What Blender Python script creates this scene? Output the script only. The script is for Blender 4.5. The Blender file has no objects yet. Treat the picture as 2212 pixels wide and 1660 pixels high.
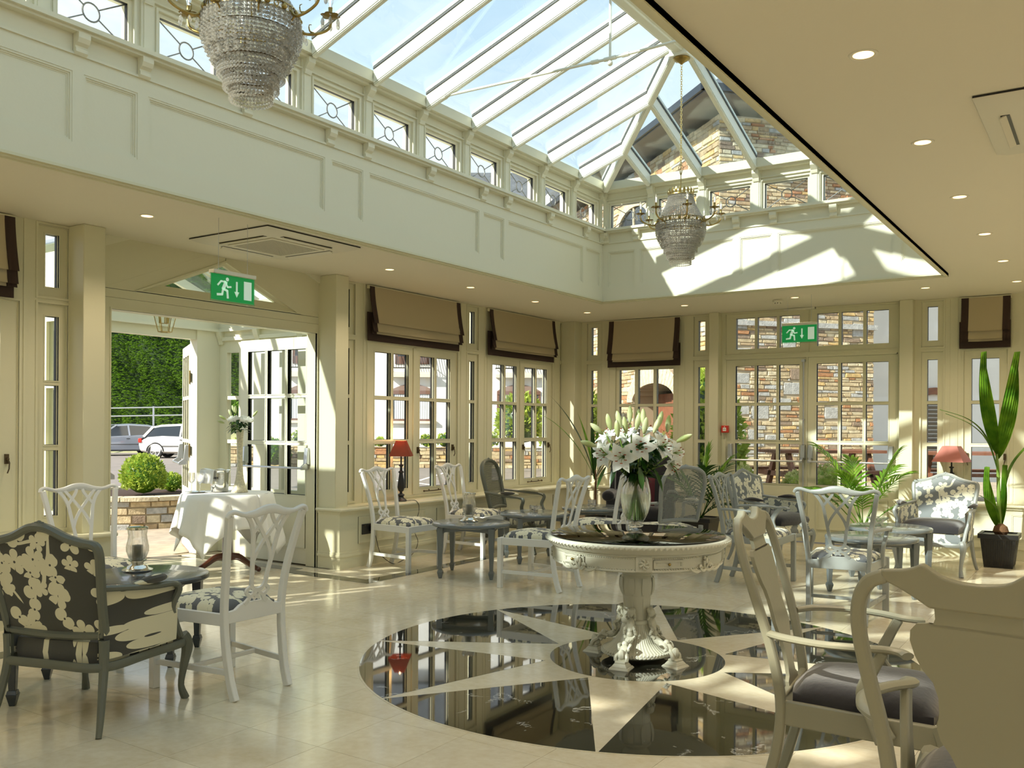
import bpy, math, random
from math import sin, cos, pi, radians, sqrt, atan2, floor, ceil
from mathutils import Vector, Matrix
S = bpy.context.scene
COL = S.collection
rnd = random.Random(7)

# ---------------------------------------------------------------- camera
cam_d = bpy.data.cameras.new('camera')
cam = bpy.data.objects.new('camera', cam_d)
COL.objects.link(cam)
cam_d.sensor_width = 36.0
cam_d.lens = 1969.5 / 2212 * 36.0
cam_d.shift_y = 92.2 / 2212
cam_d.clip_end = 400
YAW = 0.58643
cam.matrix_world = Matrix.Translation((0, 0, 1.40)) @ Matrix.Rotation(YAW, 4, 'Z') @ Matrix.Rotation(pi / 2, 4, 'X') @ Matrix.Rotation(0.005838, 4, 'Z')
S.camera = cam

# ---------------------------------------------------------------- sky, sun, exposure
W = bpy.data.worlds.new('sky')
S.world = W
W.use_nodes = True
nt = W.node_tree
nt.nodes.clear()
def _n(t, ty, **k):
    n = t.nodes.new(ty)
    for a, b in k.items():
        setattr(n, a, b)
    return n
tc = _n(nt, 'ShaderNodeTexCoord')
sep = _n(nt, 'ShaderNodeSeparateXYZ')
nt.links.new(tc.outputs['Generated'], sep.inputs[0])
grad = _n(nt, 'ShaderNodeValToRGB')
nt.links.new(sep.outputs['Z'], grad.inputs[0])
e = grad.color_ramp.elements
e[0].position = 0.0; e[0].color = (0.80, 0.84, 0.88, 1)
e[1].position = 0.75; e[1].color = (0.44, 0.60, 0.74, 1)
m_ = grad.color_ramp.elements.new(0.28); m_.color = (0.62, 0.73, 0.83, 1)
mp = _n(nt, 'ShaderNodeMapping')
mp.inputs['Scale'].default_value = (1.2, 3.2, 4.5)
mp.inputs['Rotation'].default_value = (0.2, 0.3, 0.6)
nt.links.new(tc.outputs['Generated'], mp.inputs[0])
nz = _n(nt, 'ShaderNodeTexNoise')
nz.inputs['Scale'].default_value = 2.2; nz.inputs['Detail'].default_value = 7; nz.inputs['Roughness'].default_value = 0.55
nt.links.new(mp.outputs[0], nz.inputs['Vector'])
cr = _n(nt, 'ShaderNodeValToRGB')
cr.color_ramp.elements[0].position = 0.42; cr.color_ramp.elements[0].color = (0, 0, 0, 1)
cr.color_ramp.elements[1].position = 0.78; cr.color_ramp.elements[1].color = (0.75, 0.75, 0.75, 1)
nt.links.new(nz.outputs['Fac'], cr.inputs[0])
mx = _n(nt, 'ShaderNodeMixRGB')
nt.links.new(cr.outputs[0], mx.inputs[0]); nt.links.new(grad.outputs[0], mx.inputs[1])
mx.inputs[2].default_value = (0.90, 0.92, 0.94, 1)
bg = _n(nt, 'ShaderNodeBackground'); bg.inputs['Strength'].default_value = 0.8
wo = _n(nt, 'ShaderNodeOutputWorld')
nt.links.new(mx.outputs[0], bg.inputs[0]); nt.links.new(bg.outputs[0], wo.inputs[0])

sun_d = bpy.data.lights.new('sun', 'SUN')
sun_d.energy = 5.0; sun_d.angle = radians(0.9); sun_d.color = (1.0, 0.93, 0.80)
sun = bpy.data.objects.new('sun', sun_d)
COL.objects.link(sun)
SUN_DIR = Vector((0.45, 1.0, -0.73)).normalized()
sun.rotation_euler = SUN_DIR.to_track_quat('-Z', 'Y').to_euler()
sun.location = (-5, -12, 12)

DL_W = 27.0   # watts of each recessed downlight
S.view_settings.view_transform = 'Standard'
S.view_settings.look = 'None'
S.view_settings.gamma = 1.0
S.view_settings.use_curve_mapping = False
S.view_settings.exposure = 0.85
c_ = S.cycles
c_.max_bounces = 10; c_.diffuse_bounces = 6; c_.glossy_bounces = 5; c_.transmission_bounces = 8; c_.transparent_max_bounces = 24
c_.caustics_reflective = False; c_.caustics_refractive = False
c_.sample_clamp_indirect = 6.0
c_.use_denoising = True

# ---------------------------------------------------------------- materials
MATS = {}
def mat(name, col, rough=0.5, metal=0.0, spec=0.5, bump=0.0, bscale=60.0, var=0.0, vscale=6.0, coat=0.0, emit=None, estr=0.0, sheen=0.0, trans=0.0, bdist=0.02):
    if name in MATS:
        return MATS[name]
    m = bpy.data.materials.new(name)
    m.use_nodes = True
    t = m.node_tree
    b = t.nodes['Principled BSDF']
    b.inputs['Base Color'].default_value = (*col, 1)
    b.inputs['Roughness'].default_value = rough
    b.inputs['Metallic'].default_value = metal
    b.inputs['Specular IOR Level'].default_value = spec
    b.inputs['Coat Weight'].default_value = coat
    b.inputs['Sheen Weight'].default_value = sheen
    b.inputs['Transmission Weight'].default_value = trans
    if emit:
        b.inputs['Emission Color'].default_value = (*emit, 1)
        b.inputs['Emission Strength'].default_value = estr
    if var > 0 or bump > 0:
        co = _n(t, 'ShaderNodeTexCoord')
    if var > 0:
        n = _n(t, 'ShaderNodeTexNoise'); n.inputs['Scale'].default_value = vscale; n.inputs['Detail'].default_value = 5
        t.links.new(co.outputs['Object'], n.inputs['Vector'])
        r = _n(t, 'ShaderNodeValToRGB')
        r.color_ramp.elements[0].position = 0.3; r.color_ramp.elements[1].position = 0.7
        r.color_ramp.elements[0].color = (*[max(0, c * (1 - var)) for c in col], 1)
        r.color_ramp.elements[1].color = (*[min(1, c * (1 + var)) for c in col], 1)
        t.links.new(n.outputs['Fac'], r.inputs[0]); t.links.new(r.outputs[0], b.inputs['Base Color'])
    if bump > 0:
        n = _n(t, 'ShaderNodeTexNoise'); n.inputs['Scale'].default_value = bscale; n.inputs['Detail'].default_value = 4
        t.links.new(co.outputs['Object'], n.inputs['Vector'])
        bp = _n(t, 'ShaderNodeBump'); bp.inputs['Strength'].default_value = bump; bp.inputs['Distance'].default_value = bdist
        t.links.new(n.outputs['Fac'], bp.inputs['Height']); t.links.new(bp.outputs[0], b.inputs['Normal'])
    MATS[name] = m
    return m

def glass_thin(name, tint=(1, 1, 1), refl=1.0):
    m = bpy.data.materials.new(name); m.use_nodes = True
    t = m.node_tree; t.nodes.clear()
    tr = _n(t, 'ShaderNodeBsdfTransparent'); tr.inputs[0].default_value = (*tint, 1)
    gl = _n(t, 'ShaderNodeBsdfGlossy'); gl.inputs['Roughness'].default_value = 0.0
    fr = _n(t, 'ShaderNodeFresnel'); gb = _n(t, 'ShaderNodeNewGeometry'); mr = _n(t, 'ShaderNodeMapRange')
    mr.inputs[3].default_value = 1.45; mr.inputs[4].default_value = 1 / 1.45   # the sheet behaves alike from both faces
    t.links.new(gb.outputs['Backfacing'], mr.inputs[0]); t.links.new(mr.outputs[0], fr.inputs['IOR'])
    mu = _n(t, 'ShaderNodeMath', operation='MULTIPLY'); mu.inputs[1].default_value = refl
    mi = _n(t, 'ShaderNodeMixShader'); o = _n(t, 'ShaderNodeOutputMaterial')
    t.links.new(fr.outputs[0], mu.inputs[0]); t.links.new(mu.outputs[0], mi.inputs[0])
    t.links.new(tr.outputs[0], mi.inputs[1]); t.links.new(gl.outputs[0], mi.inputs[2]); t.links.new(mi.outputs[0], o.inputs[0])
    MATS[name] = m
    return m

def glass_solid(name, col=(1, 1, 1), rough=0.0, mixt=0.45):
    # clear glass: refraction mixed with straight-through light so that it casts only a light shadow
    m = bpy.data.materials.new(name); m.use_nodes = True
    t = m.node_tree; t.nodes.clear()
    g = _n(t, 'ShaderNodeBsdfGlass'); g.inputs['IOR'].default_value = 1.42; g.inputs['Roughness'].default_value = rough; g.inputs['Color'].default_value = (*col, 1)
    tr = _n(t, 'ShaderNodeBsdfTransparent'); tr.inputs[0].default_value = (*col, 1)
    mi = _n(t, 'ShaderNodeMixShader'); mi.inputs[0].default_value = mixt; o = _n(t, 'ShaderNodeOutputMaterial')
    t.links.new(g.outputs[0], mi.inputs[1]); t.links.new(tr.outputs[0], mi.inputs[2]); t.links.new(mi.outputs[0], o.inputs[0])
    MATS[name] = m
    return m

CREAM = mat('cream_paint', (0.68, 0.655, 0.475), 0.42, bump=0.03, bscale=30)
PANEL = mat('pale_sage_paint', (0.73, 0.71, 0.57), 0.45, bump=0.03, bscale=30)
CEIL = mat('ceiling_plaster', (0.76, 0.715, 0.59), 0.8, bump=0.04, bscale=80)
ROOFW = mat('rafter_white_paint', (0.80, 0.80, 0.70), 0.4)
GASK = mat('glazing_gasket', (0.03, 0.03, 0.03), 0.5)
GLASS = glass_thin('window_glass', (0.97, 0.985, 0.97), 0.8)
RGLASS = glass_thin('roof_glass', (0.90, 0.965, 0.985), 1.0)
MIRG = glass_thin('mirror_sheet', (0.2, 0.2, 0.18), 1.0)
CLEAR = glass_solid('clear_glass')
LEAD = mat('lead_came', (0.25, 0.26, 0.26), 0.5, metal=0.3)
BRASS = mat('antique_brass', (0.36, 0.26, 0.09), 0.32, metal=1.0, var=0.25, vscale=30)
GOLD = mat('bright_gold', (0.75, 0.56, 0.22), 0.25, metal=1.0)
BRONZE = mat('dark_bronze', (0.12, 0.085, 0.05), 0.4, metal=0.8)
STEEL = mat('brushed_steel', (0.55, 0.57, 0.60), 0.3, metal=0.85)
SILV = mat('polished_silver', (0.78, 0.77, 0.72), 0.14, metal=1.0, bump=0.05, bscale=25)
WHITEP = mat('white_chair_paint', (0.74, 0.75, 0.74), 0.38, bump=0.03, bscale=50)
GREYP = mat('light_grey_paint', (0.30, 0.32, 0.31), 0.36, bump=0.03, bscale=50)
DKGREY = mat('dark_olive_grey_paint', (0.115, 0.125, 0.10), 0.33, bump=0.03, bscale=50)
QAP = mat('mid_grey_paint', (0.25, 0.245, 0.18), 0.36, bump=0.03, bscale=50)
TBLK = mat('dark_slate_paint', (0.035, 0.042, 0.048), 0.22, coat=0.3)
TLIT = mat('lit_slate_paint', (0.13, 0.15, 0.155), 0.22, coat=0.4)  # lighter copy of the dark slate, sunlight on these tables put into the colour
VELV = mat('black_velvet', (0.012, 0.011, 0.014), 0.9, sheen=0.5, bump=0.1, bscale=40)
WAX = mat('candle_wax', (0.75, 0.70, 0.52), 0.5)
LINEN = mat('white_linen', (0.86, 0.86, 0.84), 0.85, bump=0.08, bscale=400)
MAHOG = mat('mahogany', (0.10, 0.032, 0.015), 0.28, var=0.3, vscale=12, coat=0.4)
PLAST = mat('white_plastic', (0.72, 0.69, 0.58), 0.45)
RED = mat('red_plastic', (0.62, 0.03, 0.015), 0.35)
WHITE = mat('white_print', (0.9, 0.9, 0.88), 0.5)
BLACK = mat('black_plastic', (0.012, 0.012, 0.013), 0.35)
TAUPE = mat('taupe_blind_fabric', (0.50, 0.425, 0.28), 0.9, bump=0.15, bscale=500)
CHOC = mat('chocolate_trim_fabric', (0.045, 0.024, 0.017), 0.85, bump=0.1, bscale=300)
PORC = mat('pedestal_paint', (0.56, 0.55, 0.45), 0.4, bump=0.03, bscale=40)
LAMPG = mat('downlight_glow', (1, 0.8, 0.5), 0.5, emit=(1.0, 0.60, 0.26), estr=2.2)
FILAM = mat('bulb_glow', (1, 0.9, 0.8), 0.3, emit=(1.0, 0.86, 0.66), estr=2.5)

def leafmat(name, c1, c2, rough=0.4, tr=0.35):
    m = bpy.data.materials.new(name); m.use_nodes = True
    t = m.node_tree; b = t.nodes['Principled BSDF']
    co = _n(t, 'ShaderNodeTexCoord'); n = _n(t, 'ShaderNodeTexNoise'); n.inputs['Scale'].default_value = 9
    r = _n(t, 'ShaderNodeValToRGB'); r.color_ramp.elements[0].position = 0.35; r.color_ramp.elements[1].position = 0.65
    r.color_ramp.elements[0].color = (*c1, 1); r.color_ramp.elements[1].color = (*c2, 1)
    t.links.new(co.outputs['Object'], n.inputs['Vector']); t.links.new(n.outputs['Fac'], r.inputs[0]); t.links.new(r.outputs[0], b.inputs['Base Color'])
    b.inputs['Roughness'].default_value = rough
    tl = _n(t, 'ShaderNodeBsdfTranslucent'); mi = _n(t, 'ShaderNodeMixShader'); mi.inputs[0].default_value = tr
    o = t.nodes['Material Output']
    t.links.new(r.outputs[0], tl.inputs[0]); t.links.new(b.outputs[0], mi.inputs[1]); t.links.new(tl.outputs[0], mi.inputs[2]); t.links.new(mi.outputs[0], o.inputs[0])
    MATS[name] = m
    return m
LEAFD = leafmat('dark_leaf', (0.012, 0.045, 0.008), (0.03, 0.10, 0.012), 0.3, 0.2)
LEAFB = leafmat('bright_leaf', (0.07, 0.20, 0.012), (0.20, 0.38, 0.03), 0.35, 0.4)
LEAFY = leafmat('yellow_green_leaf', (0.22, 0.33, 0.03), (0.50, 0.60, 0.10), 0.6, 0.3)
LEAFV = leafmat('variegated_leaf', (0.35, 0.40, 0.10), (0.75, 0.72, 0.35), 0.6, 0.3)
HEDGE = leafmat('hedge_leaf', (0.05, 0.13, 0.008), (0.17, 0.32, 0.02), 0.6, 0.2)
LILYW = leafmat('lily_petal', (0.86, 0.87, 0.80), (0.93, 0.93, 0.90), 0.5, 0.3)
LILYG = leafmat('lily_bud', (0.42, 0.50, 0.16), (0.66, 0.70, 0.42), 0.45, 0.2)
STEMG = mat('stem_green', (0.18, 0.28, 0.05), 0.45)
RUST = mat('rust_anther', (0.25, 0.05, 0.01), 0.8)
SOIL = mat('soil', (0.05, 0.025, 0.015), 0.95, bump=0.5, bscale=80)

# printed floral fabric: blossoms, leaves and branches in cream on grey; plane picks the two object axes it is printed on
def floral(name, base, ink, plane='xz', scale=1.0):
    m = bpy.data.materials.new(name); m.use_nodes = True
    t = m.node_tree; b = t.nodes['Principled BSDF']; b.inputs['Roughness'].default_value = 0.85; b.inputs['Sheen Weight'].default_value = 0.2
    L = t.links.new
    co = _n(t, 'ShaderNodeTexCoord'); sp = _n(t, 'ShaderNodeSeparateXYZ'); L(co.outputs['Object'], sp.inputs[0])
    cb = _n(t, 'ShaderNodeCombineXYZ'); ax = {'x': 0, 'y': 1, 'z': 2}
    L(sp.outputs[ax[plane[0]]], cb.inputs[0]); L(sp.outputs[ax[plane[1]]], cb.inputs[1])
    def M(op, a, bb=None, c=None):
        n = _n(t, 'ShaderNodeMath', operation=op)
        for i, q in enumerate((a, bb, c)):
            if q is None: continue
            if isinstance(q, (int, float)): n.inputs[i].default_value = q
            else: L(q, n.inputs[i])
        return n.outputs[0]
    def blossom(sc, petals, off, rad, sharp, prob, stretch=1.0):
        mp = _n(t, 'ShaderNodeMapping'); L(cb.outputs[0], mp.inputs[0]); mp.inputs['Location'].default_value = (off, off * 0.7, 0); mp.inputs['Scale'].default_value = (sc, sc, sc)
        v = _n(t, 'ShaderNodeTexVoronoi', voronoi_dimensions='2D', feature='F1'); v.inputs['Scale'].default_value = 1.0; v.inputs['Randomness'].default_value = 0.75
        L(mp.outputs[0], v.inputs['Vector'])
        d = _n(t, 'ShaderNodeVectorMath', operation='SUBTRACT'); L(mp.outputs[0], d.inputs[0]); L(v.outputs['Position'], d.inputs[1])
        s = _n(t, 'ShaderNodeSeparateXYZ'); L(d.outputs[0], s.inputs[0])
        cs = _n(t, 'ShaderNodeSeparateColor'); L(v.outputs['Color'], cs.inputs[0])
        ang = M('ARCTAN2', s.outputs[1], s.outputs[0]); ang = M('ADD', ang, M('MULTIPLY', cs.outputs[0], 6.28))
        r = M('SQRT', M('ADD', M('MULTIPLY', s.outputs[0], s.outputs[0]), M('MULTIPLY', s.outputs[1], s.outputs[1])))
        pet = M('ABSOLUTE', M('SINE', M('MULTIPLY', ang, petals / 2)))
        pet = M('POWER', pet, sharp)
        lim = M('MULTIPLY', M('ADD', M('MULTIPLY', pet, 0.8), 0.2), rad)
        inside = M('LESS_THAN', r, lim)
        keep = M('LESS_THAN', cs.outputs[1], prob)
        core = M('GREATER_THAN', r, rad * 0.10)
        return M('MULTIPLY', M('MULTIPLY', inside, keep), core)
    fl = blossom(7.5 * scale, 5, 0.3, 0.40, 0.35, 0.62)
    fl2 = blossom(10.5 * scale, 5, 3.3, 0.40, 0.35, 0.35)
    lf = blossom(9.5 * scale, 2, 7.1, 0.46, 0.9, 0.6)
    lf2 = blossom(9.0 * scale, 3, 5.2, 0.40, 1.2, 0.45)
    # branches: cell borders of a warped Voronoi kept as thin curved lines
    nz = _n(t, 'ShaderNodeTexNoise', noise_dimensions='2D'); nz.inputs['Scale'].default_value = 5 * scale; nz.inputs['Detail'].default_value = 1; L(cb.outputs[0], nz.inputs['Vector'])
    vs = _n(t, 'ShaderNodeVectorMath', operation='MULTIPLY_ADD'); L(nz.outputs['Color'], vs.inputs[0]); vs.inputs[1].default_value = (0.16, 0.16, 0); L(cb.outputs[0], vs.inputs[2])
    ve = _n(t, 'ShaderNodeTexVoronoi', voronoi_dimensions='2D', feature='DISTANCE_TO_EDGE'); ve.inputs['Scale'].default_value = 3.6 * scale; L(vs.outputs[0], ve.inputs['Vector'])
    br = M('LESS_THAN', ve.outputs['Distance'], 0.030)
    nk = _n(t, 'ShaderNodeTexNoise', noise_dimensions='2D'); nk.inputs['Scale'].default_value = 3.3 * scale; nk.inputs['Detail'].default_value = 0; L(cb.outputs[0], nk.inputs['Vector'])
    br = M('MULTIPLY', br, M('GREATER_THAN', nk.outputs['Fac'], 0.46))
    k = M('MAXIMUM', M('MAXIMUM', fl, fl2), M('MAXIMUM', M('MAXIMUM', lf, lf2), br))
    mx = _n(t, 'ShaderNodeMixRGB'); L(k, mx.inputs[0])
    mx.inputs[1].default_value = (*base, 1); mx.inputs[2].default_value = (*ink, 1)
    L(mx.outputs[0], b.inputs['Base Color'])
    wv = _n(t, 'ShaderNodeTexNoise'); wv.inputs['Scale'].default_value = 350; L(co.outputs['Object'], wv.inputs['Vector'])
    bp = _n(t, 'ShaderNodeBump'); bp.inputs['Strength'].default_value = 0.25; bp.inputs['Distance'].default_value = 0.003; L(wv.outputs['Fac'], bp.inputs['Height']); L(bp.outputs[0], b.inputs['Normal'])
    MATS[name] = m
    return m
INK = (0.74, 0.72, 0.55)
FLO_S = floral('floral_seat_print', (0.115, 0.125, 0.135), INK, 'xy', 1.0)
FLO_D = floral('floral_dark_print', (0.050, 0.050, 0.042), (0.66, 0.63, 0.46), 'xz', 0.85)
FLO_DS = floral('floral_dark_seat_print', (0.055, 0.055, 0.048), (0.66, 0.63, 0.46), 'xy', 0.85)
FLO_G = floral('floral_grey_print', (0.20, 0.22, 0.225), (0.80, 0.78, 0.62), 'xz', 1.0)
FLO_GS = floral('floral_grey_side_print', (0.20, 0.22, 0.225), (0.80, 0.78, 0.62), 'yz', 1.0)

def marble_cream():
    m = bpy.data.materials.new('cream_marble'); m.use_nodes = True
    t = m.node_tree; b = t.nodes['Principled BSDF']; L = t.links.new
    g = _n(t, 'ShaderNodeNewGeometry')
    n1 = _n(t, 'ShaderNodeTexNoise'); n1.inputs['Scale'].default_value = 2.2; n1.inputs['Detail'].default_value = 8; n1.inputs['Roughness'].default_value = 0.7; n1.inputs['Distortion'].default_value = 0.6
    n2 = _n(t, 'ShaderNodeTexNoise'); n2.inputs['Scale'].default_value = 26; n2.inputs['Detail'].default_value = 6
    L(g.outputs['Position'], n1.inputs['Vector']); L(g.outputs['Position'], n2.inputs['Vector'])
    ad = _n(t, 'ShaderNodeMath', operation='MULTIPLY_ADD'); ad.inputs[1].default_value = 0.45; L(n2.outputs['Fac'], ad.inputs[0]); L(n1.outputs['Fac'], ad.inputs[2])
    r = _n(t, 'ShaderNodeValToRGB'); r.color_ramp.elements[0].position = 0.5; r.color_ramp.elements[1].position = 0.95
    r.color_ramp.elements[0].color = (0.60, 0.52, 0.36, 1); r.color_ramp.elements[1].color = (0.74, 0.69, 0.55, 1)
    L(ad.outputs[0], r.inputs[0])
    oi = _n(t, 'ShaderNodeObjectInfo'); hs = _n(t, 'ShaderNodeHueSaturation'); L(r.outputs[0], hs.inputs['Color'])
    mr = _n(t, 'ShaderNodeMapRange'); mr.inputs[3].default_value = 0.95; mr.inputs[4].default_value = 1.04; L(oi.outputs['Random'], mr.inputs[0]); L(mr.outputs[0], hs.inputs['Value'])
    L(hs.outputs[0], b.inputs['Base Color']); b.inputs['Roughness'].default_value = 0.13; b.inputs['Specular IOR Level'].default_value = 0.5
    MATS['cream_marble'] = m
    return m
def marble_black():
    m = bpy.data.materials.new('black_marble'); m.use_nodes = True
    t = m.node_tree; b = t.nodes['Principled BSDF']; L = t.links.new
    g = _n(t, 'ShaderNodeNewGeometry')
    n1 = _n(t, 'ShaderNodeTexNoise'); n1.inputs['Scale'].default_value = 3; n1.inputs['Detail'].default_value = 9; n1.inputs['Roughness'].default_value = 0.75; n1.inputs['Distortion'].default_value = 1.2
    L(g.outputs['Position'], n1.inputs['Vector'])
    v = _n(t, 'ShaderNodeTexVoronoi', feature='DISTANCE_TO_EDGE'); v.inputs['Scale'].default_value = 1.7
    dm = _n(t, 'ShaderNodeVectorMath', operation='MULTIPLY_ADD'); dm.inputs[1].default_value = (0.5, 0.5, 0.5); L(n1.outputs['Color'], dm.inputs[0]); L(g.outputs['Position'], dm.inputs[2]); L(dm.outputs[0], v.inputs['Vector'])
    lt = _n(t, 'ShaderNodeMath', operation='LESS_THAN'); lt.inputs[1].default_value = 0.012; L(v.outputs['Distance'], lt.inputs[0])
    n2 = _n(t, 'ShaderNodeTexNoise'); n2.inputs['Scale'].default_value = 4; L(g.outputs['Position'], n2.inputs['Vector'])
    gt = _n(t, 'ShaderNodeMath', operation='GREATER_THAN'); gt.inputs[1].default_value = 0.56; L(n2.outputs['Fac'], gt.inputs[0])
    mu = _n(t, 'ShaderNodeMath', operation='MULTIPLY'); L(lt.outputs[0], mu.inputs[0]); L(gt.outputs[0], mu.inputs[1])
    r = _n(t, 'ShaderNodeValToRGB'); r.color_ramp.elements[0].position = 0.4; r.color_ramp.elements[1].position = 0.8
    r.color_ramp.elements[0].color = (0.010, 0.011, 0.008, 1); r.color_ramp.elements[1].color = (0.035, 0.035, 0.025, 1); L(n1.outputs['Fac'], r.inputs[0])
    mx = _n(t, 'ShaderNodeMixRGB'); L(mu.outputs[0], mx.inputs[0]); L(r.outputs[0], mx.inputs[1]); mx.inputs[2].default_value = (0.35, 0.35, 0.32, 1)
    L(mx.outputs[0], b.inputs['Base Color']); b.inputs['Roughness'].default_value = 0.03; b.inputs['Specular IOR Level'].default_value = 1.0; b.inputs['Coat Weight'].default_value = 0.6
    MATS['black_marble'] = m
    return m
MCREAM = marble_cream(); MBLACK = marble_black()

# ---------------------------------------------------------------- mesh building
class G:
    """collects faces of one part; T is the transform that new shapes are built in"""
    def __init__(s, T=None):
        s.v = []; s.f = []; s.mi = []; s.T = T; s.m = 0
    def add(s, vs, fs):
        b = len(s.v)
        if s.T is not None:
            vs = [tuple(s.T @ Vector(v)) for v in vs]
            if s.T.to_3x3().determinant() < 0:
                fs = [tuple(reversed(f)) for f in fs]
        s.v += vs
        s.f += [tuple(i + b for i in f) for f in fs]
        s.mi += [s.m] * len(fs)
        return s
    def box(s, x0, x1, y0, y1, z0, z1):
        if x0 > x1: x0, x1 = x1, x0
        if y0 > y1: y0, y1 = y1, y0
        if z0 > z1: z0, z1 = z1, z0
        return s.add([(x0, y0, z0), (x1, y0, z0), (x1, y1, z0), (x0, y1, z0), (x0, y0, z1), (x1, y0, z1), (x1, y1, z1), (x0, y1, z1)],
                     [(0, 3, 2, 1), (4, 5, 6, 7), (0, 1, 5, 4), (1, 2, 6, 5), (2, 3, 7, 6), (3, 0, 4, 7)])
    def hexa(s, bot, top):
        return s.add(list(bot) + list(top), [(0, 3, 2, 1), (4, 5, 6, 7), (0, 1, 5, 4), (1, 2, 6, 5), (2, 3, 7, 6), (3, 0, 4, 7)])
    def prism(s, poly, a, b, plane='xy'):
        # polygon (anticlockwise in its plane) pushed from a to b along the third axis
        n = len(poly)
        if plane == 'xy': P = lambda u, v, w: (u, v, w)
        elif plane == 'yz': P = lambda u, v, w: (w, u, v)
        else: P = lambda u, v, w: (v, w, u) if plane == 'zx' else (u, -w, v)   # 'xz': w runs along -y
        vs = [P(u, v, a) for u, v in poly] + [P(u, v, b) for u, v in poly]
        fs = [tuple(range(n - 1, -1, -1)), tuple(range(n, 2 * n))] + [(i, (i + 1) % n, n + (i + 1) % n, n + i) for i in range(n)]
        if b < a: fs = [tuple(reversed(f)) for f in fs]
        return s.add(vs, fs)
    def sweep(s, pts, rx, ry=None, n=8, up=(0, 0, 1), square=False, caps=True, closed=False, tw=None):
        # tube along points; rx/ry radius (number or list) across / along the up side
        pts = [Vector(p) for p in pts]; m = len(pts)
        ry = rx if ry is None else ry
        gx = (lambda i: rx[i]) if isinstance(rx, (list, tuple)) else (lambda i: rx)
        gy = (lambda i: ry[i]) if isinstance(ry, (list, tuple)) else (lambda i: ry)
        up = Vector(up); vs = []; fs = []
        ring = [(cos(2 * pi * (k + 0.5) / n), sin(2 * pi * (k + 0.5) / n)) for k in range(n)]
        if square: ring = [(-1, -1), (1, -1), (1, 1), (-1, 1)]; n = 4
        last = None
        for i, p in enumerate(pts):
            if closed: d = pts[(i + 1) % m] - pts[i - 1]
            else: d = pts[min(i + 1, m - 1)] - pts[max(i - 1, 0)]
            if d.length < 1e-9: d = Vector((0, 0, 1))
            d.normalize()
            a = d.cross(up)
            if a.length < 1e-3: a = last if last is not None else d.cross(Vector((1, 0.01, 0)))
            a = a - d * a.dot(d)
            a.normalize()
            if last is not None and a.dot(last) < 0 and (d.cross(up)).length < 0.3: a = -a
            last = a
            c = a.cross(d)
            for cx, cy in ring: vs.append(tuple(p + a * cx * gx(i) + c * cy * gy(i)))
        for i in range(m if closed else m - 1):
            j = (i + 1) % m
            for k in range(n): fs.append((i * n + k, i * n + (k + 1) % n, j * n + (k + 1) % n, j * n + k))
        if caps and not closed: fs += [tuple(range(n - 1, -1, -1)), tuple(range((m - 1) * n, m * n))]
        return s.add(vs, fs)
    def lathe(s, prof, n=24, c=(0, 0, 0), cap=True, mod=None, sx=1, sy=1, a0=0, square=False):
        vs = []; fs = []; m = len(prof)
        for i, (r, z) in enumerate(prof):
            for k in range(n):
                a = a0 + 2 * pi * k / n
                rr = r * (mod(a, z) if mod else 1)
                vs.append((c[0] + rr * cos(a) * sx, c[1] + rr * sin(a) * sy, c[2] + z))
        for i in range(m - 1):
            for k in range(n): fs.append((i * n + k, i * n + (k + 1) % n, (i + 1) * n + (k + 1) % n, (i + 1) * n + k))
        if cap:
            if prof[0][0] > 1e-5: fs.append(tuple(range(n - 1, -1, -1)))
            if prof[-1][0] > 1e-5: fs.append(tuple(range((m - 1) * n, m * n)))
        return s.add(vs, fs)
    def ball(s, c, r, n=6, m=4, sz=1.0):
        return s.lathe([(r * sin(pi * i / m), -r * sz * cos(pi * i / m)) for i in range(m + 1)], n, c, cap=False)
    def gem(s, c, r, sz=1.0):
        x, y, z = c
        return s.add([(x + r, y, z), (x, y + r, z), (x - r, y, z), (x, y - r, z), (x, y, z + r * sz), (x, y, z - r * sz)],
                     [(0, 1, 4), (1, 2, 4), (2, 3, 4), (3, 0, 4), (1, 0, 5), (2, 1, 5), (3, 2, 5), (0, 3, 5)])
    def grid(s, fn, nu, nv, thick=0.0):
        vs = [tuple(fn(i / nu, j / nv)) for j in range(nv + 1) for i in range(nu + 1)]
        fs = [(j * (nu + 1) + i, j * (nu + 1) + i + 1, (j + 1) * (nu + 1) + i + 1, (j + 1) * (nu + 1) + i) for j in range(nv) for i in range(nu)]
        return s.add(vs, fs)
    def cells(s, u0, u1, z0, z1, holes, w0, w1):
        """flat wall in local (u, w, z) with rectangular holes, made of boxes"""
        us = sorted(set([u0, u1] + [min(max(h[i], u0), u1) for h in holes for i in (0, 1)]))
        for a, b in zip(us, us[1:]):
            if b - a < 1e-6: continue
            mid = (a + b) / 2
            hs = sorted([(h[2], h[3]) for h in holes if h[0] < mid < h[1]])
            z = z0
            for p, q in hs:
                if p > z + 1e-6: s.box(a, b, w0, w1, z, min(p, z1))
                z = max(z, q)
            if z < z1 - 1e-6: s.box(a, b, w0, w1, z, z1)
        return s
    def ring(s, u0, u1, z0, z1, t, w0, w1):
        s.box(u0, u1, w0, w1, z0, z0 + t); s.box(u0, u1, w0, w1, z1 - t, z1)
        s.box(u0, u0 + t, w0, w1, z0 + t, z1 - t); s.box(u1 - t, u1, w0, w1, z0 + t, z1 - t)
        return s

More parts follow.
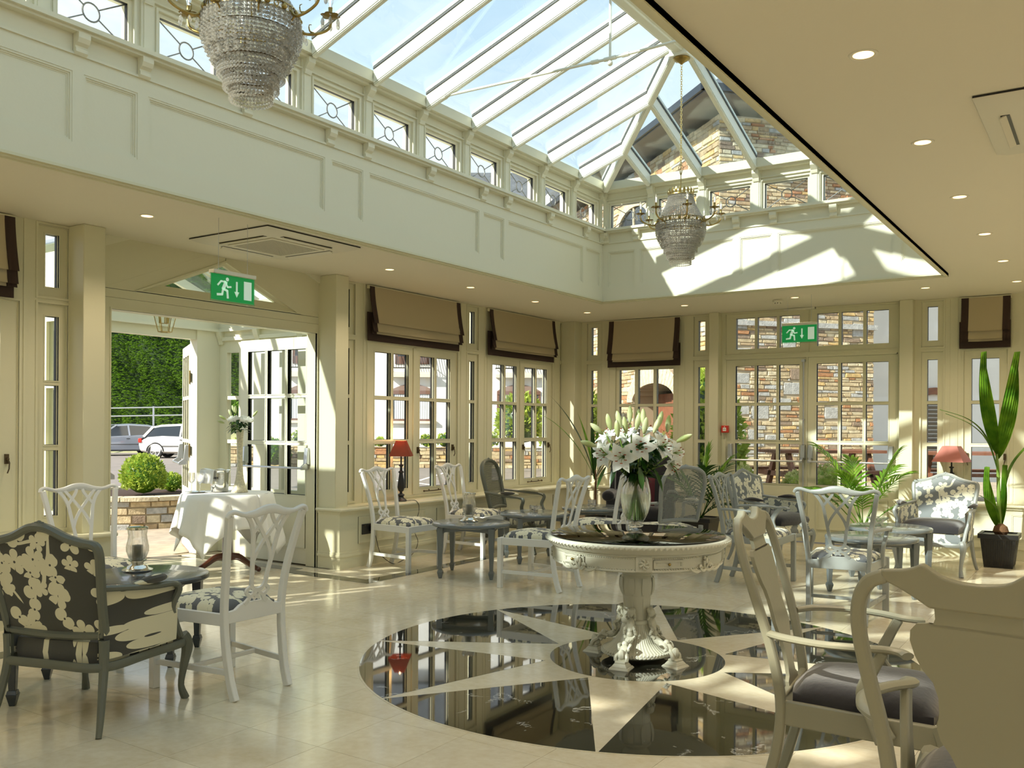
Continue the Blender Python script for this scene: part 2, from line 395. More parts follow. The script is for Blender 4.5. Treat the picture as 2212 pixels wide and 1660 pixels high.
def mesh(name, g, mats, sharp=35):
    me = bpy.data.meshes.new(name)
    me.from_pydata(g.v, [], g.f)
    mats = mats if isinstance(mats, (list, tuple)) else [mats]
    for m in mats: me.materials.append(m)
    if len(mats) > 1: me.polygons.foreach_set('material_index', g.mi)
    if sharp:
        me.polygons.foreach_set('use_smooth', [True] * len(me.polygons))
        me.set_sharp_from_angle(angle=radians(sharp))
    me.update()
    return me
def obj(name, g, mats, parent=None, bevel=0.0, sharp=35, loc=None, kind=None, label=None, cat=None, group=None, seg=2, subsurf=0):
    o = bpy.data.objects.new(name, mesh(name, g, mats, sharp) if isinstance(g, G) else g)
    COL.objects.link(o)
    if parent is not None: o.parent = parent
    if loc is not None: o.location = loc
    if bevel:
        b = o.modifiers.new('bevel', 'BEVEL'); b.width = bevel; b.segments = seg; b.limit_method = 'ANGLE'; b.angle_limit = radians(40)
    if subsurf:
        b = o.modifiers.new('subsurf', 'SUBSURF'); b.levels = subsurf; b.render_levels = subsurf
    return tag(o, label, cat, group, kind)
def tag(o, label=None, cat=None, group=None, kind=None):
    if label: o['label'] = label
    if cat: o['category'] = cat
    if group: o['group'] = group
    if kind: o['kind'] = kind
    return o
def thing(name, label, cat, loc=(0, 0, 0), rz=0.0, group=None, kind=None):
    o = bpy.data.objects.new(name, None)
    o.empty_display_size = 0.1
    COL.objects.link(o)
    o.location = loc; o.rotation_euler = (0, 0, rz)
    return tag(o, label, cat, group, kind)
def dup(root, loc, rz, label, group=None):
    def cp(o, par):
        c = o.copy(); COL.objects.link(c)
        if par is not None: c.parent = par
        for ch in list(KIDS.get(o.name, ())): cp(ch, c)
        return c
    global KIDS
    KIDS = {}
    for ch in bpy.data.objects:
        if ch.parent is not None: KIDS.setdefault(ch.parent.name, []).append(ch)
    r = cp(root, None)
    r.location = loc; r.rotation_euler = (0, 0, rz)
    r['label'] = label
    if group: r['group'] = group
    return r
def spl(pts, k=6):
    # Catmull-Rom through the points
    pts = [tuple(p) for p in pts]; out = []
    P = [pts[0]] + pts + [pts[-1]]
    d = len(pts[0])
    for i in range(1, len(P) - 2):
        for j in range(k):
            t = j / k
            out.append(tuple(0.5 * ((2 * P[i][a]) + (-P[i - 1][a] + P[i + 1][a]) * t + (2 * P[i - 1][a] - 5 * P[i][a] + 4 * P[i + 1][a] - P[i + 2][a]) * t * t + (-P[i - 1][a] + 3 * P[i][a] - 3 * P[i + 1][a] + P[i + 2][a]) * t ** 3) for a in range(d)))
    out.append(pts[-1])
    return out
def clip(poly, a, b, c):
    # keep the part of a convex polygon where a*x + b*y <= c
    out = []
    for i, p in enumerate(poly):
        q = poly[(i + 1) % len(poly)]
        dp = a * p[0] + b * p[1] - c; dq = a * q[0] + b * q[1] - c
        if dp <= 0: out.append(p)
        if (dp < 0 < dq) or (dq < 0 < dp):
            t = dp / (dp - dq); out.append((p[0] + (q[0] - p[0]) * t, p[1] + (q[1] - p[1]) * t))
    return out

# wall frames: local u runs along the wall, w points into the room (built as local y), z up
H = 2.88
XW, YW = -6.55, 11.30
T_LEFT = Matrix(((0, 1, 0, XW), (1, 0, 0, 0), (0, 0, 1, 0), (0, 0, 0, 1)))      # u -> y, w -> +x
T_END = Matrix(((1, 0, 0, 0), (0, -1, 0, YW), (0, 0, 1, 0), (0, 0, 0, 1)))      # u -> x, w -> -y

# ================================================================ FLOOR
PX0 = -8.45
MED = (-2.43, 5.04); MR = 1.675
fg = G(); fg.box(-6.62, 2.6, -5, 11.35, -0.12, -0.004); fg.box(PX0, -6.62, 4.0, 6.62, -0.12, -0.004)
GROUT = mat('tile_grout', (0.33, 0.28, 0.19), 0.8)
floor_ = obj('floor', fg, GROUT, kind='structure', label='polished cream marble tile floor of the lounge', cat='floor')
tg = G(); TX, TY = 0.4365, 0.445
tg.box(-TX / 2 + .0009, TX / 2 - .0009, -TY / 2 + .0009, TY / 2 - .0009, -0.004, 0)
tile_me = mesh('tile', tg, MCREAM, 0)
fw = (-sin(YAW), cos(YAW)); rt = (cos(YAW), sin(YAW))
tiles = []
for i in range(-13, 15):
    for j in range(-18, 20):
        x = -3.335 + TX * (i + .5); y = 2.845 + TY * (j + .5)
        if (-6.6 < x < 2.6 and -5 < y < 11.3) or (PX0 + .1 < x < -6.5 and 4.1 < y < 6.5):
            if (x - MED[0]) ** 2 + (y - MED[1]) ** 2 < (MR - .33) ** 2: continue
            lat = x * rt[0] + y * rt[1]; dep = x * fw[0] + y * fw[1]
            inv = dep > 1.5 and abs(lat / dep) < .62 and 1.4 / dep < .46
            tiles.append((0 if inv else 1, dep if inv else abs(dep) + 50, x, y))
tiles.sort()
rest = G()
for k, (a, d, x, y) in enumerate(tiles):
    if k < 300:
        obj('tile', tile_me, None, floor_, loc=(x, y, 0))
    else:
        rest.box(x - TX / 2 + .0009, x + TX / 2 - .0009, y - TY / 2 + .0009, y + TY / 2 - .0009, -0.004, 0)
obj('tile', rest, MCREAM, floor_, sharp=0, kind='stuff')
for r in [(-5.69, -5.53, 6.18, 10.5), (-6.62, -5.53, 6.02, 6.18), (PX0 + .1, -6.62, 6.14, 6.30), (-5.69, -5.53, -1.5, 4.10), (-6.62, -5.53, 4.10, 4.26), (-5.53, -4.4, 10.34, 10.5)]:
    g = G(); g.box(r[0], r[1], r[2], r[3], -.002, .0012); obj('border_strip', g, MBLACK, floor_, sharp=0)

med = obj('floor_medallion', G().lathe([(MR, -.003), (MR, .0015)], 128, (MED[0], MED[1], 0)), MCREAM, kind='structure', label='round star medallion of black and cream marble inlaid under the pedestal table', cat='floor inlay')
for k in range(8):
    a0 = radians(20 + 45 * k); a1 = a0 + pi / 4
    poly = [(MED[0] + .565 * cos((a0 + a1) / 2), MED[1] + .565 * sin((a0 + a1) / 2))]
    for i in range(17):
        a = a0 + .004 + (a1 - a0 - .008) * i / 16
        poly.append((MED[0] + (MR - .012) * cos(a), MED[1] + (MR - .012) * sin(a)))
    obj('black_inlay', G().prism(poly, .0015, .0022), MBLACK, med, sharp=0)
obj('black_centre', G().lathe([(.525, .0015), (.525, .0022)], 96, (MED[0], MED[1], 0)), MBLACK, med)

# ================================================================ CEILING
LX0, LX1, LY0, LY1 = -5.03, -1.38, -1.205, 9.467
cg = G()
for x0, x1, y0, y1 in [(-6.7, LX0 - .03, -5, 11.45), (LX1 + .03, 2.6, -5, 11.45), (LX0 - .03, LX1 + .03, -5, LY0 - .03), (LX0 - .03, LX1 + .03, LY1 + .03, 11.45)]:
    cg.box(x0, x1, y0, y1, H, H + .35)
ceil_ = obj('ceiling', cg, CEIL, kind='structure', label='flat plaster ceiling around the glazed roof opening', cat='ceiling', sharp=0)
rimg = G()
for t, d in ((.055, .016), (.035, .028), (.018, .036)):
    o_ = t
    rimg.box(LX0 - .035, LX0 - .035 + o_ , LY0, LY1, H - d, H); rimg.box(LX1 + .035 - o_, LX1 + .035, LY0, LY1, H - d, H)
    rimg.box(LX0 - .035, LX1 + .035, LY1 + .035 - o_, LY1 + .035, H - d, H)
    rimg.box(LX0 - .035, LX1 + .035, LY0 - .035, LY0 - .035 + o_, H - d, H)
obj('trim_1', rimg, CREAM, kind='structure', label='moulded cream bead around the edge of the ceiling opening', cat='trim', sharp=0)

# ================================================================ ROOF LANTERN
roof = thing('roof_lantern', 'long glazed roof lantern with cream rafters above the lounge', 'skylight', kind='structure')
BAY = .667
def lantern_side(T, u0, u1, panels, corb, bays, wn, show):
    g = G(T)
    g.cells(u0, u1, H + .006, 3.66, [], -.16, -.022)
    g.cells(u0, u1, H + .003, 3.545, [(a, b, 3.03, 3.44) for a, b in panels], -.022, 0)
    g.box(u0, u1, -.022, -.004, 3.545, 3.66)
    g.box(u0, u1, 0, .012, 3.535, 3.55)
    g.box(u0, u1, -.16, .05, 3.655, 3.68); g.box(u0, u1, -.16, .075, 3.672, 3.70)
    obj('panelling', g, PANEL, roof, sharp=0)
    for a, b in panels:
        p = G(T)
        for d, w in ((.012, -.004), (.022, -.012), (.03, -.018)): p.ring(a, b, 3.03, 3.44, d, -.022, w)
        p.box(a, b, -.022, -.0205, 3.03, 3.44)
        obj('wall_panel', p, PANEL, roof, sharp=0)
    prof = [(0, 3.54), (.016, 3.535), (.03, 3.55), (.03, 3.57), (.022, 3.575), (.022, 3.585), (.045, 3.60), (.058, 3.625), (.058, 3.658), (0, 3.658)]
    for u in corb:
        g = G(T); pr = [(w, z) for w, z in prof]
        n = len(pr); vs = [(u - .037, w, z) for w, z in pr] + [(u + .037, w, z) for w, z in pr]
        g.add(vs, [tuple(range(n)), tuple(range(2 * n - 1, n - 1, -1))] + [(i, n + i, n + (i + 1) % n, (i + 1) % n) for i in range(n)])
        obj('corbel', g, PANEL, roof, sharp=25)
    # clerestory: posts, head, eaves ledge
    g = G(T)
    holes = [(c - .265, c + .265, 3.70, 4.03) for c in bays]
    g.cells(u0, u1, 3.70, 4.14, holes, -.15, -.03)
    for c in corb_posts(bays, u0, u1):
        g.box(max(c - .045, u0), min(c + .045, u1), -.03, -.012, 3.70, 4.14); g.box(max(c - .028, u0), min(c + .028, u1), -.012, -.006, 3.70, 4.10)
    g.box(u0, u1, -.03, -.01, 4.045, 4.055)
    g.box(u0, u1, -.15, .03, 4.125, 4.15); g.box(u0, u1, -.15, .07, 4.145, 4.17)
    g.box(u0, u1, -.20, .062, 4.17, 4.24)
    obj('eaves_beam', g, PANEL, roof, sharp=0)
    pr = [(-.012, 4.015), (.005, 4.012), (.012, 4.03), (.012, 4.045), (.03, 4.065), (.05, 4.09), (.05, 4.128), (-.012, 4.128)]
    for u in corb_posts(bays, u0, u1):
        g = G(T); n = len(pr); vs = [(u - .033, w, z) for w, z in pr] + [(u + .033, w, z) for w, z in pr]
        g.add(vs, [tuple(range(n)), tuple(range(2 * n - 1, n - 1, -1))] + [(i, n + i, n + (i + 1) % n, (i + 1) % n) for i in range(n)])
        obj('corbel', g, PANEL, roof, sharp=25)
    for c in bays:
        wn[0] += 1
        w = thing('window_%d' % wn[0], 'small clerestory window with a leaded circle and four radiating cames', 'window', kind='structure', group='leaded clerestory windows of the roof lantern')
        g = G(T); g.ring(c - .265, c + .265, 3.695, 4.03, .016, -.13, -.022); g.ring(c - .25, c + .25, 3.70, 4.015, .025, -.12, -.045)
        g.m = 1; g.ring(c - .226, c + .226, 3.722, 3.992, .004, -.085, -.06)
        obj('window_frame', g, [PANEL, GASK], w, sharp=0)
        g = G(T); g.box(c - .225, c + .225, -.09, -.084, 3.72, 3.99); obj('pane', g, GLASS, w, sharp=0)
        if show:
            g = G(T); cz = 3.856; r = .055
            g.sweep([(c + r * cos(2 * pi * k / 20), -.08, cz + r * sin(2 * pi * k / 20)) for k in range(20)], .0055, n=5, closed=True, up=(0, 1, 0))
            for sx, sz in ((1, 1), (-1, 1), (1, -1), (-1, -1)):
                L_ = sqrt(.225 ** 2 + .135 ** 2); dx, dz = .225 / L_, .135 / L_
                g.sweep([(c + sx * dx * r, -.08, cz + sz * dz * r), (c + sx * .225, -.08, cz + sz * .135)], .0045, n=5)
            obj('lead_came', g, LEAD, w)
def corb_posts(bays, u0, u1):
    d = (bays[1] - bays[0]) / 2
    return [bays[0] - d] + [b + d for b in bays]
T_LL = Matrix(((0, 1, 0, LX0), (1, 0, 0, 0), (0, 0, 1, 0), (0, 0, 0, 1)))
T_LR = Matrix(((0, -1, 0, LX1), (1, 0, 0, 0), (0, 0, 1, 0), (0, 0, 0, 1)))
T_LE = Matrix(((1, 0, 0, 0), (0, -1, 0, LY1), (0, 0, 1, 0), (0, 0, 0, 1)))
T_LN = Matrix(((1, 0, 0, 0), (0, 1, 0, LY0), (0, 0, 1, 0), (0, 0, 0, 1)))
wn = [20]
pan = []; k = 0
for k in range(-2, 4):
    a = 3.04 + 2.01 * k
    pan += [(a, a + .35), (a + .423, a + 1.94)]
pan = [(max(a, LY0 + .06), b) for a, b in pan if b > LY0 + .3 and b < LY1]
yb = [LY1 - BAY * (k + .5) for k in range(16)][::-1]
cl = []
for k in range(-2, 4):
    a = 3.04 + 2.01 * k; cl += [a - .03, a + .385, a + 1.185]
cl = [u for u in cl if LY0 < u < LY1 - .1] + [LY1 - .04]
lantern_side(T_LL, LY0, LY1, pan, cl, yb, wn, True)
lantern_side(T_LR, LY0, LY1, pan, cl, yb, wn, False)
XC = (LX0 + LX1) / 2
xe = [XC + .608 * (k - 2.5) for k in range(6)]
pe = [(-4.96, -4.615), (-4.55, -3.445), (-3.38, -3.03), (-2.97, -1.825), (-1.76, -1.44)]
ce = [-4.98, -4.59, -3.99, -3.41, -3.01, -2.40, -1.79, -1.42]
lantern_side(T_LE, LX0, LX1, pe, ce, xe, wn, True)
lantern_side(T_LN, LX0, LX1, pe, ce, xe, wn, False)

# rafters: underside runs from the eaves (z 4.12) up to the ridge beam (z 4.73)
EX0, EX1 = LX0 + .07, LX1 - .07
RXW = .09
ZE, ZR = 4.12, 4.725
YR1, YR0 = 7.57, LY0 + (LY1 - 7.57)
EY1, EY0 = LY1 - .07, LY0 + .07
RD = .135
def rafter(p, q, name='rafter', wd=.026, m=ROOFW):
    p = Vector(p); q = Vector(q); d = (q - p); side = Vector((d.y, -d.x, 0)).normalized() * wd; up = Vector((0, 0, RD))
    g = G()
    def bar(off0, off1, s, e0=0.0):
        sd = side * s
        g.hexa([p - sd + up * off0, p + sd + up * off0, q + sd + up * off0, q - sd + up * off0], [p - sd + up * off1, p + sd + up * off1, q + sd + up * off1, q - sd + up * off1])
    bar(.14, .94, 1.0); bar(0, .14, .62); bar(.05, .11, .85)
    g.m = 1; bar(.94, 1.06, 1.25)
    g.m = 0; bar(1.10, 1.3, 1.3)
    obj(name, g, [m, GASK], roof, sharp=0)
def zat(t): return ZE + (ZR - ZE) * t
for sx, X0, XR in ((1, EX0, XC - RXW), (-1, EX1, XC + RXW)):
    for k in range(1, 16):
        y = LY1 - BAY * k
        t = 1.0
        if y > YR1: t = (EY1 - y) / (EY1 - YR1)
        if y < YR0: t = (y - EY0) / (YR0 - EY0)
        if t < .06: continue
        rafter((X0, y, ZE), (X0 + (XR - X0) * t, y, zat(t)))
    rafter((X0, EY1, ZE), (XR, YR1, ZR), 'hip_rafter', .034)
    rafter((X0, EY0, ZE), (XR, YR0, ZR), 'hip_rafter', .034)
for ye, yr in ((EY1, YR1), (EY0, YR0)):
    for k in range(-2, 3):
        x = XC + .608 * k
        t = 1 - max(0, (abs(x - XC) - RXW)) / (EX1 - XC - RXW)
        rafter((x, ye, ZE), (x, ye + (yr - ye) * t, zat(t)))
g = G(); g.box(XC - .065, XC + .065, YR0, YR1, 4.69, 4.98); g.box(XC - .09, XC + .09, YR0 - .02, YR1 + .02, 4.74, 4.95); g.box(XC - .04, XC + .04, YR0, YR1, 4.675, 4.70)
obj('ridge_beam', g, ROOFW, roof, bevel=.008)
for y in (YR1 - .09, YR0 + .09):
    g = G(); g.box(XC - .085, XC + .085, y - .085, y + .085, 4.645, 4.97); obj('ridge_post', g, ROOFW, roof, bevel=.006)
def pane(poly3, n=(0, 0, 1)):
    m = len(poly3); v = [Vector(p) for p in poly3]; up = Vector((0, 0, .012))
    g = G(); g.add([tuple(p) for p in v] + [tuple(p + up) for p in v], [tuple(range(m - 1, -1, -1)), tuple(range(m, 2 * m))] + [(i, (i + 1) % m, m + (i + 1) % m, m + i) for i in range(m)])
    obj('roof_pane', g, RGLASS, roof, sharp=0)
GZ = RD * 1.02
for X0, XR in ((EX0 - .12, XC - .05), (EX1 + .12, XC + .05)):
    for k in range(16):
        ya = LY1 - BAY * (k + 1); yb_ = LY1 - BAY * k
        if k == 0: yb_ = LY1 + .05
        if k == 15: ya = LY0 - .05
        poly = [(ya, 0), (yb_, 0), (yb_, 1), (ya, 1)]
        d1 = EY1 + .12 - YR1
        poly = clip(poly, 1 / d1, 1, (EY1 + .12) / d1)
        poly = clip(poly, -1 / d1, 1, -(EY0 - .12) / d1)
        if len(poly) > 2:
            s0 = (ZE - .05, ZR + .01)
            pane([(X0 + (XR - X0) * t, y, s0[0] + (s0[1] - s0[0]) * t + GZ) for y, t in poly])
for ye, yr in ((EY1 + .12, YR1), (EY0 - .12, YR0)):
    xs = [LX0 - .05] + [XC + .608 * k for k in range(-2, 3)] + [LX1 + .05]
    for a, b in zip(xs, xs[1:]):
        hw = EX1 + .12 - XC - .05
        poly = [(a, 0), (b, 0), (b, 1), (a, 1)]
        poly = clip(poly, 1 / hw, 1, (XC + .05 + hw) / hw)
        poly = clip(poly, -1 / hw, 1, -(XC - .05 - hw) / hw)
        if len(poly) > 2: pane([(x, ye + (yr - ye) * t, ZE - .05 + (ZR + .01 - ZE + .05) * t + GZ) for x, t in poly])
for yt in (6.133, 2.131):
    g = G(); zc = 4.185
    for sx in (-1, 1):
        x0 = XC + sx * 1.66
        g.sweep([(x0, yt, 4.21), (XC + sx * .05, yt, zc)], .011, n=8)
        g.sweep([(x0 - sx * .02, yt, 4.21), (x0 - sx * .07, yt, 4.208)], .018, n=8)
        g.sweep([(XC + sx * .10, yt, zc + .001), (XC + sx * .16, yt, zc + .002)], .017, n=8)
        g.hexa([(x0 - .10 * sx * -1, yt - .02, 4.14), (x0 + .10 * sx * -1, yt - .02, 4.19), (x0 + .10 * sx * -1, yt + .02, 4.19), (x0 - .10 * sx * -1, yt + .02, 4.14)],
               [(x0 - .10 * sx * -1, yt - .02, 4.26), (x0 + .10 * sx * -1, yt - .02, 4.22), (x0 + .10 * sx * -1, yt + .02, 4.22), (x0 - .10 * sx * -1, yt + .02, 4.26)])
    g.sweep([(XC - .05, yt, zc), (XC + .05, yt, zc)], .016, n=8)
    g.ball((XC, yt, zc - .035), .022, 10, 6); g.sweep([(XC, yt, zc - .02), (XC, yt, 4.71)], .010, n=8)
    obj('tie_rod', g, ROOFW, roof)

# ================================================================ WALLS
WT = -.16
def sash(T, w, frame, panes, cells_=None, bead=.014, depth=-.045, name='window_frame', lining=True, fmat=None):
    """one fixed or hinged sash: outer rect, list of pane rects; adds frame, panes"""
    u0, u1, z0, z1 = frame
    g = G(T)
    g.cells(u0 + .006, u1 - .006, z0 + .006, z1 - .006, panes, depth, -.016)
    for a, b, c, d in panes: g.ring(a - .01, b + .01, c - .01, d + .01, .010, -.03, -.012)
    g.m = 1
    for a, b, c, d in panes: g.ring(a - .002, b + .002, c - .002, d + .002, .005, depth - .026, depth + .001)
    obj(name, g, [fmat or CREAM, GASK], w, sharp=0)
    for a, b, c, d in panes:
        p = G(T); p.box(a - .002, b + .002, depth - .028, depth - .020, c - .002, d + .002); obj('pane', p, GLASS, w, sharp=0)
def surround(T, w, rects, mx=CREAM):
    g = G(T)
    for u0, u1, z0, z1 in rects:
        g.ring(u0 - .016, u1 + .016, z0 - .016, z1 + .016, .016, -.02, .007)
        g.ring(u0 - .002, u1 + .002, z0 - .002, z1 + .002, .008, -.10, -.004)
    obj('architrave', g, mx, w, sharp=0)
ZB, ZM1, ZM2, ZT = .71, (1.205, 1.252), (1.684, 1.72), 2.19
ROWS = [(ZB, ZM1[0]), (ZM1[1], ZM2[0]), (ZM2[1], ZT)]
def rows(cols, rws=ROWS): return [(a, b, c, d) for a, b in cols for c, d in rws]
nw = [0]
def newwin(label, T, rects, group=None):
    nw[0] += 1
    w = thing('window_%d' % nw[0], label, 'window', kind='structure', group=group)
    surround(T, w, rects)
    return w
holesL = []
def narrow(T, a, b, label, lst):
    # tall slim light with a square-ish light above it; a,b = pane edges
    u0, u1 = a - .062, b + .062
    lo = (u0, u1, .625, 2.285); hi = (u0, u1, 2.335, 2.86)
    w = newwin(label, T, [lo, hi])
    sash(T, w, lo, [(a, b, .72, 1.205), (a, b, 1.245, 1.685), (a, b, 1.72, 2.195)])
    sash(T, w, hi, [(a, b, 2.41, 2.80)])
    lst += [lo, hi]
for a, lb in ((3.675, 'slim window light between the left roman blind and the garden door column'), (6.755, 'slim window light half hidden by the column right of the porch doorway'),
              (8.932, 'slim window light between the two roman blinds on the left wall'), (11.122, 'slim window light on the left wall beside the far corner')):
    narrow(T_LEFT, a, a + .105, lb, holesL)
def handle(T, w, u, z, sgn=1):
    g = G(T); g.box(u - .012, u + .012, -.016, .004, z - .035, z + .035); g.ball((u, .012, z), .012)
    g.sweep([(u, .012, z), (u + .006 * sgn, .02, z - .03), (u - .002 * sgn, .03, z - .07), (u - .008 * sgn, .02, z - .10)], .005, n=6)
    obj('casement_fastener', g, BRONZE, w)
def stay(T, w, u0, u1, z):
    g = G(T); g.sweep([(u0, .01, z), ((u0 + u1) / 2, .016, z - .002), (u1, .01, z + .004)], .006, n=6); g.ball((u0, .012, z), .012); g.ball((u1, .012, z + .004), .013)
    for q in (.25, .75): g.ball((u0 + (u1 - u0) * q, .012, z + .012), .008)
    obj('casement_stay', g, BRONZE, w)
for d, lb in ((0, 'pair of six-light casements with a table lamp on the sill in front'), (2.18, 'pair of six-light casements nearest the far corner on the left wall'), (-5.2, 'casement window at the left edge of the picture')):
    fr = (7.12 + d, 8.68 + d, .63, 2.28)
    w = newwin(lb, T_LEFT, [fr])
    holesL.append(fr)
    c1 = [(7.244 + d, 7.499 + d), (7.541 + d, 7.798 + d)]; c2 = [(7.993 + d, 8.253 + d), (8.296 + d, 8.553 + d)]
    g = G(T_LEFT); g.box(7.875 + d, 7.915 + d, -.10, -.004, .63, 2.28); obj('mullion', g, CREAM, w, sharp=0)
    sash(T_LEFT, w, (7.12 + d, 7.875 + d, .63, 2.28), rows(c1)); sash(T_LEFT, w, (7.915 + d, 8.68 + d, .63, 2.28), rows(c2))
    handle(T_LEFT, w, 8.60 + d, 1.15); handle(T_LEFT, w, 7.96 + d, 1.13, -1); stay(T_LEFT, w, 8.05 + d, 8.40 + d, .665)
# door opening in the left wall
DY0, DY1, DZ = 4.22, 6.43, 2.31
holesL.append((4.12, 6.47, -.1, 2.99))
g = G(T_LEFT); g.cells(-5, 11.45, 0, 2.99, holesL, WT, 0)
for u in (7.06, 8.75, 9.24, 10.93, 3.52, 1.86): g.box(u - .012, u + .012, 0, .006, .6, H)
obj('wall_left', g, CREAM, kind='structure', label='cream panelled window wall along the left side', cat='wall', sharp=0)

# gable boarding over the doorway
XD = -6.59
T_D = Matrix(((0, 1, 0, XD), (1, 0, 0, 0), (0, 0, 1, 0), (0, 0, 0, 1)))
gw = obj('wall_gable', G(T_D).box(4.10, 6.55, -.06, -.035, 2.90, 3.0), CREAM, kind='structure', label='raked cream boarding with a triangular light above the porch doorway', cat='wall')
def board(poly, w1=0.0, w0=-.045):
    if len(poly) < 3: return
    cx = sum(p[0] for p in poly) / len(poly); cz = sum(p[1] for p in poly) / len(poly)
    poly = [(u + (cx - u) * .004 + (.002 if u < cx else -.002), z + (.0022 if z < cz else -.0022)) for u, z in poly]
    g = G(T_D); n = len(poly)
    g.add([(u, w0, z) for u, z in poly] + [(u, w1, z) for u, z in poly], [tuple(range(n - 1, -1, -1)), tuple(range(n, 2 * n))] + [(i, (i + 1) % n, n + (i + 1) % n, n + i) for i in range(n)])
    obj('board', g, CREAM, gw, sharp=0)
board([(4.12, DZ + .09), (6.53, DZ + .09), (6.53, 2.47), (4.12, 2.47)])
CU = 5.32; SL = .42
def side_poly(lo, hi):   # region between two raking lines (offset above base apex line), left and right halves
    out = []
    for sg in (-1, 1):
        ub = 4.15 if sg < 0 else 6.50
        P = [(min(ub, CU), 2.47), (max(ub, CU), 2.47), (max(ub, CU), H + .02), (min(ub, CU), H + .02)]
        # line: z = 2.47 + off + SL*(distance from edge)
        f = (lambda off: (-SL, 1, 2.47 + off - SL * 4.15)) if sg < 0 else (lambda off: (SL, 1, 2.47 + off + SL * 6.50))
        a, b, c = f(hi); P = clip(P, a, b, c)
        a, b, c = f(lo); P = clip(P, -a, -b, -c)
        out.append(P)
    return out
for lo, hi in ((-.118, 0), (0, .205), (.205, .375), (.375, .6)):
    for P in side_poly(lo, hi): board(P)
# triangular light inside the raking boards
TO = [(4.42, 2.475), (6.22, 2.475), (5.32, 2.855)]
TI = [(4.72, 2.555), (5.93, 2.555), (5.325, 2.81)]
w = newwin('triangular light in the gable above the porch doorway', T_D, [])
g = G(T_D)
for i in range(3):
    a, b = TO[i], TO[(i + 1) % 3]; c, d = TI[(i + 1) % 3], TI[i]
    g.add([(a[0], 0.004, a[1]), (b[0], .004, b[1]), (c[0], -.03, c[1]), (d[0], -.03, d[1]), (a[0], -.06, a[1]), (b[0], -.06, b[1]), (c[0], -.06, c[1]), (d[0], -.06, d[1])],
          [(0, 1, 2, 3), (7, 6, 5, 4), (3, 2, 6, 7), (1, 0, 4, 5)])
    m1 = [(p[0] * .93 + CU * .07, p[1] * .93 + 2.60 * .07) for p in (a, b)]
    g.add([(a[0], .012, a[1]), (b[0], .012, b[1]), (m1[1][0], .012, m1[1][1]), (m1[0][0], .012, m1[0][1]), (a[0], -.03, a[1]), (b[0], -.03, b[1]), (m1[1][0], -.03, m1[1][1]), (m1[0][0], -.03, m1[0][1])],
          [(0, 1, 2, 3), (3, 2, 6, 7), (1, 0, 4, 5), (0, 3, 7, 4), (2, 1, 5, 6)])
obj('window_frame', g, CREAM, w, sharp=0)
g = G(T_D); g.add([(p[0], -.05, p[1]) for p in TI] + [(p[0], -.044, p[1]) for p in TI], [(2, 1, 0), (3, 4, 5), (0, 1, 4, 3), (1, 2, 5, 4), (2, 0, 3, 5)]); obj('pane', g, GLASS, w, sharp=0)
# door frame
g = G(T_D)
g.box(4.12, DY0, -.14, 0, 0, DZ + .09); g.box(DY1, 6.53, -.14, 0, 0, DZ + .09); g.box(DY0, DY1, -.14, 0, DZ, DZ + .09)
g.box(DY0 - .012, DY0, -.02, .006, 0, DZ + .012); g.box(DY1, DY1 + .012, -.02, .006, 0, DZ + .012); g.box(DY0, DY1, -.02, .006, DZ, DZ + .012)
g.box(DY0 - .09, DY0 - .078, 0, .006, 0, H); g.box(DY1 + .05, DY1 + .062, 0, .006, 0, H)
obj('door_frame', g, CREAM, kind='structure', label='cream frame of the open porch doorway', cat='door frame', sharp=0)
# columns
def column(x0, x1, y0, y1, z0, lab, nm='column'):
    g = G(); g.box(x0, x1, y0, y1, z0, H)
    obj(nm, g, CREAM, kind='structure', label=lab, cat='column', bevel=.006)
column(-6.60, -6.35, 3.845, 4.02, .55, 'square cream column left of the porch doorway')
column(-6.60, -6.35, 6.45, 6.625, .55, 'square cream column right of the porch doorway above the plinth')
column(-4.39, -4.265, 11.18, 11.32, 0, 'square cream column left of the end doors')
column(-2.095, -1.95, 11.18, 11.32, 0, 'square cream column right of the end doors')
column(-6.56, -6.33, 11.10, 11.32, .55, 'square cream column in the far left corner')

# end wall
holesE = []
for a, b, lb in ((-6.18, -6.085, 'slim window light in the far corner left of the wide roman blind'), (-4.587, -4.494, 'slim window light left of the end doors beside the column'),
                 (-1.818, -1.709, 'slim window light right of the end doors above the armchair')):
    narrow(T_END, a, b, lb, holesE)
fr = (-5.79, -4.88, .63, 2.24)
w = newwin('nine-light window under the wide blind on the end wall behind the lilies', T_END, [fr]); holesE.append(fr)
sash(T_END, w, fr, rows([(-5.737, -5.504), (-5.455, -5.228), (-5.181, -4.939)]))
fr = (-1.44, -1.005, .55, 2.28)
w = newwin('tall narrow three-light window behind the palm on the right', T_END, [fr]); holesE.append(fr)
sash(T_END, w, fr, [(-1.363, -1.088, .60, 1.205), (-1.363, -1.088, 1.245, 1.685), (-1.363, -1.088, 1.72, 2.19)])
handle(T_END, w, -1.03, 1.10); handle(T_END, w, -1.40, 1.10, -1); stay(T_END, w, -1.42, -1.20, .53)
C1 = [(-4.079, -3.834), (-3.801, -3.554), (-3.519, -3.269)]; C2 = [(-3.059, -2.807), (-2.772, -2.522), (-2.485, -2.235)]
fl_, fr_ = (-4.21, -3.185, 2.335, 2.86), (-3.155, -2.135, 2.335, 2.86)
w = newwin('three-light transom windows over the end doors behind the exit sign', T_END, [fl_, fr_]); holesE += [fl_, fr_]
for f, C in ((fl_, C1), (fr_, C2)): sash(T_END, w, f, [(a, b, 2.405, 2.80) for a, b in C])
holesE.append((-4.21, -2.13, -.1, 2.285))
g = G(T_END); g.cells(-6.7, 2.6, 0, 2.99, holesE, WT, 0)
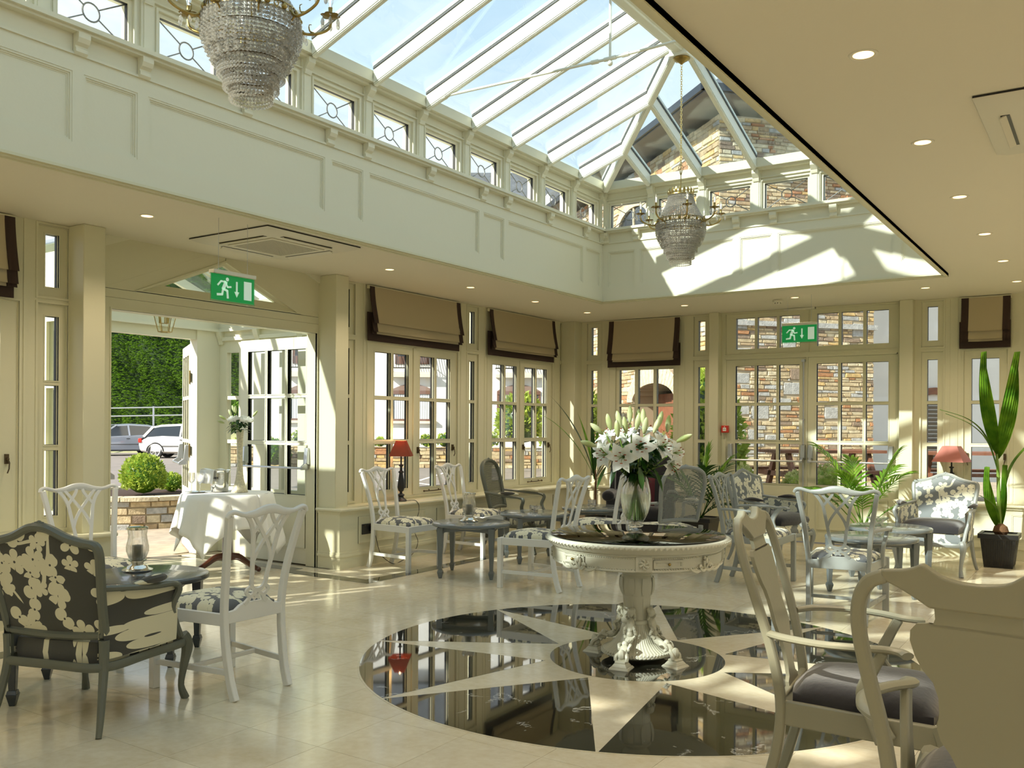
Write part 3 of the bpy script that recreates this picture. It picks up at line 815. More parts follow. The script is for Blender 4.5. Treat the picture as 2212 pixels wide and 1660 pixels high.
for u in (-5.90, -4.78, -1.59, -1.51, -.96): g.box(u - .011, u + .011, 0, .006, .6, H)
obj('wall_end', g, CREAM, kind='structure', label='cream panelled end wall with glazed double doors', cat='wall', sharp=0)
T_R = Matrix(((0, -1, 0, 2.6), (1, 0, 0, 0), (0, 0, 1, 0), (0, 0, 0, 1)))
T_B = Matrix(((1, 0, 0, 0), (0, 1, 0, -5), (0, 0, 1, 0), (0, 0, 0, 1)))
for nm, T, u0, u1, us, lb in (('wall_right', T_R, -5, 11.45, [-4.2 + 2.2 * k for k in range(7)], 'cream right-hand wall outside the picture, tall windows added for daylight'), ('wall_back', T_B, -6.7, 2.75, [-6.0 + 2.2 * k for k in range(4)], 'cream wall behind the camera, tall windows added for daylight')):
    hs_ = [(u, u + 1.6, .60, 2.40) for u in us]  # window openings in these unseen walls are added to bring daylight in
    obj(nm, G(T).cells(u0, u1, 0, 2.99, hs_, -.15, 0), CREAM, kind='structure', label=lb, cat='wall', sharp=0)
    for a, b, c, d in hs_:
        w = newwin('plain casement window added out of view to let daylight in', T, [(a, b, c, d)], 'unseen casement windows added for daylight')
        sash(T, w, (a, b, c, d), [(a + .07, a + .77, c + .07, d - .07), (a + .83, b - .07, c + .07, d - .07)])

# dado benches with moulded sill and skirting
def dado(T, u0, u1, w1, lab, nm, endl=False, endr=False, panels=(), wz=0):
    g = G(T)
    g.box(u0, u1, -.02, w1, 0, .555)
    g.box(u0 - .004, u1 + .004, -.02, w1 + .012, 0, .125); g.box(u0 - .014 * endl, u1 + .014 * endr, -.02, w1 + .022, .118, .142); g.box(u0 - .008 * endl, u1 + .008 * endr, -.02, w1 + .014, .14, .165)
    g.box(u0 - .01 * endl, u1 + .01 * endr, -.02, w1 + .02, .54, .56)
    for a, b in panels:
        for d, w in ((.010, .010), (.022, .006)): g.ring(a, b, .228, .495, d, w1 - .001, w1 + w)
    o = obj(nm, g, CREAM, kind='structure', label=lab, cat='dado', sharp=0)
    s = G(T); s.box(u0 - .035 * endl, u1 + .035 * endr, -.03, w1 + .045, .56, .592)
    obj('sill_board', s, CREAM, o, bevel=.012)
W1 = .27
dado(T_LEFT, 6.44, 11.3, W1, 'panelled cream dado bench under the left windows', 'baseboard_left', True, False, [(6.70, 7.75), (7.95, 9.0), (9.2, 10.25), (10.45, 11.0)])
dado(T_LEFT, -5, 4.03, W1, 'panelled cream dado bench left of the porch doorway', 'baseboard_near', False, True, [(2.75, 3.8), (1.5, 2.55)])
dado(T_END, -6.3, -4.25, .22, 'panelled cream dado bench under the end window', 'baseboard_end', False, True, [(-6.0, -5.2), (-5.1, -4.4)])
dado(T_END, -2.10, 2.6, .22, 'panelled cream dado bench right of the end doors', 'baseboard_right', True, False, [(-1.95, -1.1), (-.95, 0), (.2, 1.2)])

# end double doors
dr = thing('door_1', 'glazed double doors with panic bars in the end wall', 'door', kind='structure')
def leaf(T, par, u0, u1, cols, z0=.012, z1=2.27, bars=ROWS, name='door_leaf', fm=CREAM, lock=True):
    ps = [(a, b, c, d) for a, b in cols for c, d in bars]
    g = G(T); g.cells(u0, u1, z0, z1, ps, -.055, -.012)
    for a, b, c, d in ps: g.ring(a - .009, b + .009, c - .009, d + .009, .009, -.05, -.005)
    a, b = cols[0][0], cols[-1][1]
    for d, w in ((.012, .0), (.026, -.006)): g.ring(a, b, .17, .56, d, -.02, w)
    g.m = 1
    for a, b, c, d in ps: g.ring(a - .002, b + .002, c - .002, d + .002, .005, -.058, -.036)
    lf = obj(name, g, [fm, GASK], par, sharp=0)
    for a, b, c, d in ps:
        p = G(T); p.box(a - .003, b + .003, -.04, -.034, c - .003, d + .003); obj('pane', p, GLASS, lf, sharp=0)
    return lf
leaf(T_END, dr, -4.205, -3.185, C1); leaf(T_END, dr, -3.165, -2.14, C2)
g = G(T_END); g.box(-3.182, -3.168, -.05, -.004, 0, 2.28); g.box(-4.215, -4.20, -.1, .004, 0, 2.29); g.box(-2.142, -2.127, -.1, .004, 0, 2.29); g.box(-4.21, -2.13, -.1, .004, 2.272, 2.30)
obj('door_frame', g, CREAM, dr, sharp=0)
def panic(T, par, u0, u1, z=1.0):
    g = G(T)
    for u in (u0, u1):
        g.hexa([(u - .032, -.012, z + .02), (u + .032, -.012, z + .02), (u + .026, .05, z + .04), (u - .026, .05, z + .04)], [(u - .03, -.012, z + .20), (u + .03, -.012, z + .20), (u + .022, .035, z + .195), (u - .022, .035, z + .195)])
        g.hexa([(u - .014, .01, z - .02), (u + .014, .01, z - .02), (u + .014, .10, z - .022), (u - .014, .10, z - .022)], [(u - .016, .01, z + .07), (u + .016, .01, z + .07), (u + .012, .10, z + .012), (u - .012, .10, z + .012)])
    g.sweep([(u0, .095, z - .004), (u1, .095, z - .004)], .0115, n=10)
    obj('panic_bar', g, STEEL, par, bevel=.004)
panic(T_END, dr, -4.14, -3.215); panic(T_END, dr, -3.125, -2.20)
g = G(T_END); g.sweep([(-3.215, .004, 1.2), (-3.215, .004, 2.25)], .009, n=8); g.sweep([(-3.215, .004, .02), (-3.215, .004, 1.0)], .009, n=8); g.box(-3.235, -3.195, -.01, .03, 2.215, 2.245); g.box(-3.23, -3.20, -.01, .02, 1.5, 1.515)
obj('shoot_bolt', g, STEEL, dr)
g = G(T_END); g.box(-3.45, -3.07, .0, .05, 2.855, 2.875); g.box(-3.1, -3.07, 0, .06, 2.86, 2.88)
tag(obj('closer_track', g, PLAST), 'slim white track fixed under the ceiling over the end doors', 'door fitting')

# ================================================================ FURNITURE BUILDERS (local +Y is the front)
def seat_pad(hb, hf, yb, yf, z0, dome, m, par, name='seat', n=12, over=0.0, edge=.03):
    g = G()
    def f(u, v):
        a, b = 2 * u - 1, 2 * v - 1
        # rounded-square map
        a2 = a * sqrt(max(0, 1 - .16 * b * b)); b2 = b * sqrt(max(0, 1 - .16 * a * a))
        y = (yb + yf) / 2 + b2 * (yf - yb) / 2; hw = hb + (hf - hb) * (b2 + 1) / 2
        k = max(0, (1 - abs(a) ** 4) * (1 - abs(b) ** 4))
        return (a2 * hw, y, z0 + edge + dome * k ** .5)
    g.grid(f, n, n)
    rim = [i for i in range(n + 1)] + [(n + 1) * j + n for j in range(1, n + 1)] + [(n + 1) * n + i for i in range(n - 1, -1, -1)] + [(n + 1) * j for j in range(n - 1, 0, -1)]
    b = len(g.v); 
    for i in rim:
        x, y, z = g.v[i]; g.v.append((x * (1 + over), y * (1 + over), z0 + edge * .45))
    for i in rim:
        x, y, z = g.v[i]; g.v.append((x, y, z0))
    L = len(rim)
    for k in range(L):
        j = (k + 1) % L
        g.f.append((rim[k], b + k, b + j, rim[j])); g.f.append((b + k, b + L + k, b + L + j, b + j))
    g.f.append(tuple(b + L + k for k in range(L)))
    g.mi = [0] * len(g.f)
    return obj(name, g, m, par, sharp=60)

def chip_y(z): return -.258 - .215 * max(0, z - .45)
def chippendale(paint, label, group, arms=False, fabric=None):
    t = thing('dining_armchair' if arms else 'dining_chair', label, 'chair', group=group)
    k = 1.10 if arms else 1.0
    for s in (-1, 1):
        g = G(); g.box(s * .229 * k, s * .271 * k, .212, .252, 0, .435); obj('front_leg', g, paint, t, bevel=.003)
        g = G(); g.sweep(spl([(s * .177 * k, -.325, 0), (s * .18 * k, -.292, .10), (s * .186 * k, -.262, .28), (s * .19 * k, -.255, .45), (s * .20 * k, -.277, .62), (s * .223 * k, -.318, .80), (s * .246 * k, -.358, .945)], 4),
                         [.016] * 25, [.022 - .006 * min(1, i / 20) for i in range(25)], up=(0, 1, 0), square=True)
        obj('back_post', g, paint, t, bevel=.005)
    g = G()
    for s in (-1, 1):
        a = s * .248 * k; b = s * .19 * k
        g.hexa([(a - .011, .215, .375), (a + .011, .215, .375), (b + .011, -.25, .375), (b - .011, -.25, .375)], [(a - .011, .215, .438), (a + .011, .215, .438), (b + .011, -.25, .438), (b - .011, -.25, .438)])
        c = s * .179 * k
        g.hexa([(a - .009, .215, .125), (a + .009, .215, .125), (c + .009, -.285, .125), (c - .009, -.285, .125)], [(a - .009, .215, .155), (a + .009, .215, .155), (c + .009, -.285, .155), (c - .009, -.285, .155)])
    g.box(-.235 * k, .235 * k, .225, .247, .375, .438)
    g.box(-.225 * k, .225 * k, -.03, -.010, .128, .152)
    obj('seat_rails', g, paint, t, bevel=.003)
    g = G(); n = 14; w = .185 * k
    g.prism([(-w, .385), (w, .385), (w, .445), (.13, .450), (.10, .470), (.075, .478), (-.075, .478), (-.10, .470), (-.13, .450), (-w, .445)], .248, .270, 'xz')
    obj('back_rail', g, paint, t, bevel=.003)
    g = G(); c = spl([(-.262, .942), (-.252, .962), (-.222, .968), (-.165, .952), (-.10, .952), (-.04, .968), (0, .972), (.04, .968), (.10, .952), (.165, .952), (.222, .968), (.252, .962), (.262, .942)], 4)
    g.sweep([(x * k, chip_y(z) - .01 * (1 - (x / .26) ** 2), z - .004) for x, z in c], .0135, [.013 + .012 * max(0, 1 - (x / .16) ** 2) for x, z in c], n=10)
    obj('crest_rail', g, paint, t)
    g = G()
    def rib(path, w=.0105, th=.0065):
        p = spl(path, 4)
        g.sweep([(x * k, chip_y(z) - .004, z) for x, z in p], w, th, up=(0, 1, .22), square=True)
    for s in (-1, 1):
        rib([(s * .150, .950), (s * .112, .905), (s * .085, .845), (s * .072, .77), (s * .060, .69), (s * .050, .62), (s * .046, .575), (s * .030, .548), (0, .538)])
        rib([(s * .105, .948), (s * .070, .905), (s * .028, .850), (-s * .010, .800), (-s * .042, .745), (-s * .060, .69)], .009)
        rib([(s * .020, .950), (s * .028, .925), (s * .055, .885), (s * .082, .850)], .009)
        rib([(s * .040, .565), (s * .066, .548), (s * .070, .530), (s * .045, .508), (s * .022, .520), (0, .540)], .0085)
        rib([(s * .045, .510), (s * .050, .492), (s * .074, .470)], .011)
        rib([(s * .022, .520), (0, .505), (-s * .020, .490)], .008)
    obj('splat', g, paint, t, sharp=25)
    seat_pad(.180 * k, .245 * k, -.245, .238, .425, .045, fabric or FLO_S, t)
    if arms:
        for s in (-1, 1):
            g = G()
            p = spl([(s * .218, -.285, .665), (s * .262, -.17, .672), (s * .295, -.02, .668), (s * .305, .09, .662), (s * .305, .15, .665), (s * .303, .178, .650), (s * .300, .168, .636)], 5)
            g.sweep(p, [.016 + .008 * min(1, i / 18) for i in range(len(p))], [.013] * len(p), n=8)
            obj('arm', g, paint, t)
            g = G(); g.sweep(spl([(s * .298, .105, .655), (s * .288, .055, .60), (s * .275, .035, .53), (s * .268, .06, .46), (s * .266, .085, .385)], 5), [.014] * 21, [.019 + .006 * i / 20 for i in range(21)], up=(0, 1, 0), square=True)
            obj('arm_support', g, paint, t, bevel=.004)
    return t

def qa_y(z): return -.262 - (.035 * (z - .45) / .2 if z < .65 else .035 + .30 * (z - .65))
def queen_anne(label, group):
    t = thing('splat_back_armchair', label, 'chair', group=group)
    P = QAP
    for s in (-1, 1):
        g = G(); pts = spl([(s * .195, -.36, 0), (s * .200, -.315, .12), (s * .212, -.27, .30), (s * .220, qa_y(.45), .45), (s * .232, qa_y(.62), .62), (s * .255, qa_y(.78), .78), (s * .268, qa_y(.90), .90), (s * .262, qa_y(.98), .98), (s * .235, qa_y(1.035), 1.035), (s * .19, qa_y(1.06), 1.058)], 4)
        g.sweep(pts, [.021 - .004 * min(1, i / 16) for i in range(len(pts))], [.020 - .005 * min(1, i / 24) for i in range(len(pts))], up=(0, 1, 0), square=True)
        obj('back_post', g, P, t, bevel=.008)
    g = G()
    top = spl([(-.20, 1.072), (-.15, 1.078), (-.125, 1.086), (-.108, 1.094), (-.09, 1.084), (-.06, 1.066), (0, 1.058), (.06, 1.066), (.09, 1.084), (.108, 1.094), (.125, 1.086), (.15, 1.078), (.20, 1.072)], 3)
    def low(x):
        a = abs(x)
        return 1.045 - .055 * max(0, min(1, (.20 - a) / .10)) ** 1.3
    vs = []
    for x, z in top:
        zl = low(x)
        vs += [(x, qa_y(z) - .016, z), (x, qa_y(z) + .014, z), (x, qa_y(zl) + .016, zl), (x, qa_y(zl) - .014, zl)]
    n = len(top); fs = [(0, 1, 2, 3), (4 * n - 1, 4 * n - 2, 4 * n - 3, 4 * n - 4)]
    for i in range(n - 1):
        for q in range(4): fs.append((4 * i + q, 4 * i + 4 + q, 4 * i + 4 + (q + 1) % 4, 4 * i + (q + 1) % 4))
    g.add(vs, fs); obj('crest_rail', g, P, t, bevel=.006)
    W_ = [(.455, .085), (.475, .085), (.49, .058), (.53, .050), (.58, .058), (.63, .080), (.66, .100), (.69, .106), (.73, .098), (.77, .097), (.806, .106), (.835, .128), (.868, .142), (.905, .150), (.93, .147), (.948, .132), (.952, .108), (.945, .098), (.965, .090), (.99, .090), (1.02, .104)]
    g = G(); vs = []; fs = []
    for z, w in W_:
        y = qa_y(z)
        vs += [(-w, y - .006, z), (w, y - .006, z), (w, y + .007, z), (-w, y + .007, z)]
    n = len(W_); fs = [(3, 2, 1, 0), (4 * n - 4, 4 * n - 3, 4 * n - 2, 4 * n - 1)]
    for i in range(n - 1):
        for q in range(4): fs.append((4 * i + q, 4 * i + (q + 1) % 4, 4 * i + 4 + (q + 1) % 4, 4 * i + 4 + q))
    g.add(vs, fs); obj('splat', g, P, t, sharp=30)
    g = G()
    for s in (-1, 1):
        a, b = s * .275, s * .215
        g.hexa([(a - .014, .245, .36), (a + .014, .245, .36), (b + .014, -.25, .36), (b - .014, -.25, .36)], [(a - .014, .245, .445), (a + .014, .245, .445), (b + .014, -.25, .445), (b - .014, -.25, .445)])
    g.box(-.275, .275, .235, .262, .36, .445); g.box(-.21, .21, -.272, -.248, .37, .46)
    obj('seat_rails', g, P, t, bevel=.006)
    for s in (-1, 1):
        g = G(); g.sweep(spl([(s * .262, .25, .44), (s * .285, .275, .37), (s * .278, .27, .27), (s * .258, .248, .14), (s * .262, .256, .05), (s * .272, .268, .0)], 5), [.034 - .0 * i if i < 6 else max(.017, .036 - .0016 * (i - 5)) for i in range(21)] + [.018, .022, .027, .030, .030], n=10, up=(0, 1, 0))
        obj('cabriole_leg', g, P, t)
        g = G(); p = spl([(s * .240, qa_y(.68) + .01, .678), (s * .300, -.235, .682), (s * .338, -.11, .682), (s * .318, .01, .680), (s * .288, .09, .676), (s * .292, .135, .672), (s * .312, .155, .668)], 5)
        g.sweep(p, [.019 + .004 * i / 30 for i in range(len(p))], .013, n=10); obj('arm', g, P, t)
        g = G(); g.sweep(spl([(s * .290, .08, .670), (s * .280, .045, .60), (s * .268, .015, .52), (s * .276, .05, .45), (s * .290, .09, .375)], 5), [.013] * 21, [.018 + .018 * (i / 20) ** 2 for i in range(21)], up=(0, 1, 0), square=True)
        obj('arm_support', g, P, t, bevel=.006)
    seat_pad(.212, .275, -.245, .25, .435, .055, VELV, t, over=.0)
    return t

def round_table(paint, label, group, r=.37, side=.48):
    t = thing('coffee_table', label, 'table', group=group)
    g = G(); g.lathe([(r - .012, .466), (r, .472), (r + .002, .485), (r - .004, .497), (r - .012, .50)], 64); obj('tabletop', g, paint, t, sharp=50)
    h = side / 2
    g = G()
    for q in range(4):
        a = q * pi / 2
        g.T = Matrix.Rotation(a, 4, 'Z')
        pts = [(-h, .405), (-h + .05, .425), (0, .440), (h - .05, .425), (h, .405), (h, .466), (-h, .466)]
        g.prism(pts, h - .012, h + .012, 'xz')
        g.prism(pts, -h - .012 + .024, -h - .012, 'xz') if False else None
    g.T = None
    obj('apron', g, paint, t, sharp=25)
    for sx in (-1, 1):
        for sy in (-1, 1):
            g = G()
            def sq(w, z): return [(sx * h - w, sy * h - w, z), (sx * h + w, sy * h - w, z), (sx * h + w, sy * h + w, z), (sx * h - w, sy * h + w, z)]
            g.hexa(sq(.016, .075), sq(.029, .466)); g.hexa(sq(.024, .058), sq(.020, .078)); g.hexa(sq(.013, 0), sq(.026, .060))
            obj('leg', g, paint, t, bevel=.002)
    return t

def outline_half(kind):
    if kind == 'cane': return [(.215, .47), (.225, .60), (.245, .76), (.245, .86), (.215, .94), (.15, .985), (.07, 1.005), (0, 1.012)]
    return [(.262, .44), (.272, .58), (.292, .74), (.300, .82), (.285, .858), (.225, .868), (.14, .890), (.055, .928), (0, .936)]
def back_y(z): return -.262 - .24 * (z - .42)
def bergere(paint, fab, fabs, fside, label, group, kind='closed', pad=None, cushion=None, arms=True, thin=1.0):
    t = thing('upholstered_armchair' if kind == 'closed' else 'cane_armchair', label, 'armchair', group=group)
    hb = spl(outline_half(kind), 4)
    loop = [(x, z) for x, z in hb] + [(-x, z) for x, z in hb[-2::-1]]
    z0 = hb[0][1]
    bot = [(-hb[0][0] + 2 * hb[0][0] * i / 8, z0 + .018 * sin(pi * i / 8) * (1 if kind == 'cane' else -1) * .8) for i in range(1, 8)]
    lp = loop + bot
    g = G(); g.sweep([(x, back_y(z), z) for x, z in lp], .021 * thin, .024 * thin, n=8, closed=True, up=(0, 1, 0))
    ctop = hb[-1][1]
    for i in range(-3, 4): g.ball((i * .016, back_y(ctop) + .006, ctop + .016 - abs(i) * .004), .014 - abs(i) * .0015, 8, 5)
    obj('back_frame', g, paint, t)
    def hw(z):
        for a, b in zip(hb, hb[1:]):
            if a[1] <= z <= b[1]: return a[0] + (b[0] - a[0]) * (z - a[1]) / max(1e-6, b[1] - a[1])
        return hb[0][0]
    def zt(x):
        x = abs(x); best = ctop
        for a, b in zip(hb, hb[1:]):
            if b[0] <= x <= a[0] and a[1] > .7: best = a[1] + (b[1] - a[1]) * (a[0] - x) / max(1e-6, a[0] - b[0]); break
        return best
    if kind == 'cane':
        g = G(); zs = z0
        k = 0
        while zs < ctop - .01:
            w = hw(zs) if zs < .86 else next((abs(a[0]) for a in hb if a[1] > zs), 0)
            if w > .02: g.box(-w, w, back_y(zs) - .0015, back_y(zs) + .0015, zs, zs + .0045)
            zs += .0145
        x = -.24
        while x < .24:
            zz = zt(x) if abs(x) < .24 else .86
            zlo = z0
            g.hexa([(x, back_y(zlo) - .0022, zlo), (x + .004, back_y(zlo) - .0022, zlo), (x + .004, back_y(zlo) + .001, zlo), (x, back_y(zlo) + .001, zlo)], [(x, back_y(zz) - .0022, zz), (x + .004, back_y(zz) - .0022, zz), (x + .004, back_y(zz) + .001, zz), (x, back_y(zz) + .001, zz)])
            x += .0145
        obj('cane_panel', g, paint, t, sharp=0)
    else:
        for sg, nm in ((-1, 'outer_back'), (1, 'inner_back')):
            g = G()
            def f(u, v):
                a = 2 * u - 1; x = a * (.255 + .03 * min(1, v * 1.3)); z = z0 + v * (zt(x) - z0)
                k = max(0, (1 - abs(a) ** 6) * (1 - abs(2 * v - 1) ** 8))
                return (x, back_y(z) + sg * (.004 + (.012 if sg < 0 else .04) * k ** .5), z)
            g.grid(f, 14, 14)
            if sg > 0: g.f = [tuple(reversed(q)) for q in g.f]
            obj(nm, g, fab, t, sharp=60)
    zs = .30
    seat_pad(.25, .30, -.27, .27, zs, .02, fabs, t, 'seat', edge=.10, over=.03)
    g = G(); br = [(x, -.29 - .0 * x, zs + .0) for x in (-.25, 0, .25)]
    ring_ = [(-.262, -.285), (0, -.295), (.262, -.285), (.30, 0), (.315, .26), (.17, .295), (0, .305), (-.17, .295), (-.315, .26), (-.30, 0)]
    g.sweep([(x, y, zs - .004 + (.014 * abs(cos(i))) * 0) for i, (x, y) in enumerate(spl(ring_ + [ring_[0]], 4)[:-1])], .014, .022, n=8, closed=True)
    obj('seat_frame', g, paint, t)
    if cushion: seat_pad(.245, .285, -.24, .285, .405, .05, cushion, t, 'cushion', edge=.065, over=.03)
    for s in (-1, 1):
        g = G(); g.sweep(spl([(s * .262, -.275, .42), (s * .262, -.275, .30), (s * .272, -.298, .18), (s * .285, -.325, .07), (s * .300, -.355, 0)], 4), [.025 - .0007 * i for i in range(17)], n=8, up=(0, 1, 0)); obj('rear_leg', g, paint, t)
        g = G(); g.sweep(spl([(s * .298, .262, .33), (s * .312, .285, .27), (s * .298, .275, .16), (s * .288, .270, .07), (s * .300, .290, 0)], 4), [.032, .034, .034, .032, .030, .027, .024, .022, .020, .018, .017, .016, .016, .018, .020, .021, .021], n=8, up=(0, 1, 0)); obj('cabriole_leg', g, paint, t)
        if not arms: continue
        g = G(); ap = spl([(s * .268, back_y(.66), .66), (s * .315, -.18, .645), (s * .345, -.02, .628), (s * .348, .10, .62), (s * .340, .155, .605)], 5)
        g.sweep(ap, .018, .015, n=8)
        g.sweep(spl([(s * .340, .150, .61), (s * .345, .165, .58), (s * .325, .14, .50), (s * .312, .18, .42), (s * .305, .235, .33)], 5), [.017] * 21, [.020] * 21, n=8, up=(0, 1, 0))
        obj('arm', g, paint, t)
        g = G(); g.sweep([(s * (.318 + .028 * sin(pi * i / 8)), -.14 + .24 * i / 8, .652 + .012 * sin(pi * i / 8)) for i in range(9)], [.012 + .016 * sin(pi * i / 8) for i in range(9)], [.008 + .014 * sin(pi * i / 8) for i in range(9)], n=8)
        obj('arm_pad', g, pad or fab, t)
        if kind == 'closed':
            g = G()
            def f2(u, v):
                y = -.29 + u * .46; zt_ = .645 - .05 * u
                return (s * (.268 + .06 * sin(min(1, u * 1.2) * pi / 2) + .006 * sin(pi * v)), y, .33 + v * (zt_ - .33))
            g.grid(f2, 8, 6)
            def f3(u, v):
                x, y, z = f2(u, v); return (x - s * .03, y, z)
            g.grid(f3, 8, 6)
            obj('side_panel', g, fside, t, sharp=60)
    return t

# ================================================================ PLACE THE SEATING
def face(o, x, y, deg):      # deg: compass of the front, measured from +X anticlockwise
    o.location = (x, y, 0); o.rotation_euler = (0, 0, radians(deg - 90)); return o
GW = 'white lattice-back dining chairs'
c0 = chippendale(WHITEP, 'white lattice-back chair with its back to us beside the black table at left', GW)
face(c0, -4.035, 3.245, 180)
for x, y, d, lb in [(-5.62, 3.55, -8, 'white lattice-back chair behind the dark armchair, in front of the left wall column'),
                    (-5.86, 6.93, 2, 'white lattice-back chair in front of the first table lamp on the sill'),
                    (-5.86, 8.12, 5, 'white lattice-back chair under the first roman blind, behind the table with the hurricane lamp'),
                    (-4.235, 6.80, 180, 'white lattice-back chair turned to the windows, left of the pedestal table'),
                    (-4.28, 7.98, 185, 'white lattice-back chair seen behind the lily vase')]:
    c = dup(c0, (x, y, 0), radians(d - 90), lb, GW)
GA = 'light grey lattice-back armchairs on the right'
a0 = chippendale(GREYP, 'light grey lattice-back armchair seen side-on in front of the end doors', GA, arms=True)
face(a0, -2.70, 8.11, 0)
a1 = dup(a0, (-1.70, 7.03, 0), radians(96 - 90), 'light grey lattice-back armchair with its back to us in front of two round tables', GA)

GQ = 'grey splat-back armchairs with black velvet seats'
q0 = queen_anne('dark grey splat-back armchair with black velvet seat seen side-on in the right foreground', GQ)
face(q0, -.745, 3.44, 6)
dup(q0, (-.215, 2.66, 0), radians(84 - 90), 'grey splat-back armchair seen from behind, cut by the lower right corner', GQ)
dup(q0, (.13, 4.35, 0), radians(165 - 90), 'grey splat-back armchair of which only one post shows at the right edge', GQ)

GT = 'round spade-foot coffee tables'
def tbl(o, x, y, d): o.location = (x, y, 0); o.rotation_euler = (0, 0, radians(d)); return o
tb = tbl(round_table(TBLK, 'round black coffee table holding a hurricane lamp in the left foreground', GT), -4.88, 3.355, 35)
dup(tb, (-4.90, 2.42, 0), radians(42), 'round black coffee table mostly hidden by the dark floral armchair', GT)
tg_ = tbl(round_table(TLIT, 'round slate-grey coffee table with a hurricane lamp near the left windows', GT), -5.07, 6.95, 24)
for x, y, d, lb in [(-5.10, 8.12, 50, 'round slate-grey coffee table with glass votives behind the one with the hurricane lamp'),
                    (-4.92, 9.10, 30, 'round slate-grey coffee table with a cut-glass votive in front of the black wing chair'),
                    (-1.72, 8.05, 45, 'nearer round grey coffee table in front of the light grey armchair'),
                    (-1.75, 8.93, 40, 'farther round grey coffee table with a crystal dish in front of the floral armchair'),
                    (-.12, 3.52, 20, 'round grey coffee table cut by the right edge in the foreground')]:
    dup(tg_, (x, y, 0), radians(d), lb, GT)

GB = 'floral upholstered armchairs'
b0 = bergere(DKGREY, FLO_D, FLO_DS, FLO_D, 'dark armchair in blossom print seen from behind in the left foreground', GB, pad=FLO_D)
face(b0, -4.165, 2.60, 109)
b1 = bergere(GREYP, FLO_G, FLO_G, FLO_GS, 'grey blossom-print armchair facing us beneath the right table lamp', GB, pad=VELV, cushion=VELV)
face(b1, -1.49, 9.80, 265)
dup(b1, (-3.03, 9.55, 0), radians(-15 - 90), 'grey blossom-print armchair seen side-on behind the lattice-back armchair at the end doors', GB)

GC = 'cane-back armchairs'
CANED = mat('dark_grey_cane', (0.07, 0.08, 0.065), 0.45)
k0 = bergere(DKGREY, FLO_D, FLO_DS, FLO_D, 'dark grey cane-back armchair in front of the second window', GC, kind='cane', pad=FLO_D)
face(k0, -5.66, 8.70, 12)
k1 = bergere(GREYP, FLO_G, FLO_S, FLO_G, 'light grey cane-back armchair seen from behind, right of the lily vase', GC, kind='cane', pad=FLO_G)
face(k1, -3.86, 8.62, 146)

# black wing chair
def wing_chair():
    t = thing('wing_armchair', 'black velvet wing armchair behind the lilies in the far corner', 'armchair')
    g = G()
    def f(u, v):
        a = 2 * u - 1
        return (a * (.33 + .02 * v), -.26 - .16 * v + .05 * (a * a), .40 + v * (.74 - .07 * a * a * a * a))
    g.grid(f, 12, 10)
    def fb(u, v):
        x, y, z = f(1 - u, v); return (x, y - .10, z)
    g.grid(fb, 12, 10)
    g.sweep([(f(i / 12, 1)[0], f(i / 12, 1)[1] - .05, f(i / 12, 1)[2]) for i in range(13)], .052, .03, n=8)
    obj('back', g, VELV, t, sharp=60)
    for s in (-1, 1):
        g = G(); pr = spl([(-.36, .45), (-.12, .52), (-.10, .70), (-.18, .90), (-.36, 1.07), (-.42, 1.04)], 4)
        n = len(pr); x0, x1 = s * .33, s * .39
        vs = [(x0, y, z) for y, z in pr] + [(x1, y, z) for y, z in pr]
        g.add(vs, [tuple(range(n)), tuple(range(2 * n - 1, n - 1, -1))] + [(i, n + i, n + (i + 1) % n, (i + 1) % n) for i in range(n)])
        obj('wing', g, VELV, t, bevel=.02, seg=3)
        g = G(); g.box(s * .27, s * .40, -.32, .28, .30, .56); g.sweep([(s * .36, -.28, .585), (s * .37, 0, .59), (s * .375, .30, .585)], .075, .065, n=12)
        obj('arm', g, VELV, t, bevel=.03, seg=3)
        for y in (-.28, .26):
            g = G(); g.lathe([(.012, 0), (.022, .16), (.025, .20)], 8, (s * .30, y, 0)); obj('leg', g, MAHOG, t)
    seat_pad(.27, .28, -.25, .31, .20, .02, VELV, t, 'seat_base', edge=.12)
    seat_pad(.265, .275, -.24, .33, .33, .05, VELV, t, 'cushion', edge=.10)
    return t
face(wing_chair(), -4.78, 10.02, 292)
MAR = mat('maroon_fabric', (0.09, 0.012, 0.018), 0.9)
g = G()
g.grid(lambda u, v: ((u - .5) * .36, .035 * max(0, (1 - (2 * u - 1) ** 4) * (1 - (2 * v - 1) ** 4)) ** .5, v * .34), 8, 8)
g.grid(lambda u, v: ((.5 - u) * .36, -.035 * max(0, (1 - (2 * u - 1) ** 4) * (1 - (2 * v - 1) ** 4)) ** .5, v * .34), 8, 8)
cu = obj('scatter_cushion', g, MAR, None, loc=(-4.72, 9.83, .47), label='maroon scatter cushion propped in the black wing chair', cat='cushion', sharp=60)
cu.rotation_euler = (radians(-16), 0, radians(20))

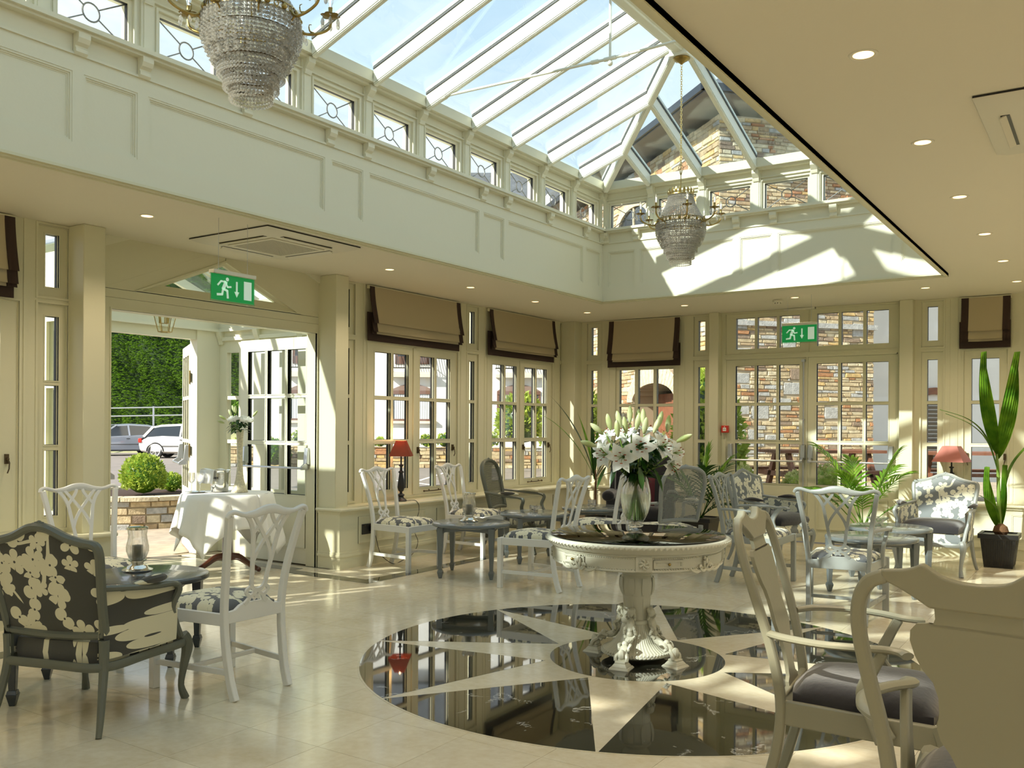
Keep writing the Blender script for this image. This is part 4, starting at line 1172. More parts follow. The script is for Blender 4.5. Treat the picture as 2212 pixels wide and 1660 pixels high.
# ================================================================ PEDESTAL TABLE
pt = thing('pedestal_table', 'large round carved pedestal table with a mirror top in the middle of the floor star', 'table', (MED[0], MED[1], 0), radians(8))
g = G(); g.lathe([(.10, .748), (.525, .748), (.5255, .755), (.52, .757)], 96); obj('mirror_top', g, MIRG, pt)
mb = mat('mirror_backing', (0.50, 0.46, 0.30), 0.03, metal=0.9)
g = G(); g.lathe([(.522, .744), (.522, .7475)], 96); obj('mirror_backing', g, mb, pt)
g = G(); g.lathe([(.505, .745), (.535, .748), (.548, .742), (.552, .733), (.548, .722), (.538, .715), (.530, .700), (.518, .692), (.508, .688)], 96)
obj('table_rim', g, PORC, pt, sharp=50)
g = G()
for k in range(110):
    a = 2 * pi * k / 110; g.T = Matrix.Rotation(a, 4, 'Z') @ Matrix.Translation((.551, 0, .732)); g.add([(0, -.013, 0), (.006, -.006, .007), (.008, 0, 0), (.006, .006, -.007), (0, .013, 0), (.004, 0, .010), (.004, 0, -.010)], [(0, 1, 5), (0, 6, 2), (1, 2, 5), (2, 3, 5), (2, 6, 3), (3, 4, 5), (6, 4, 3), (0, 2, 1)])
obj('guilloche', g, PORC, pt, sharp=60)
g = G(); g.lathe([(.10, .690), (.508, .690), (.508, .682), (.500, .676), (.500, .612), (.506, .606), (.508, .598), (.498, .592), (.10, .592)], 96); obj('apron', g, PORC, pt, sharp=40)
g = G()
for k in range(230):
    a = 2 * pi * k / 230; g.gem((.502 * cos(a), .502 * sin(a), .672), .0048)
for k in range(200):
    a = 2 * pi * k / 200; g.gem((.505 * cos(a), .505 * sin(a), .612), .0052)
obj('beading', g, PORC, pt, kind='stuff', sharp=0)
for k in range(8):
    a = radians(22 + 45 * k - 90)
    g = G(Matrix.Rotation(a, 4, 'Z'))
    if k % 2 == 0:
        g.box(.496, .512, -.045, .045, .600, .682); g.ring  # rosette block
        for q in range(6):
            b = q * pi / 3; g.sweep([(.514, .006 * cos(b), .641 + .006 * sin(b)), (.517, .024 * cos(b + .4), .641 + .024 * sin(b + .4)), (.514, .032 * cos(b + .9), .641 + .030 * sin(b + .9))], [.006, .009, .003], n=6)
        g.ball((.514, 0, .641), .010, 8, 5); obj('rosette_block', g, PORC, pt, bevel=.002)
    else:
        for s in (-1, 1):
            g.sweep(spl([(.505, 0, .60), (.512, s * .03, .592), (.512, s * .055, .610), (.508, s * .045, .625), (.506, s * .035, .612)], 4), .008, n=6)
            g.sweep(spl([(.505, s * .04, .600), (.508, s * .08, .590), (.506, s * .12, .602), (.503, s * .135, .618)], 4), [.010 - .0005 * i for i in range(13)], n=6)
            g.sweep(spl([(.506, s * .006, .60), (.514, s * .018, .64), (.510, s * .010, .672)], 4), .007, n=6)
        g.ball((.512, 0, .648), .012, 8, 6, 1.6); obj('shell_carving', g, PORC, pt)
for a in (-118, -52, 38, 128):
    g = G(Matrix.Rotation(radians(a), 4, 'Z')); g.ring
    g.T = Matrix.Rotation(radians(a), 4, 'Z')
    for d, w in ((.006, .504), (.012, .502)):
        for z0_, z1_ in ((.618, .618 + d), (.664 - d, .664)): g.box(.49, w, -.085, .085, z0_, z1_)
        g.box(.485, w - .002, -.087, -.087 + d, .618, .664); g.box(.485, w - .002, .087 - d, .087, .618, .664)
    obj('drawer_front', g, PORC, pt, sharp=0)
    g = G(Matrix.Rotation(radians(a), 4, 'Z')); g.ball((.516, 0, .642), .009, 8, 6); g.sweep([(.498, 0, .642), (.512, 0, .642)], .004, n=6); obj('drawer_knob', g, BRASS, pt)
flu = lambda n, d: (lambda a, z: 1 - d * abs(sin(a * n / 2)) ** .5 if .06 < z < 1 else 1)
g = G(); g.lathe([(.085, .592), (.082, .575), (.070, .555), (.068, .54), (.088, .525), (.092, .515), (.086, .508), (.094, .500), (.102, .47), (.103, .44), (.098, .41), (.088, .385)], 48)
g.lathe([(.086, .39), (.082, .34), (.080, .28), (.082, .24), (.086, .235)], 48); g.lathe([(.086, .245), (.094, .238), (.094, .222), (.086, .215)], 48)
obj('column', g, PORC, pt, sharp=50)
g = G()
for k in range(8):
    a = k * pi / 4; g.T = Matrix.Rotation(a, 4, 'Z')
    g.sweep(spl([(.089, 0, .39), (.099, 0, .41), (.106, 0, .45), (.103, 0, .495)], 3), [.003, .010, .016, .020, .022, .024, .024, .022, .02, .018], .004, n=6, up=(1, 0, 0))
    g.sweep([(.083, .0, .37), (.0815, 0, .25)], .003, n=6)
obj('acanthus_collar', g, PORC, pt)
rib = lambda a, z: 1 + .02 * cos(a * 56) * (1 if .045 < z < .20 else 0)
g = G(); g.lathe([(.086, .218), (.092, .19), (.105, .15), (.130, .11), (.165, .08), (.195, .066), (.208, .058), (.213, .048), (.213, .040), (.200, .034), (.19, .028), (.04, .028)], 224, mod=rib)
obj('fluted_base', g, PORC, pt, sharp=60)
g = G()
for k in range(60):
    a = 2 * pi * k / 60; g.ball((.208 * cos(a), .208 * sin(a), .056), .0075, 6, 4)
obj('base_beading', g, PORC, pt)
for k, a in enumerate((-82 - 8, -8 - 8 - 4, 78, 172)):
    R_ = Matrix.Rotation(radians(a), 4, 'Z')
    g = G(R_)
    g.sweep(spl([(.092, 0, .315), (.110, 0, .29), (.098, 0, .26), (.118, 0, .225), (.128, 0, .19), (.125, 0, .165), (.155, 0, .13), (.20, 0, .115), (.235, 0, .105), (.262, 0, .085), (.275, 0, .06), (.28, 0, .04)], 5),
            [.012 + .010 * abs(sin(i * .35)) for i in range(56)], [.020 + .006 * sin(i * .5) for i in range(56)], n=10, up=(0, 1, 0))
    for s in (-1, 1):
        g.sweep(spl([(.10, s * .012, .30), (.118, s * .026, .275), (.10, s * .020, .25)], 4), .008, n=6)
        g.sweep(spl([(.115, s * .018, .215), (.140, s * .030, .20), (.128, s * .034, .165), (.150, s * .02, .145)], 4), .010, n=6)
        g.sweep(spl([(.19, s * .018, .115), (.225, s * .034, .125), (.245, s * .026, .10), (.225, s * .022, .085)], 4), .010, n=6)
        g.sweep(spl([(.255, s * .012, .09), (.285, s * .032, .07), (.290, s * .034, .045)], 4), .012, n=6)
    g.ball((.115, 0, .235), .022, 8, 6); g.ball((.135, 0, .170), .020, 8, 6); g.ball((.222, 0, .128), .020, 8, 6); g.ball((.285, 0, .080), .024, 8, 6, 1.3)
    obj('scroll_foot', g, PORC, pt)
    g = G(R_); g.hexa([(.225, -.062, .0), (.345, -.062, .0), (.345, .062, .0), (.225, .062, .0)], [(.235, -.052, .014), (.335, -.052, .014), (.335, .052, .014), (.235, .052, .014)])
    g.hexa([(.238, -.048, .014), (.332, -.048, .014), (.332, .048, .014), (.238, .048, .014)], [(.252, -.034, .034), (.318, -.034, .034), (.318, .034, .034), (.252, .034, .034)]); g.box(.255, .315, -.032, .032, .033, .046)
    obj('plinth_foot', g, PORC, pt, bevel=.003)

# ================================================================ FLOWERS
def leaf_strip(g, base, d, L, wd, droop, twist=0.0, n=7, fold=.25, wave=0.0):
    """curved tapering leaf from base in direction d (unit vector), drooping under its own weight"""
    base = Vector(base); d = Vector(d).normalized(); pts = []; p = base.copy(); v = d.copy()
    for i in range(n + 1):
        pts.append(p.copy()); p = p + v * (L / n); v = (v + Vector((0, 0, -droop / n))).normalized()
    vs = []
    for i, q in enumerate(pts):
        t = i / n; w = wd * (sin(pi * min(1, t * .92 + .08)) ** .8) * (1 - t ** 6)
        dd = (pts[min(i + 1, n)] - pts[max(i - 1, 0)]).normalized()
        side = dd.cross(Vector((0, 0, 1)))
        if side.length < .05: side = dd.cross(Vector((cos(twist), sin(twist), .1)))
        side.normalize(); side = Matrix.Rotation(twist, 3, dd) @ side
        up = side.cross(dd)
        o = up * w * fold + up * wave * sin(t * 14) * w
        vs += [tuple(q - side * w + o), tuple(q), tuple(q + side * w + o)]
    fs = []
    for i in range(n):
        a = 3 * i
        fs += [(a, a + 1, a + 4, a + 3), (a + 1, a + 2, a + 5, a + 4)]
    g.add(vs, fs)
def frame_of(d):
    d = Vector(d).normalized(); a = d.cross(Vector((0, 0, 1)))
    if a.length < .05: a = Vector((1, 0, 0))
    a.normalize(); b = a.cross(d)
    return Matrix((a, b, d)).transposed().to_4x4()
def lily_bloom(par, c, d, s=1.0, opening=1.0):
    T = Matrix.Translation(c) @ frame_of(d)
    g = G(T)
    for k in range(6):
        a = k * pi / 3 + (0 if k % 2 else .06); wd = (.026 if k % 2 else .019) * s; L = .095 * s
        def f(u, v):
            x = 2 * u - 1; t = v
            r = .008 * s + L * opening * (t ** 1.5) * .82; z = L * (.85 * t - .42 * opening * t ** 3.2) - .02 * s
            w = wd * (sin(pi * min(1, .06 + .94 * t)) ** .7) * (1 - t ** 8 * .9) + .002
            z += abs(x) ** 2 * .012 * s * (1 - t) + .003 * s * sin(8 * t + k) * x
            return (r * cos(a) - x * w * sin(a), r * sin(a) + x * w * cos(a), z + (.004 * s if k % 2 else 0))
        g.grid(f, 4, 8)
    bl = obj('lily_bloom', g, LILYW, par, sharp=80)
    g = G(T)
    for k in range(6):
        a = k * pi / 3 + .4; e_ = Vector((.026 * cos(a), .026 * sin(a), .052)) * s
        g.sweep([(0, 0, 0), tuple(e_ * .6 + Vector((0, 0, .012 * s))), tuple(e_)], .0011 * s, n=4); g.m = 1
        g.box(e_.x - .006 * s, e_.x + .006 * s, e_.y - .0022 * s, e_.y + .0022 * s, e_.z - .002 * s, e_.z + .0025 * s); g.m = 0
    g.sweep([(0, 0, 0), (.004 * s, 0, .065 * s)], .0022 * s, n=5)
    obj('stamens', g, [STEMG, RUST], bl)
def lily_bud(par, c, d, s=1.0):
    T = Matrix.Translation(c) @ frame_of(d)
    g = G(T); g.lathe([(.003 * s, 0), (.009 * s, .010 * s), (.0155 * s, .035 * s), (.017 * s, .055 * s), (.013 * s, .080 * s), (.006 * s, .096 * s), (0, .101 * s)], 12, mod=lambda a, z: 1 + .07 * cos(3 * a)); obj('lily_bud', g, LILYG, par, sharp=70)
VB = (-2.585, 5.335, .758)
va = thing('flower_vase', 'tall clear glass vase of water standing on the mirror table top', 'vase', VB)
g = G()
outer = [(.038, 0), (.046, .004), (.050, .012), (.044, .020), (.046, .030), (.062, .055), (.082, .10), (.094, .15), (.098, .19), (.094, .235), (.082, .285), (.070, .325), (.066, .345)]
inner = [(.0635, .345), (.067, .325), (.079, .285), (.091, .235), (.095, .19), (.091, .15), (.079, .10), (.058, .058), (.035, .040), (0, .037)]
g.lathe(outer + inner, 48, cap=False, mod=lambda a, z: 1 + .006 * cos(a * 16)); g.lathe([(0, .0), (.038, 0)], 48, cap=False)
obj('glass_body', g, CLEAR, va, sharp=60)
WATER = glass_solid('water', (0.97, 1.0, 0.95), 0, .6)
g = G(); g.lathe([(.034, .041), (.0565, .059), (.078, .10), (.090, .15), (.0942, .19), (.0938, .215)], 40); obj('water', g, WATER, va, sharp=60)
fb = thing('lily_bouquet', 'big bouquet of white lilies with green buds standing in the glass vase', 'flowers', (VB[0], VB[1], VB[2] + .05))
rr = random.Random(5)
RTv = Vector((rt[0], rt[1], 0)); FWv = Vector((fw[0], fw[1], 0))
def cl_(a, b, c): return tuple(RTv * a + FWv * b + Vector((0, 0, c)))
def cdir(a, b, c): return tuple((RTv * a + FWv * b + Vector((0, 0, c))).normalized())
blooms = [(-.20, -.10, .415, -.75, -.75, .0, 1.15), (-.105, -.16, .405, -.30, -.95, -.05, 1.3), (.005, -.17, .465, -.05, -.98, .12, 1.25), (.135, -.13, .465, .55, -.7, .35, 1.2), (.225, -.08, .430, .75, -.6, .1, 1.15),
          (-.17, .05, .52, -.5, -.3, .7, 1.1), (.06, .0, .56, .2, -.2, .9, 1.0), (.17, .06, .52, .5, -.1, .8, 1.0), (-.07, -.03, .53, -.2, -.5, .8, 1.1), (.20, -.12, .37, .5, -.6, -.5, 1.1), (-.02, .16, .5, 0, .7, .6, 1.1), (-.19, .16, .45, -.6, .6, .4, 1.1), (.16, .18, .46, .5, .7, .3, 1.1)]
for x, y, z, a, b, c, s in blooms: lily_bloom(fb, cl_(x, y, z), cdir(a, b, c), s, .95)
buds = [(-.265, -.12, .47, -.8, -.2, .25), (-.215, -.05, .545, -.6, -.1, .5), (-.13, -.12, .53, -.1, -.2, .9), (-.075, -.10, .55, -.15, -.1, .9), (-.04, 0, .62, 0, 0, 1), (-.01, -.08, .575, .15, -.1, .9), (.035, -.10, .60, -.05, -.05, 1), (.01, .03, .60, .1, 0, 1),
        (.10, -.08, .555, .35, -.1, .9), (.14, 0, .59, .25, 0, .95), (.195, -.04, .56, .1, 0, 1), (.24, -.10, .50, .8, -.2, .4), (.03, -.14, .55, .1, -.3, .9), (-.10, .0, .59, -.2, 0, .9), (-.165, -.02, .57, -.2, 0, .9)]
for x, y, z, a, b, c in buds: lily_bud(fb, cl_(x, y, z), cdir(a, b, c), 1.12)
for i, (x, y, z, *_) in enumerate(blooms[:10] + buds[:6]):
    a = i * 2.4
    g = G(); m_ = cl_(x, y, z); bx, by = -.045 * cos(a), -.045 * sin(a)
    g.sweep(spl([(bx * 1.1, by * 1.1, .0), (bx * .1, by * .1, .20), (m_[0] * .35, m_[1] * .35, .31), (m_[0] * .9, m_[1] * .9, m_[2] - .01)], 5), .0048, n=6); obj('stem', g, STEMG, fb)
g = G()
for i in range(230):
    a = rr.uniform(0, 2 * pi); z = rr.uniform(.27, .50); r = (.02 + .16 * ((z - .27) / .25)) * rr.uniform(.3, 1.1)
    b = rr.uniform(-.7, .5); leaf_strip(g, (r * cos(a), r * sin(a), z), (cos(a), sin(a), b), rr.uniform(.07, .14), rr.uniform(.011, .019), rr.uniform(.2, 1.2), rr.uniform(-.6, .6), 5)
obj('foliage', g, LEAFD, fb, kind='stuff', sharp=60)
for x, y, z, a, b, c in [(.0, -.16, .34, .1, -.4, -.9), (-.14, -.14, .36, -.3, -.3, -.8), (-.20, -.08, .34, -.4, -.2, -.8), (.10, -.12, .33, .3, -.3, -.8), (.20, -.10, .38, .4, -.2, -.8), (-.03, -.13, .44, .3, -.6, .4), (.09, -.16, .47, .8, -.5, .1)]:
    g = G(); leaf_strip(g, cl_(x, y, z), cdir(a, b, c), .16, .020, .3, 0, 7); obj('large_leaf', g, LEAFD, fb, sharp=60)

# ================================================================ PLANTS
def square_pot(par, w0, w1, h, m=BLACK, ribs=True):
    g = G(); g.hexa([(-w0, -w0, 0), (w0, -w0, 0), (w0, w0, 0), (-w0, w0, 0)], [(-w1, -w1, h), (w1, -w1, h), (w1, w1, h), (-w1, w1, h)])
    r = w1 + .018
    g.ring(-r, r, 0, 0, 0, 0, 0) if False else None
    for s in (-1, 1):
        g.box(-r, r, s * (w1 - .012), s * r, h - .035, h + .012); g.box(s * (w1 - .012), s * r, -r + .03, r - .03, h - .035, h + .012)
    if ribs:
        for k in range(-6, 7):
            for s in (-1, 1):
                x = k * w0 / 7
                g.hexa([(x - .004, s * w0, .02), (x + .004, s * w0, .02), (x + .004, s * (w0 + .005), .02), (x - .004, s * (w0 + .005), .02)], [(x * 1.1 - .004, s * (w1 - .01), h - .05), (x * 1.1 + .004, s * (w1 - .01), h - .05), (x * 1.1 + .004, s * (w1), h - .05), (x * 1.1 - .004, s * (w1), h - .05)])
                g.hexa([(s * w0, x - .004, .02), (s * w0, x + .004, .02), (s * (w0 + .005), x + .004, .02), (s * (w0 + .005), x - .004, .02)], [(s * (w1 - .01), x * 1.1 - .004, h - .05), (s * (w1 - .01), x * 1.1 + .004, h - .05), (s * w1, x * 1.1 + .004, h - .05), (s * w1, x * 1.1 - .004, h - .05)])
    obj('pot', g, m, par, bevel=.003)
    g = G(); g.box(-w1 + .01, w1 - .01, -w1 + .01, w1 - .01, h - .03, h - .012); obj('soil', g, SOIL, par)
def frond(par, base, az, el, L, droop, nl, ll, lw, m, seed=0, start=.35):
    r_ = random.Random(seed)
    p = Vector(base); v = Vector((cos(az) * cos(el), sin(az) * cos(el), sin(el))); n = 18; pts = []
    for i in range(n + 1):
        pts.append(p.copy()); p = p + v * (L / n); v = (v + Vector((0, 0, -droop / n * (i / n + .2)))).normalized()
    g = G(); g.sweep(pts, [.006 * (1 - .8 * i / n) + .001 for i in range(n + 1)], n=5)
    for k in range(nl):
        t = start + (1 - start) * k / nl; i = min(n - 1, int(t * n)); q = pts[i].lerp(pts[i + 1], t * n - i); d = (pts[i + 1] - pts[i]).normalized()
        side = d.cross(Vector((0, 0, 1))).normalized()
        env = sin(pi * (.15 + .8 * (k / nl))) ** .6
        for s in (-1, 1):
            dd = (side * s * (1.0 - .5 * k / nl) + d * (.55 + .8 * k / nl) + Vector((0, 0, .25 + r_.uniform(-.1, .1)))).normalized()
            leaf_strip(g, q, dd, ll * env * r_.uniform(.85, 1.1), lw, .9, s * .4, 5, .3)
    obj('frond', g, m, par, sharp=60)
pl = thing('kentia_palm', 'dark green palm in a black square pot left of the end doors', 'plant', (-4.08, 10.15, 0))
square_pot(pl, .13, .175, .34, ribs=False)
for k, (az, el, L, dr_) in enumerate([(10, 72, .80, 1.3), (60, 68, .75, 1.5), (-60, 66, .78, 1.6), (200, 74, .72, 1.5), (150, 62, .70, 1.8), (-25, 55, .72, 1.6), (-140, 64, .62, 1.7), (250, 50, .55, 1.8), (35, 50, .6, 1.8), (35, 84, .85, .9), (-10, 40, .5, 1.5)]):
    frond(pl, (.02 * cos(k), .02 * sin(k), .33), radians(az), radians(el), L, dr_, 12, .30, .013, LEAFD if k % 3 else LEAFB, k)
p2 = thing('parlour_palm', 'bright green palm between the grey armchairs in front of the end doors', 'plant', (-2.30, 10.35, 0))
square_pot(p2, .12, .15, .28, ribs=False)
for k, (az, el, L, dr_) in enumerate([(175, 70, 1.12, 1.6), (20, 74, 1.0, 1.3), (60, 66, .9, 1.6), (-20, 64, .9, 1.7), (120, 72, .9, 1.5), (-80, 62, .7, 1.8), (-150, 60, .7, 1.8), (-110, 68, .8, 1.6), (0, 50, .7, 1.7), (200, 55, .75, 1.6)]):
    frond(p2, (.02 * cos(k), .02 * sin(k), .27), radians(az), radians(el), L, dr_, 11, .26, .017, LEAFB, k + 30, .45)
p3 = thing('strap_leaf_plant', 'tall plant with long arching strap leaves in the far left corner', 'plant', (-5.50, 10.22, 0))
g = G(); g.lathe([(.10, 0), (.14, .26), (.15, .30), (.135, .30), (.125, .27)], 28); obj('pot', g, BLACK, p3)
g = G(); g.lathe([(.13, .265), (.13, .272)], 20); obj('soil', g, SOIL, p3)
g = G(); g.sweep(spl([(0, 0, .27), (-.02, .01, .5), (-.01, 0, .75), (-.03, 0, .92)], 5), [.018 - .0006 * i for i in range(16)], n=8); obj('stem', g, mat('brown_stalk', (.16, .08, .03), .6), p3)
for a, b, L, wd, dr_, z, el in [(-.8, 0, 1.22, .034, 1.05, .88, 2.6), (-.95, .1, 1.25, .022, 1.25, .86, 2.2), (.62, 0, .95, .034, .45, .84, 1.35), (.78, -.2, .98, .026, .7, .84, 1.3), (-.2, -.3, .80, .036, .15, .86, 3.0), (.2, .3, .75, .03, .3, .86, 3.0), (.9, -.2, .62, .020, 1.7, .83, .8), (-.5, .4, .9, .03, .6, .86, 2.8)]:
    g = G(); d = RTv * a + FWv * b + Vector((0, 0, el)); leaf_strip(g, (-.03, 0, z - .12), d, L, wd, dr_, 0, 14, .45); obj('strap_leaf', g, LEAFD if b <= 0 else LEAFB, p3, sharp=60)
p4 = thing('coconut_palm', 'young coconut palm with a tall split leaf in a ribbed black planter at the right', 'plant', (-1.0, 10.52, 0))
square_pot(p4, .13, .165, .33, BLACK)
g = G(); g.lathe([(.0, .30), (.05, .32), (.075, .36), (.06, .41), (.02, .44)], 14, (.01, 0, 0)); obj('husk', g, mat('coconut_husk', (.14, .07, .03), .9, bump=.5, bscale=60), p4)
g = G(); g.sweep(spl([(0, 0, .38), (-.01, 0, .7), (-.02, 0, 1.0), (-.045, 0, 1.3)], 5), [.024 - .0009 * i for i in range(16)], n=8); obj('stem', g, STEMG, p4)
def broad(par, base, tip, wd, bend, m=LEAFB, n=16):
    base = Vector(base); tip = Vector(tip); d = tip - base; side = d.cross(FWv).normalized()
    g = G()
    def f(u, v):
        x = 2 * u - 1; w = wd * sin(pi * (v ** .75 * .93 + .035)) ** .9
        return tuple(base + d * v + side * x * w + Vector((0, 0, 1)) * 0 + RTv * bend * sin(pi * v) - FWv * (.02 * abs(cos(u * 22)) + .10 * v * v * (1 - abs(x))))
    g.grid(f, 14, n); obj('broad_leaf', g, m, par, sharp=20)
broad(p4, (-.035, 0, 1.15), tuple(RTv * -.20 + Vector((0, 0, 2.19))), .075, -.03)
broad(p4, (-.03, .01, 1.10), tuple(RTv * .14 + Vector((0, 0, 2.19))), .085, .035)
broad(p4, (-.02, 0, .40), tuple(RTv * -.16 + Vector((0, 0, 1.02))), .055, -.03)
broad(p4, (.0, .01, .40), tuple(RTv * .02 + Vector((0, 0, 1.04))), .035, .02)
for pts, w in [([(0, 0, .9), (-.13, 0, 1.30), (-.32, 0, 1.50), (-.62, 0, 1.60)], .020), ([(0, 0, .9), (-.12, 0, 1.26), (-.30, 0, 1.45), (-.56, .0, 1.56)], .014), ([(.01, 0, .45), (.08, 0, .95), (.26, 0, 1.22), (.52, 0, 1.42)], .030), ([(0, 0, .42), (-.10, -.1, .62), (-.28, -.1, .74), (-.42, -.1, .72)], .016)]:
    g = G(); P_ = spl([tuple(RTv * a + FWv * b + Vector((0, 0, c))) for a, b, c in pts], 6)
    g.sweep(P_, [w * sin(pi * (.12 + .86 * i / (len(P_) - 1))) + .001 for i in range(len(P_))], .003, n=6); obj('slim_leaf', g, LEAFB, p4)

# ================================================================ SMALL THINGS
def hurricane(label, loc, s=1.0):
    t = thing('hurricane_lamp', label, 'candle holder', loc, group='glass hurricane lamps on the coffee tables')
    k = s
    g = G(); g.lathe([(.045 * k, .055 * k), (.040 * k, .06 * k), (.052 * k, .08 * k), (.066 * k, .12 * k), (.067 * k, .15 * k), (.058 * k, .19 * k), (.054 * k, .22 * k), (.060 * k, .262 * k), (.058 * k, .262 * k), (.052 * k, .22 * k), (.056 * k, .19 * k), (.065 * k, .15 * k), (.064 * k, .12 * k), (.050 * k, .08 * k), (.02 * k, .066 * k), (0, .064 * k)], 36, cap=False); obj('glass_shade', g, CLEAR, t, sharp=60)
    g = G(); g.lathe([(.0605 * k, .254 * k), (.0625 * k, .256 * k), (.0625 * k, .268 * k), (.0600 * k, .270 * k), (.0585 * k, .268 * k)], 36); obj('silver_rim', g, SILV, t)
    g = G(); g.lathe([(.068 * k, 0), (.088 * k, .002 * k), (.090 * k, .008 * k), (.072 * k, .016 * k), (.062 * k, .022 * k), (.060 * k, .030 * k), (.045 * k, .040 * k), (.036 * k, .050 * k), (.040 * k, .058 * k), (.052 * k, .062 * k), (.054 * k, .066 * k), (.02 * k, .066 * k)], 36); obj('silver_base', g, SILV, t, sharp=50)
    g = G(); g.lathe([(.0, .066 * k), (.031 * k, .067 * k), (.031 * k, .155 * k), (.028 * k, .158 * k), (.0, .153 * k)], 24, cap=False); g.sweep([(0, 0, .15 * k), (.001, 0, .165 * k)], .0012, n=5); obj('candle', g, WAX, t)
    return t
h1 = hurricane('glass hurricane lamp with a pillar candle on the black table in the left foreground', (-5.02, 3.40, .5))
dup(h1, (-5.12, 6.98, .5), .5, 'glass hurricane lamp with a pillar candle on the slate-grey table near the left windows')
def votive(label, loc, group='glass votives'):
    t = thing('votive_glass', label, 'candle holder', loc, group=group)
    g = G()
    for a, b, c, d, e_, f_ in [(-.034, .034, -.034, .034, 0, .014), (-.034, .034, -.034, -.029, .014, .07), (-.034, .034, .029, .034, .014, .07), (-.034, -.029, -.029, .029, .014, .07), (.029, .034, -.029, .029, .014, .07)]: g.box(a, b, c, d, e_, f_)
    for k in range(5):
        for q in range(4):
            for s in (-1, 1):
                g.gem((-.028 + .014 * k, s * .0345, .012 + .015 * q), .0055); g.gem((s * .0345, -.028 + .014 * k, .012 + .015 * q), .0055)
    obj('cut_glass', g, CLEAR, t, sharp=0)
    g = G(); g.lathe([(.016, .014), (.016, .028), (0, .029)], 14); obj('tealight', g, WAX, t)
    return t
v0 = votive('square cut-glass votive on the table in front of the wing chair', (-5.02, 9.22, .5))
dup(v0, (-5.17, 8.20, .5), .4, 'left one of the paired glass votives behind the white chair'); dup(v0, (-5.08, 8.14, .5), .9, 'right one of the paired glass votives behind the white chair')
g = G(); g.box(-.02, .02, -.012, .012, 0, .045); 
tag(obj('menu_card', g, WAX, None, loc=(-4.99, 8.05, .5)), 'small cream card block beside the paired votives', 'card')
cd = thing('crystal_dish', 'scalloped crystal dish on the farther round table in front of the floral armchair', 'dish', (-1.86, 8.98, .5))
g = G(); g.lathe([(.03, 0), (.035, .006), (.02, .014), (.05, .03), (.085, .062), (.095, .075), (.088, .072), (.045, .034), (0, .022)], 40, cap=False, mod=lambda a, z: 1 + (.10 * cos(a * 10) if z > .04 else 0)); obj('bowl', g, CLEAR, cd, sharp=30)
cd2 = dup(cd, (-1.66, 8.0, .5), .3, 'small crystal dish on the nearer round grey table')
SHR = mat('red_lampshade', (0.30, 0.055, 0.03), 0.6)
SHR2 = mat('dusty_red_lampshade', (0.40, 0.13, 0.10), 0.65)
def table_lamp(label, loc, rz, wb, wt, hs, zs, m, cord=None, glow=0.0):
    t = thing('table_lamp', label, 'lamp', loc, rz, group='table lamps on the window sills')
    g = G(); b, tp = wb / 2, wt / 2
    def q(w, z): return [(-w, -w, z), (w, -w, z), (w, w, z), (-w, w, z)]
    A = q(b, zs) + q(tp, zs + hs) + q(b - .004, zs) + q(tp - .004, zs + hs)
    g.add(A, [(i, (i + 1) % 4, 4 + (i + 1) % 4, 4 + i) for i in range(4)] + [(8 + (i + 1) % 4, 8 + i, 12 + i, 12 + (i + 1) % 4) for i in range(4)] + [(8 + i, 8 + (i + 1) % 4, (i + 1) % 4, i) for i in range(4)] + [(4 + i, 4 + (i + 1) % 4, 12 + (i + 1) % 4, 12 + i) for i in range(4)])
    obj('lamp_shade', g, m, t, sharp=0)
    k = zs
    g = G(); g.lathe([(.062, 0), (.064, .01), (.055, .02), (.035, .035), (.028, .05), (.040, .065), (.036, .075), (.016, .085), (.014, .10), (.030, .115), (.040, .15), (.036, .20), (.026, .26), (.020, .30), (.030, .31), (.028, .32), (.014, .33), (.012, .37), (.026, .38), (.026, .388), (.009, .395), (.008, k + .04)], 20); obj('lamp_stem', g, BLACK, t, sharp=50)
    g = G(); g.ball((0, 0, k + .09), .028, 12, 8, 1.3); obj('bulb', g, FILAM if glow else WHITE, t)
    if glow:
        ld = bpy.data.lights.new('lamp_light', 'POINT'); ld.energy = glow; ld.color = (1, .62, .3); ld.shadow_soft_size = .03
        lo = bpy.data.objects.new('lamp_light', ld); COL.objects.link(lo); lo.parent = t; lo.location = (0, 0, k + .15)
    return t
SHRT = leafmat('lit_red_lampshade', (0.30, 0.05, 0.02), (0.34, 0.06, 0.025), 0.6, 0.25)
table_lamp('table lamp with a red square shade on the left window sill behind a white chair', (-6.41, 7.50, .592), radians(33), .235, .105, .165, .485, SHRT, glow=3.0)
table_lamp('table lamp with a wide dusty red shade on the right sill behind the floral armchair', (-1.54, 11.17, .592), radians(-8), .33, .155, .175, .445, SHR2)
g = G(); g.sweep(spl([(-6.345, 7.50, .60), (-6.24, 7.55, .60), (-6.225, 7.58, .50), (-6.22, 7.50, .30), (-6.22, 7.56, .16), (-6.20, 7.45, .05), (-6.15, 7.2, .006), (-6.10, 7.02, .006), (-6.20, 6.95, .10), (-6.225, 6.90, .28), (-6.24, 6.885, .34)], 6), .0035, n=5)
tag(obj('lamp_cord', g, BLACK), 'black lamp cord hanging from the left sill to the wall socket', 'cord')
so = thing('wall_socket', 'black double socket with a plug on the dado beside the porch doorway', 'socket', (XW + W1, 6.835, .365), group=None)
g = G(); g.box(-.0, .012, -.085, .085, -.052, .052); obj('plate', g, BLACK, so, bevel=.004)
g = G(); g.box(.012, .05, .022, .068, -.03, .03); obj('plug', g, BLACK, so, bevel=.006)
g = G(); g.box(.012, .016, -.06, -.04, .03, .038); g.box(.012, .016, .02, .04, .03, .038); obj('switch', g, BRONZE, so)
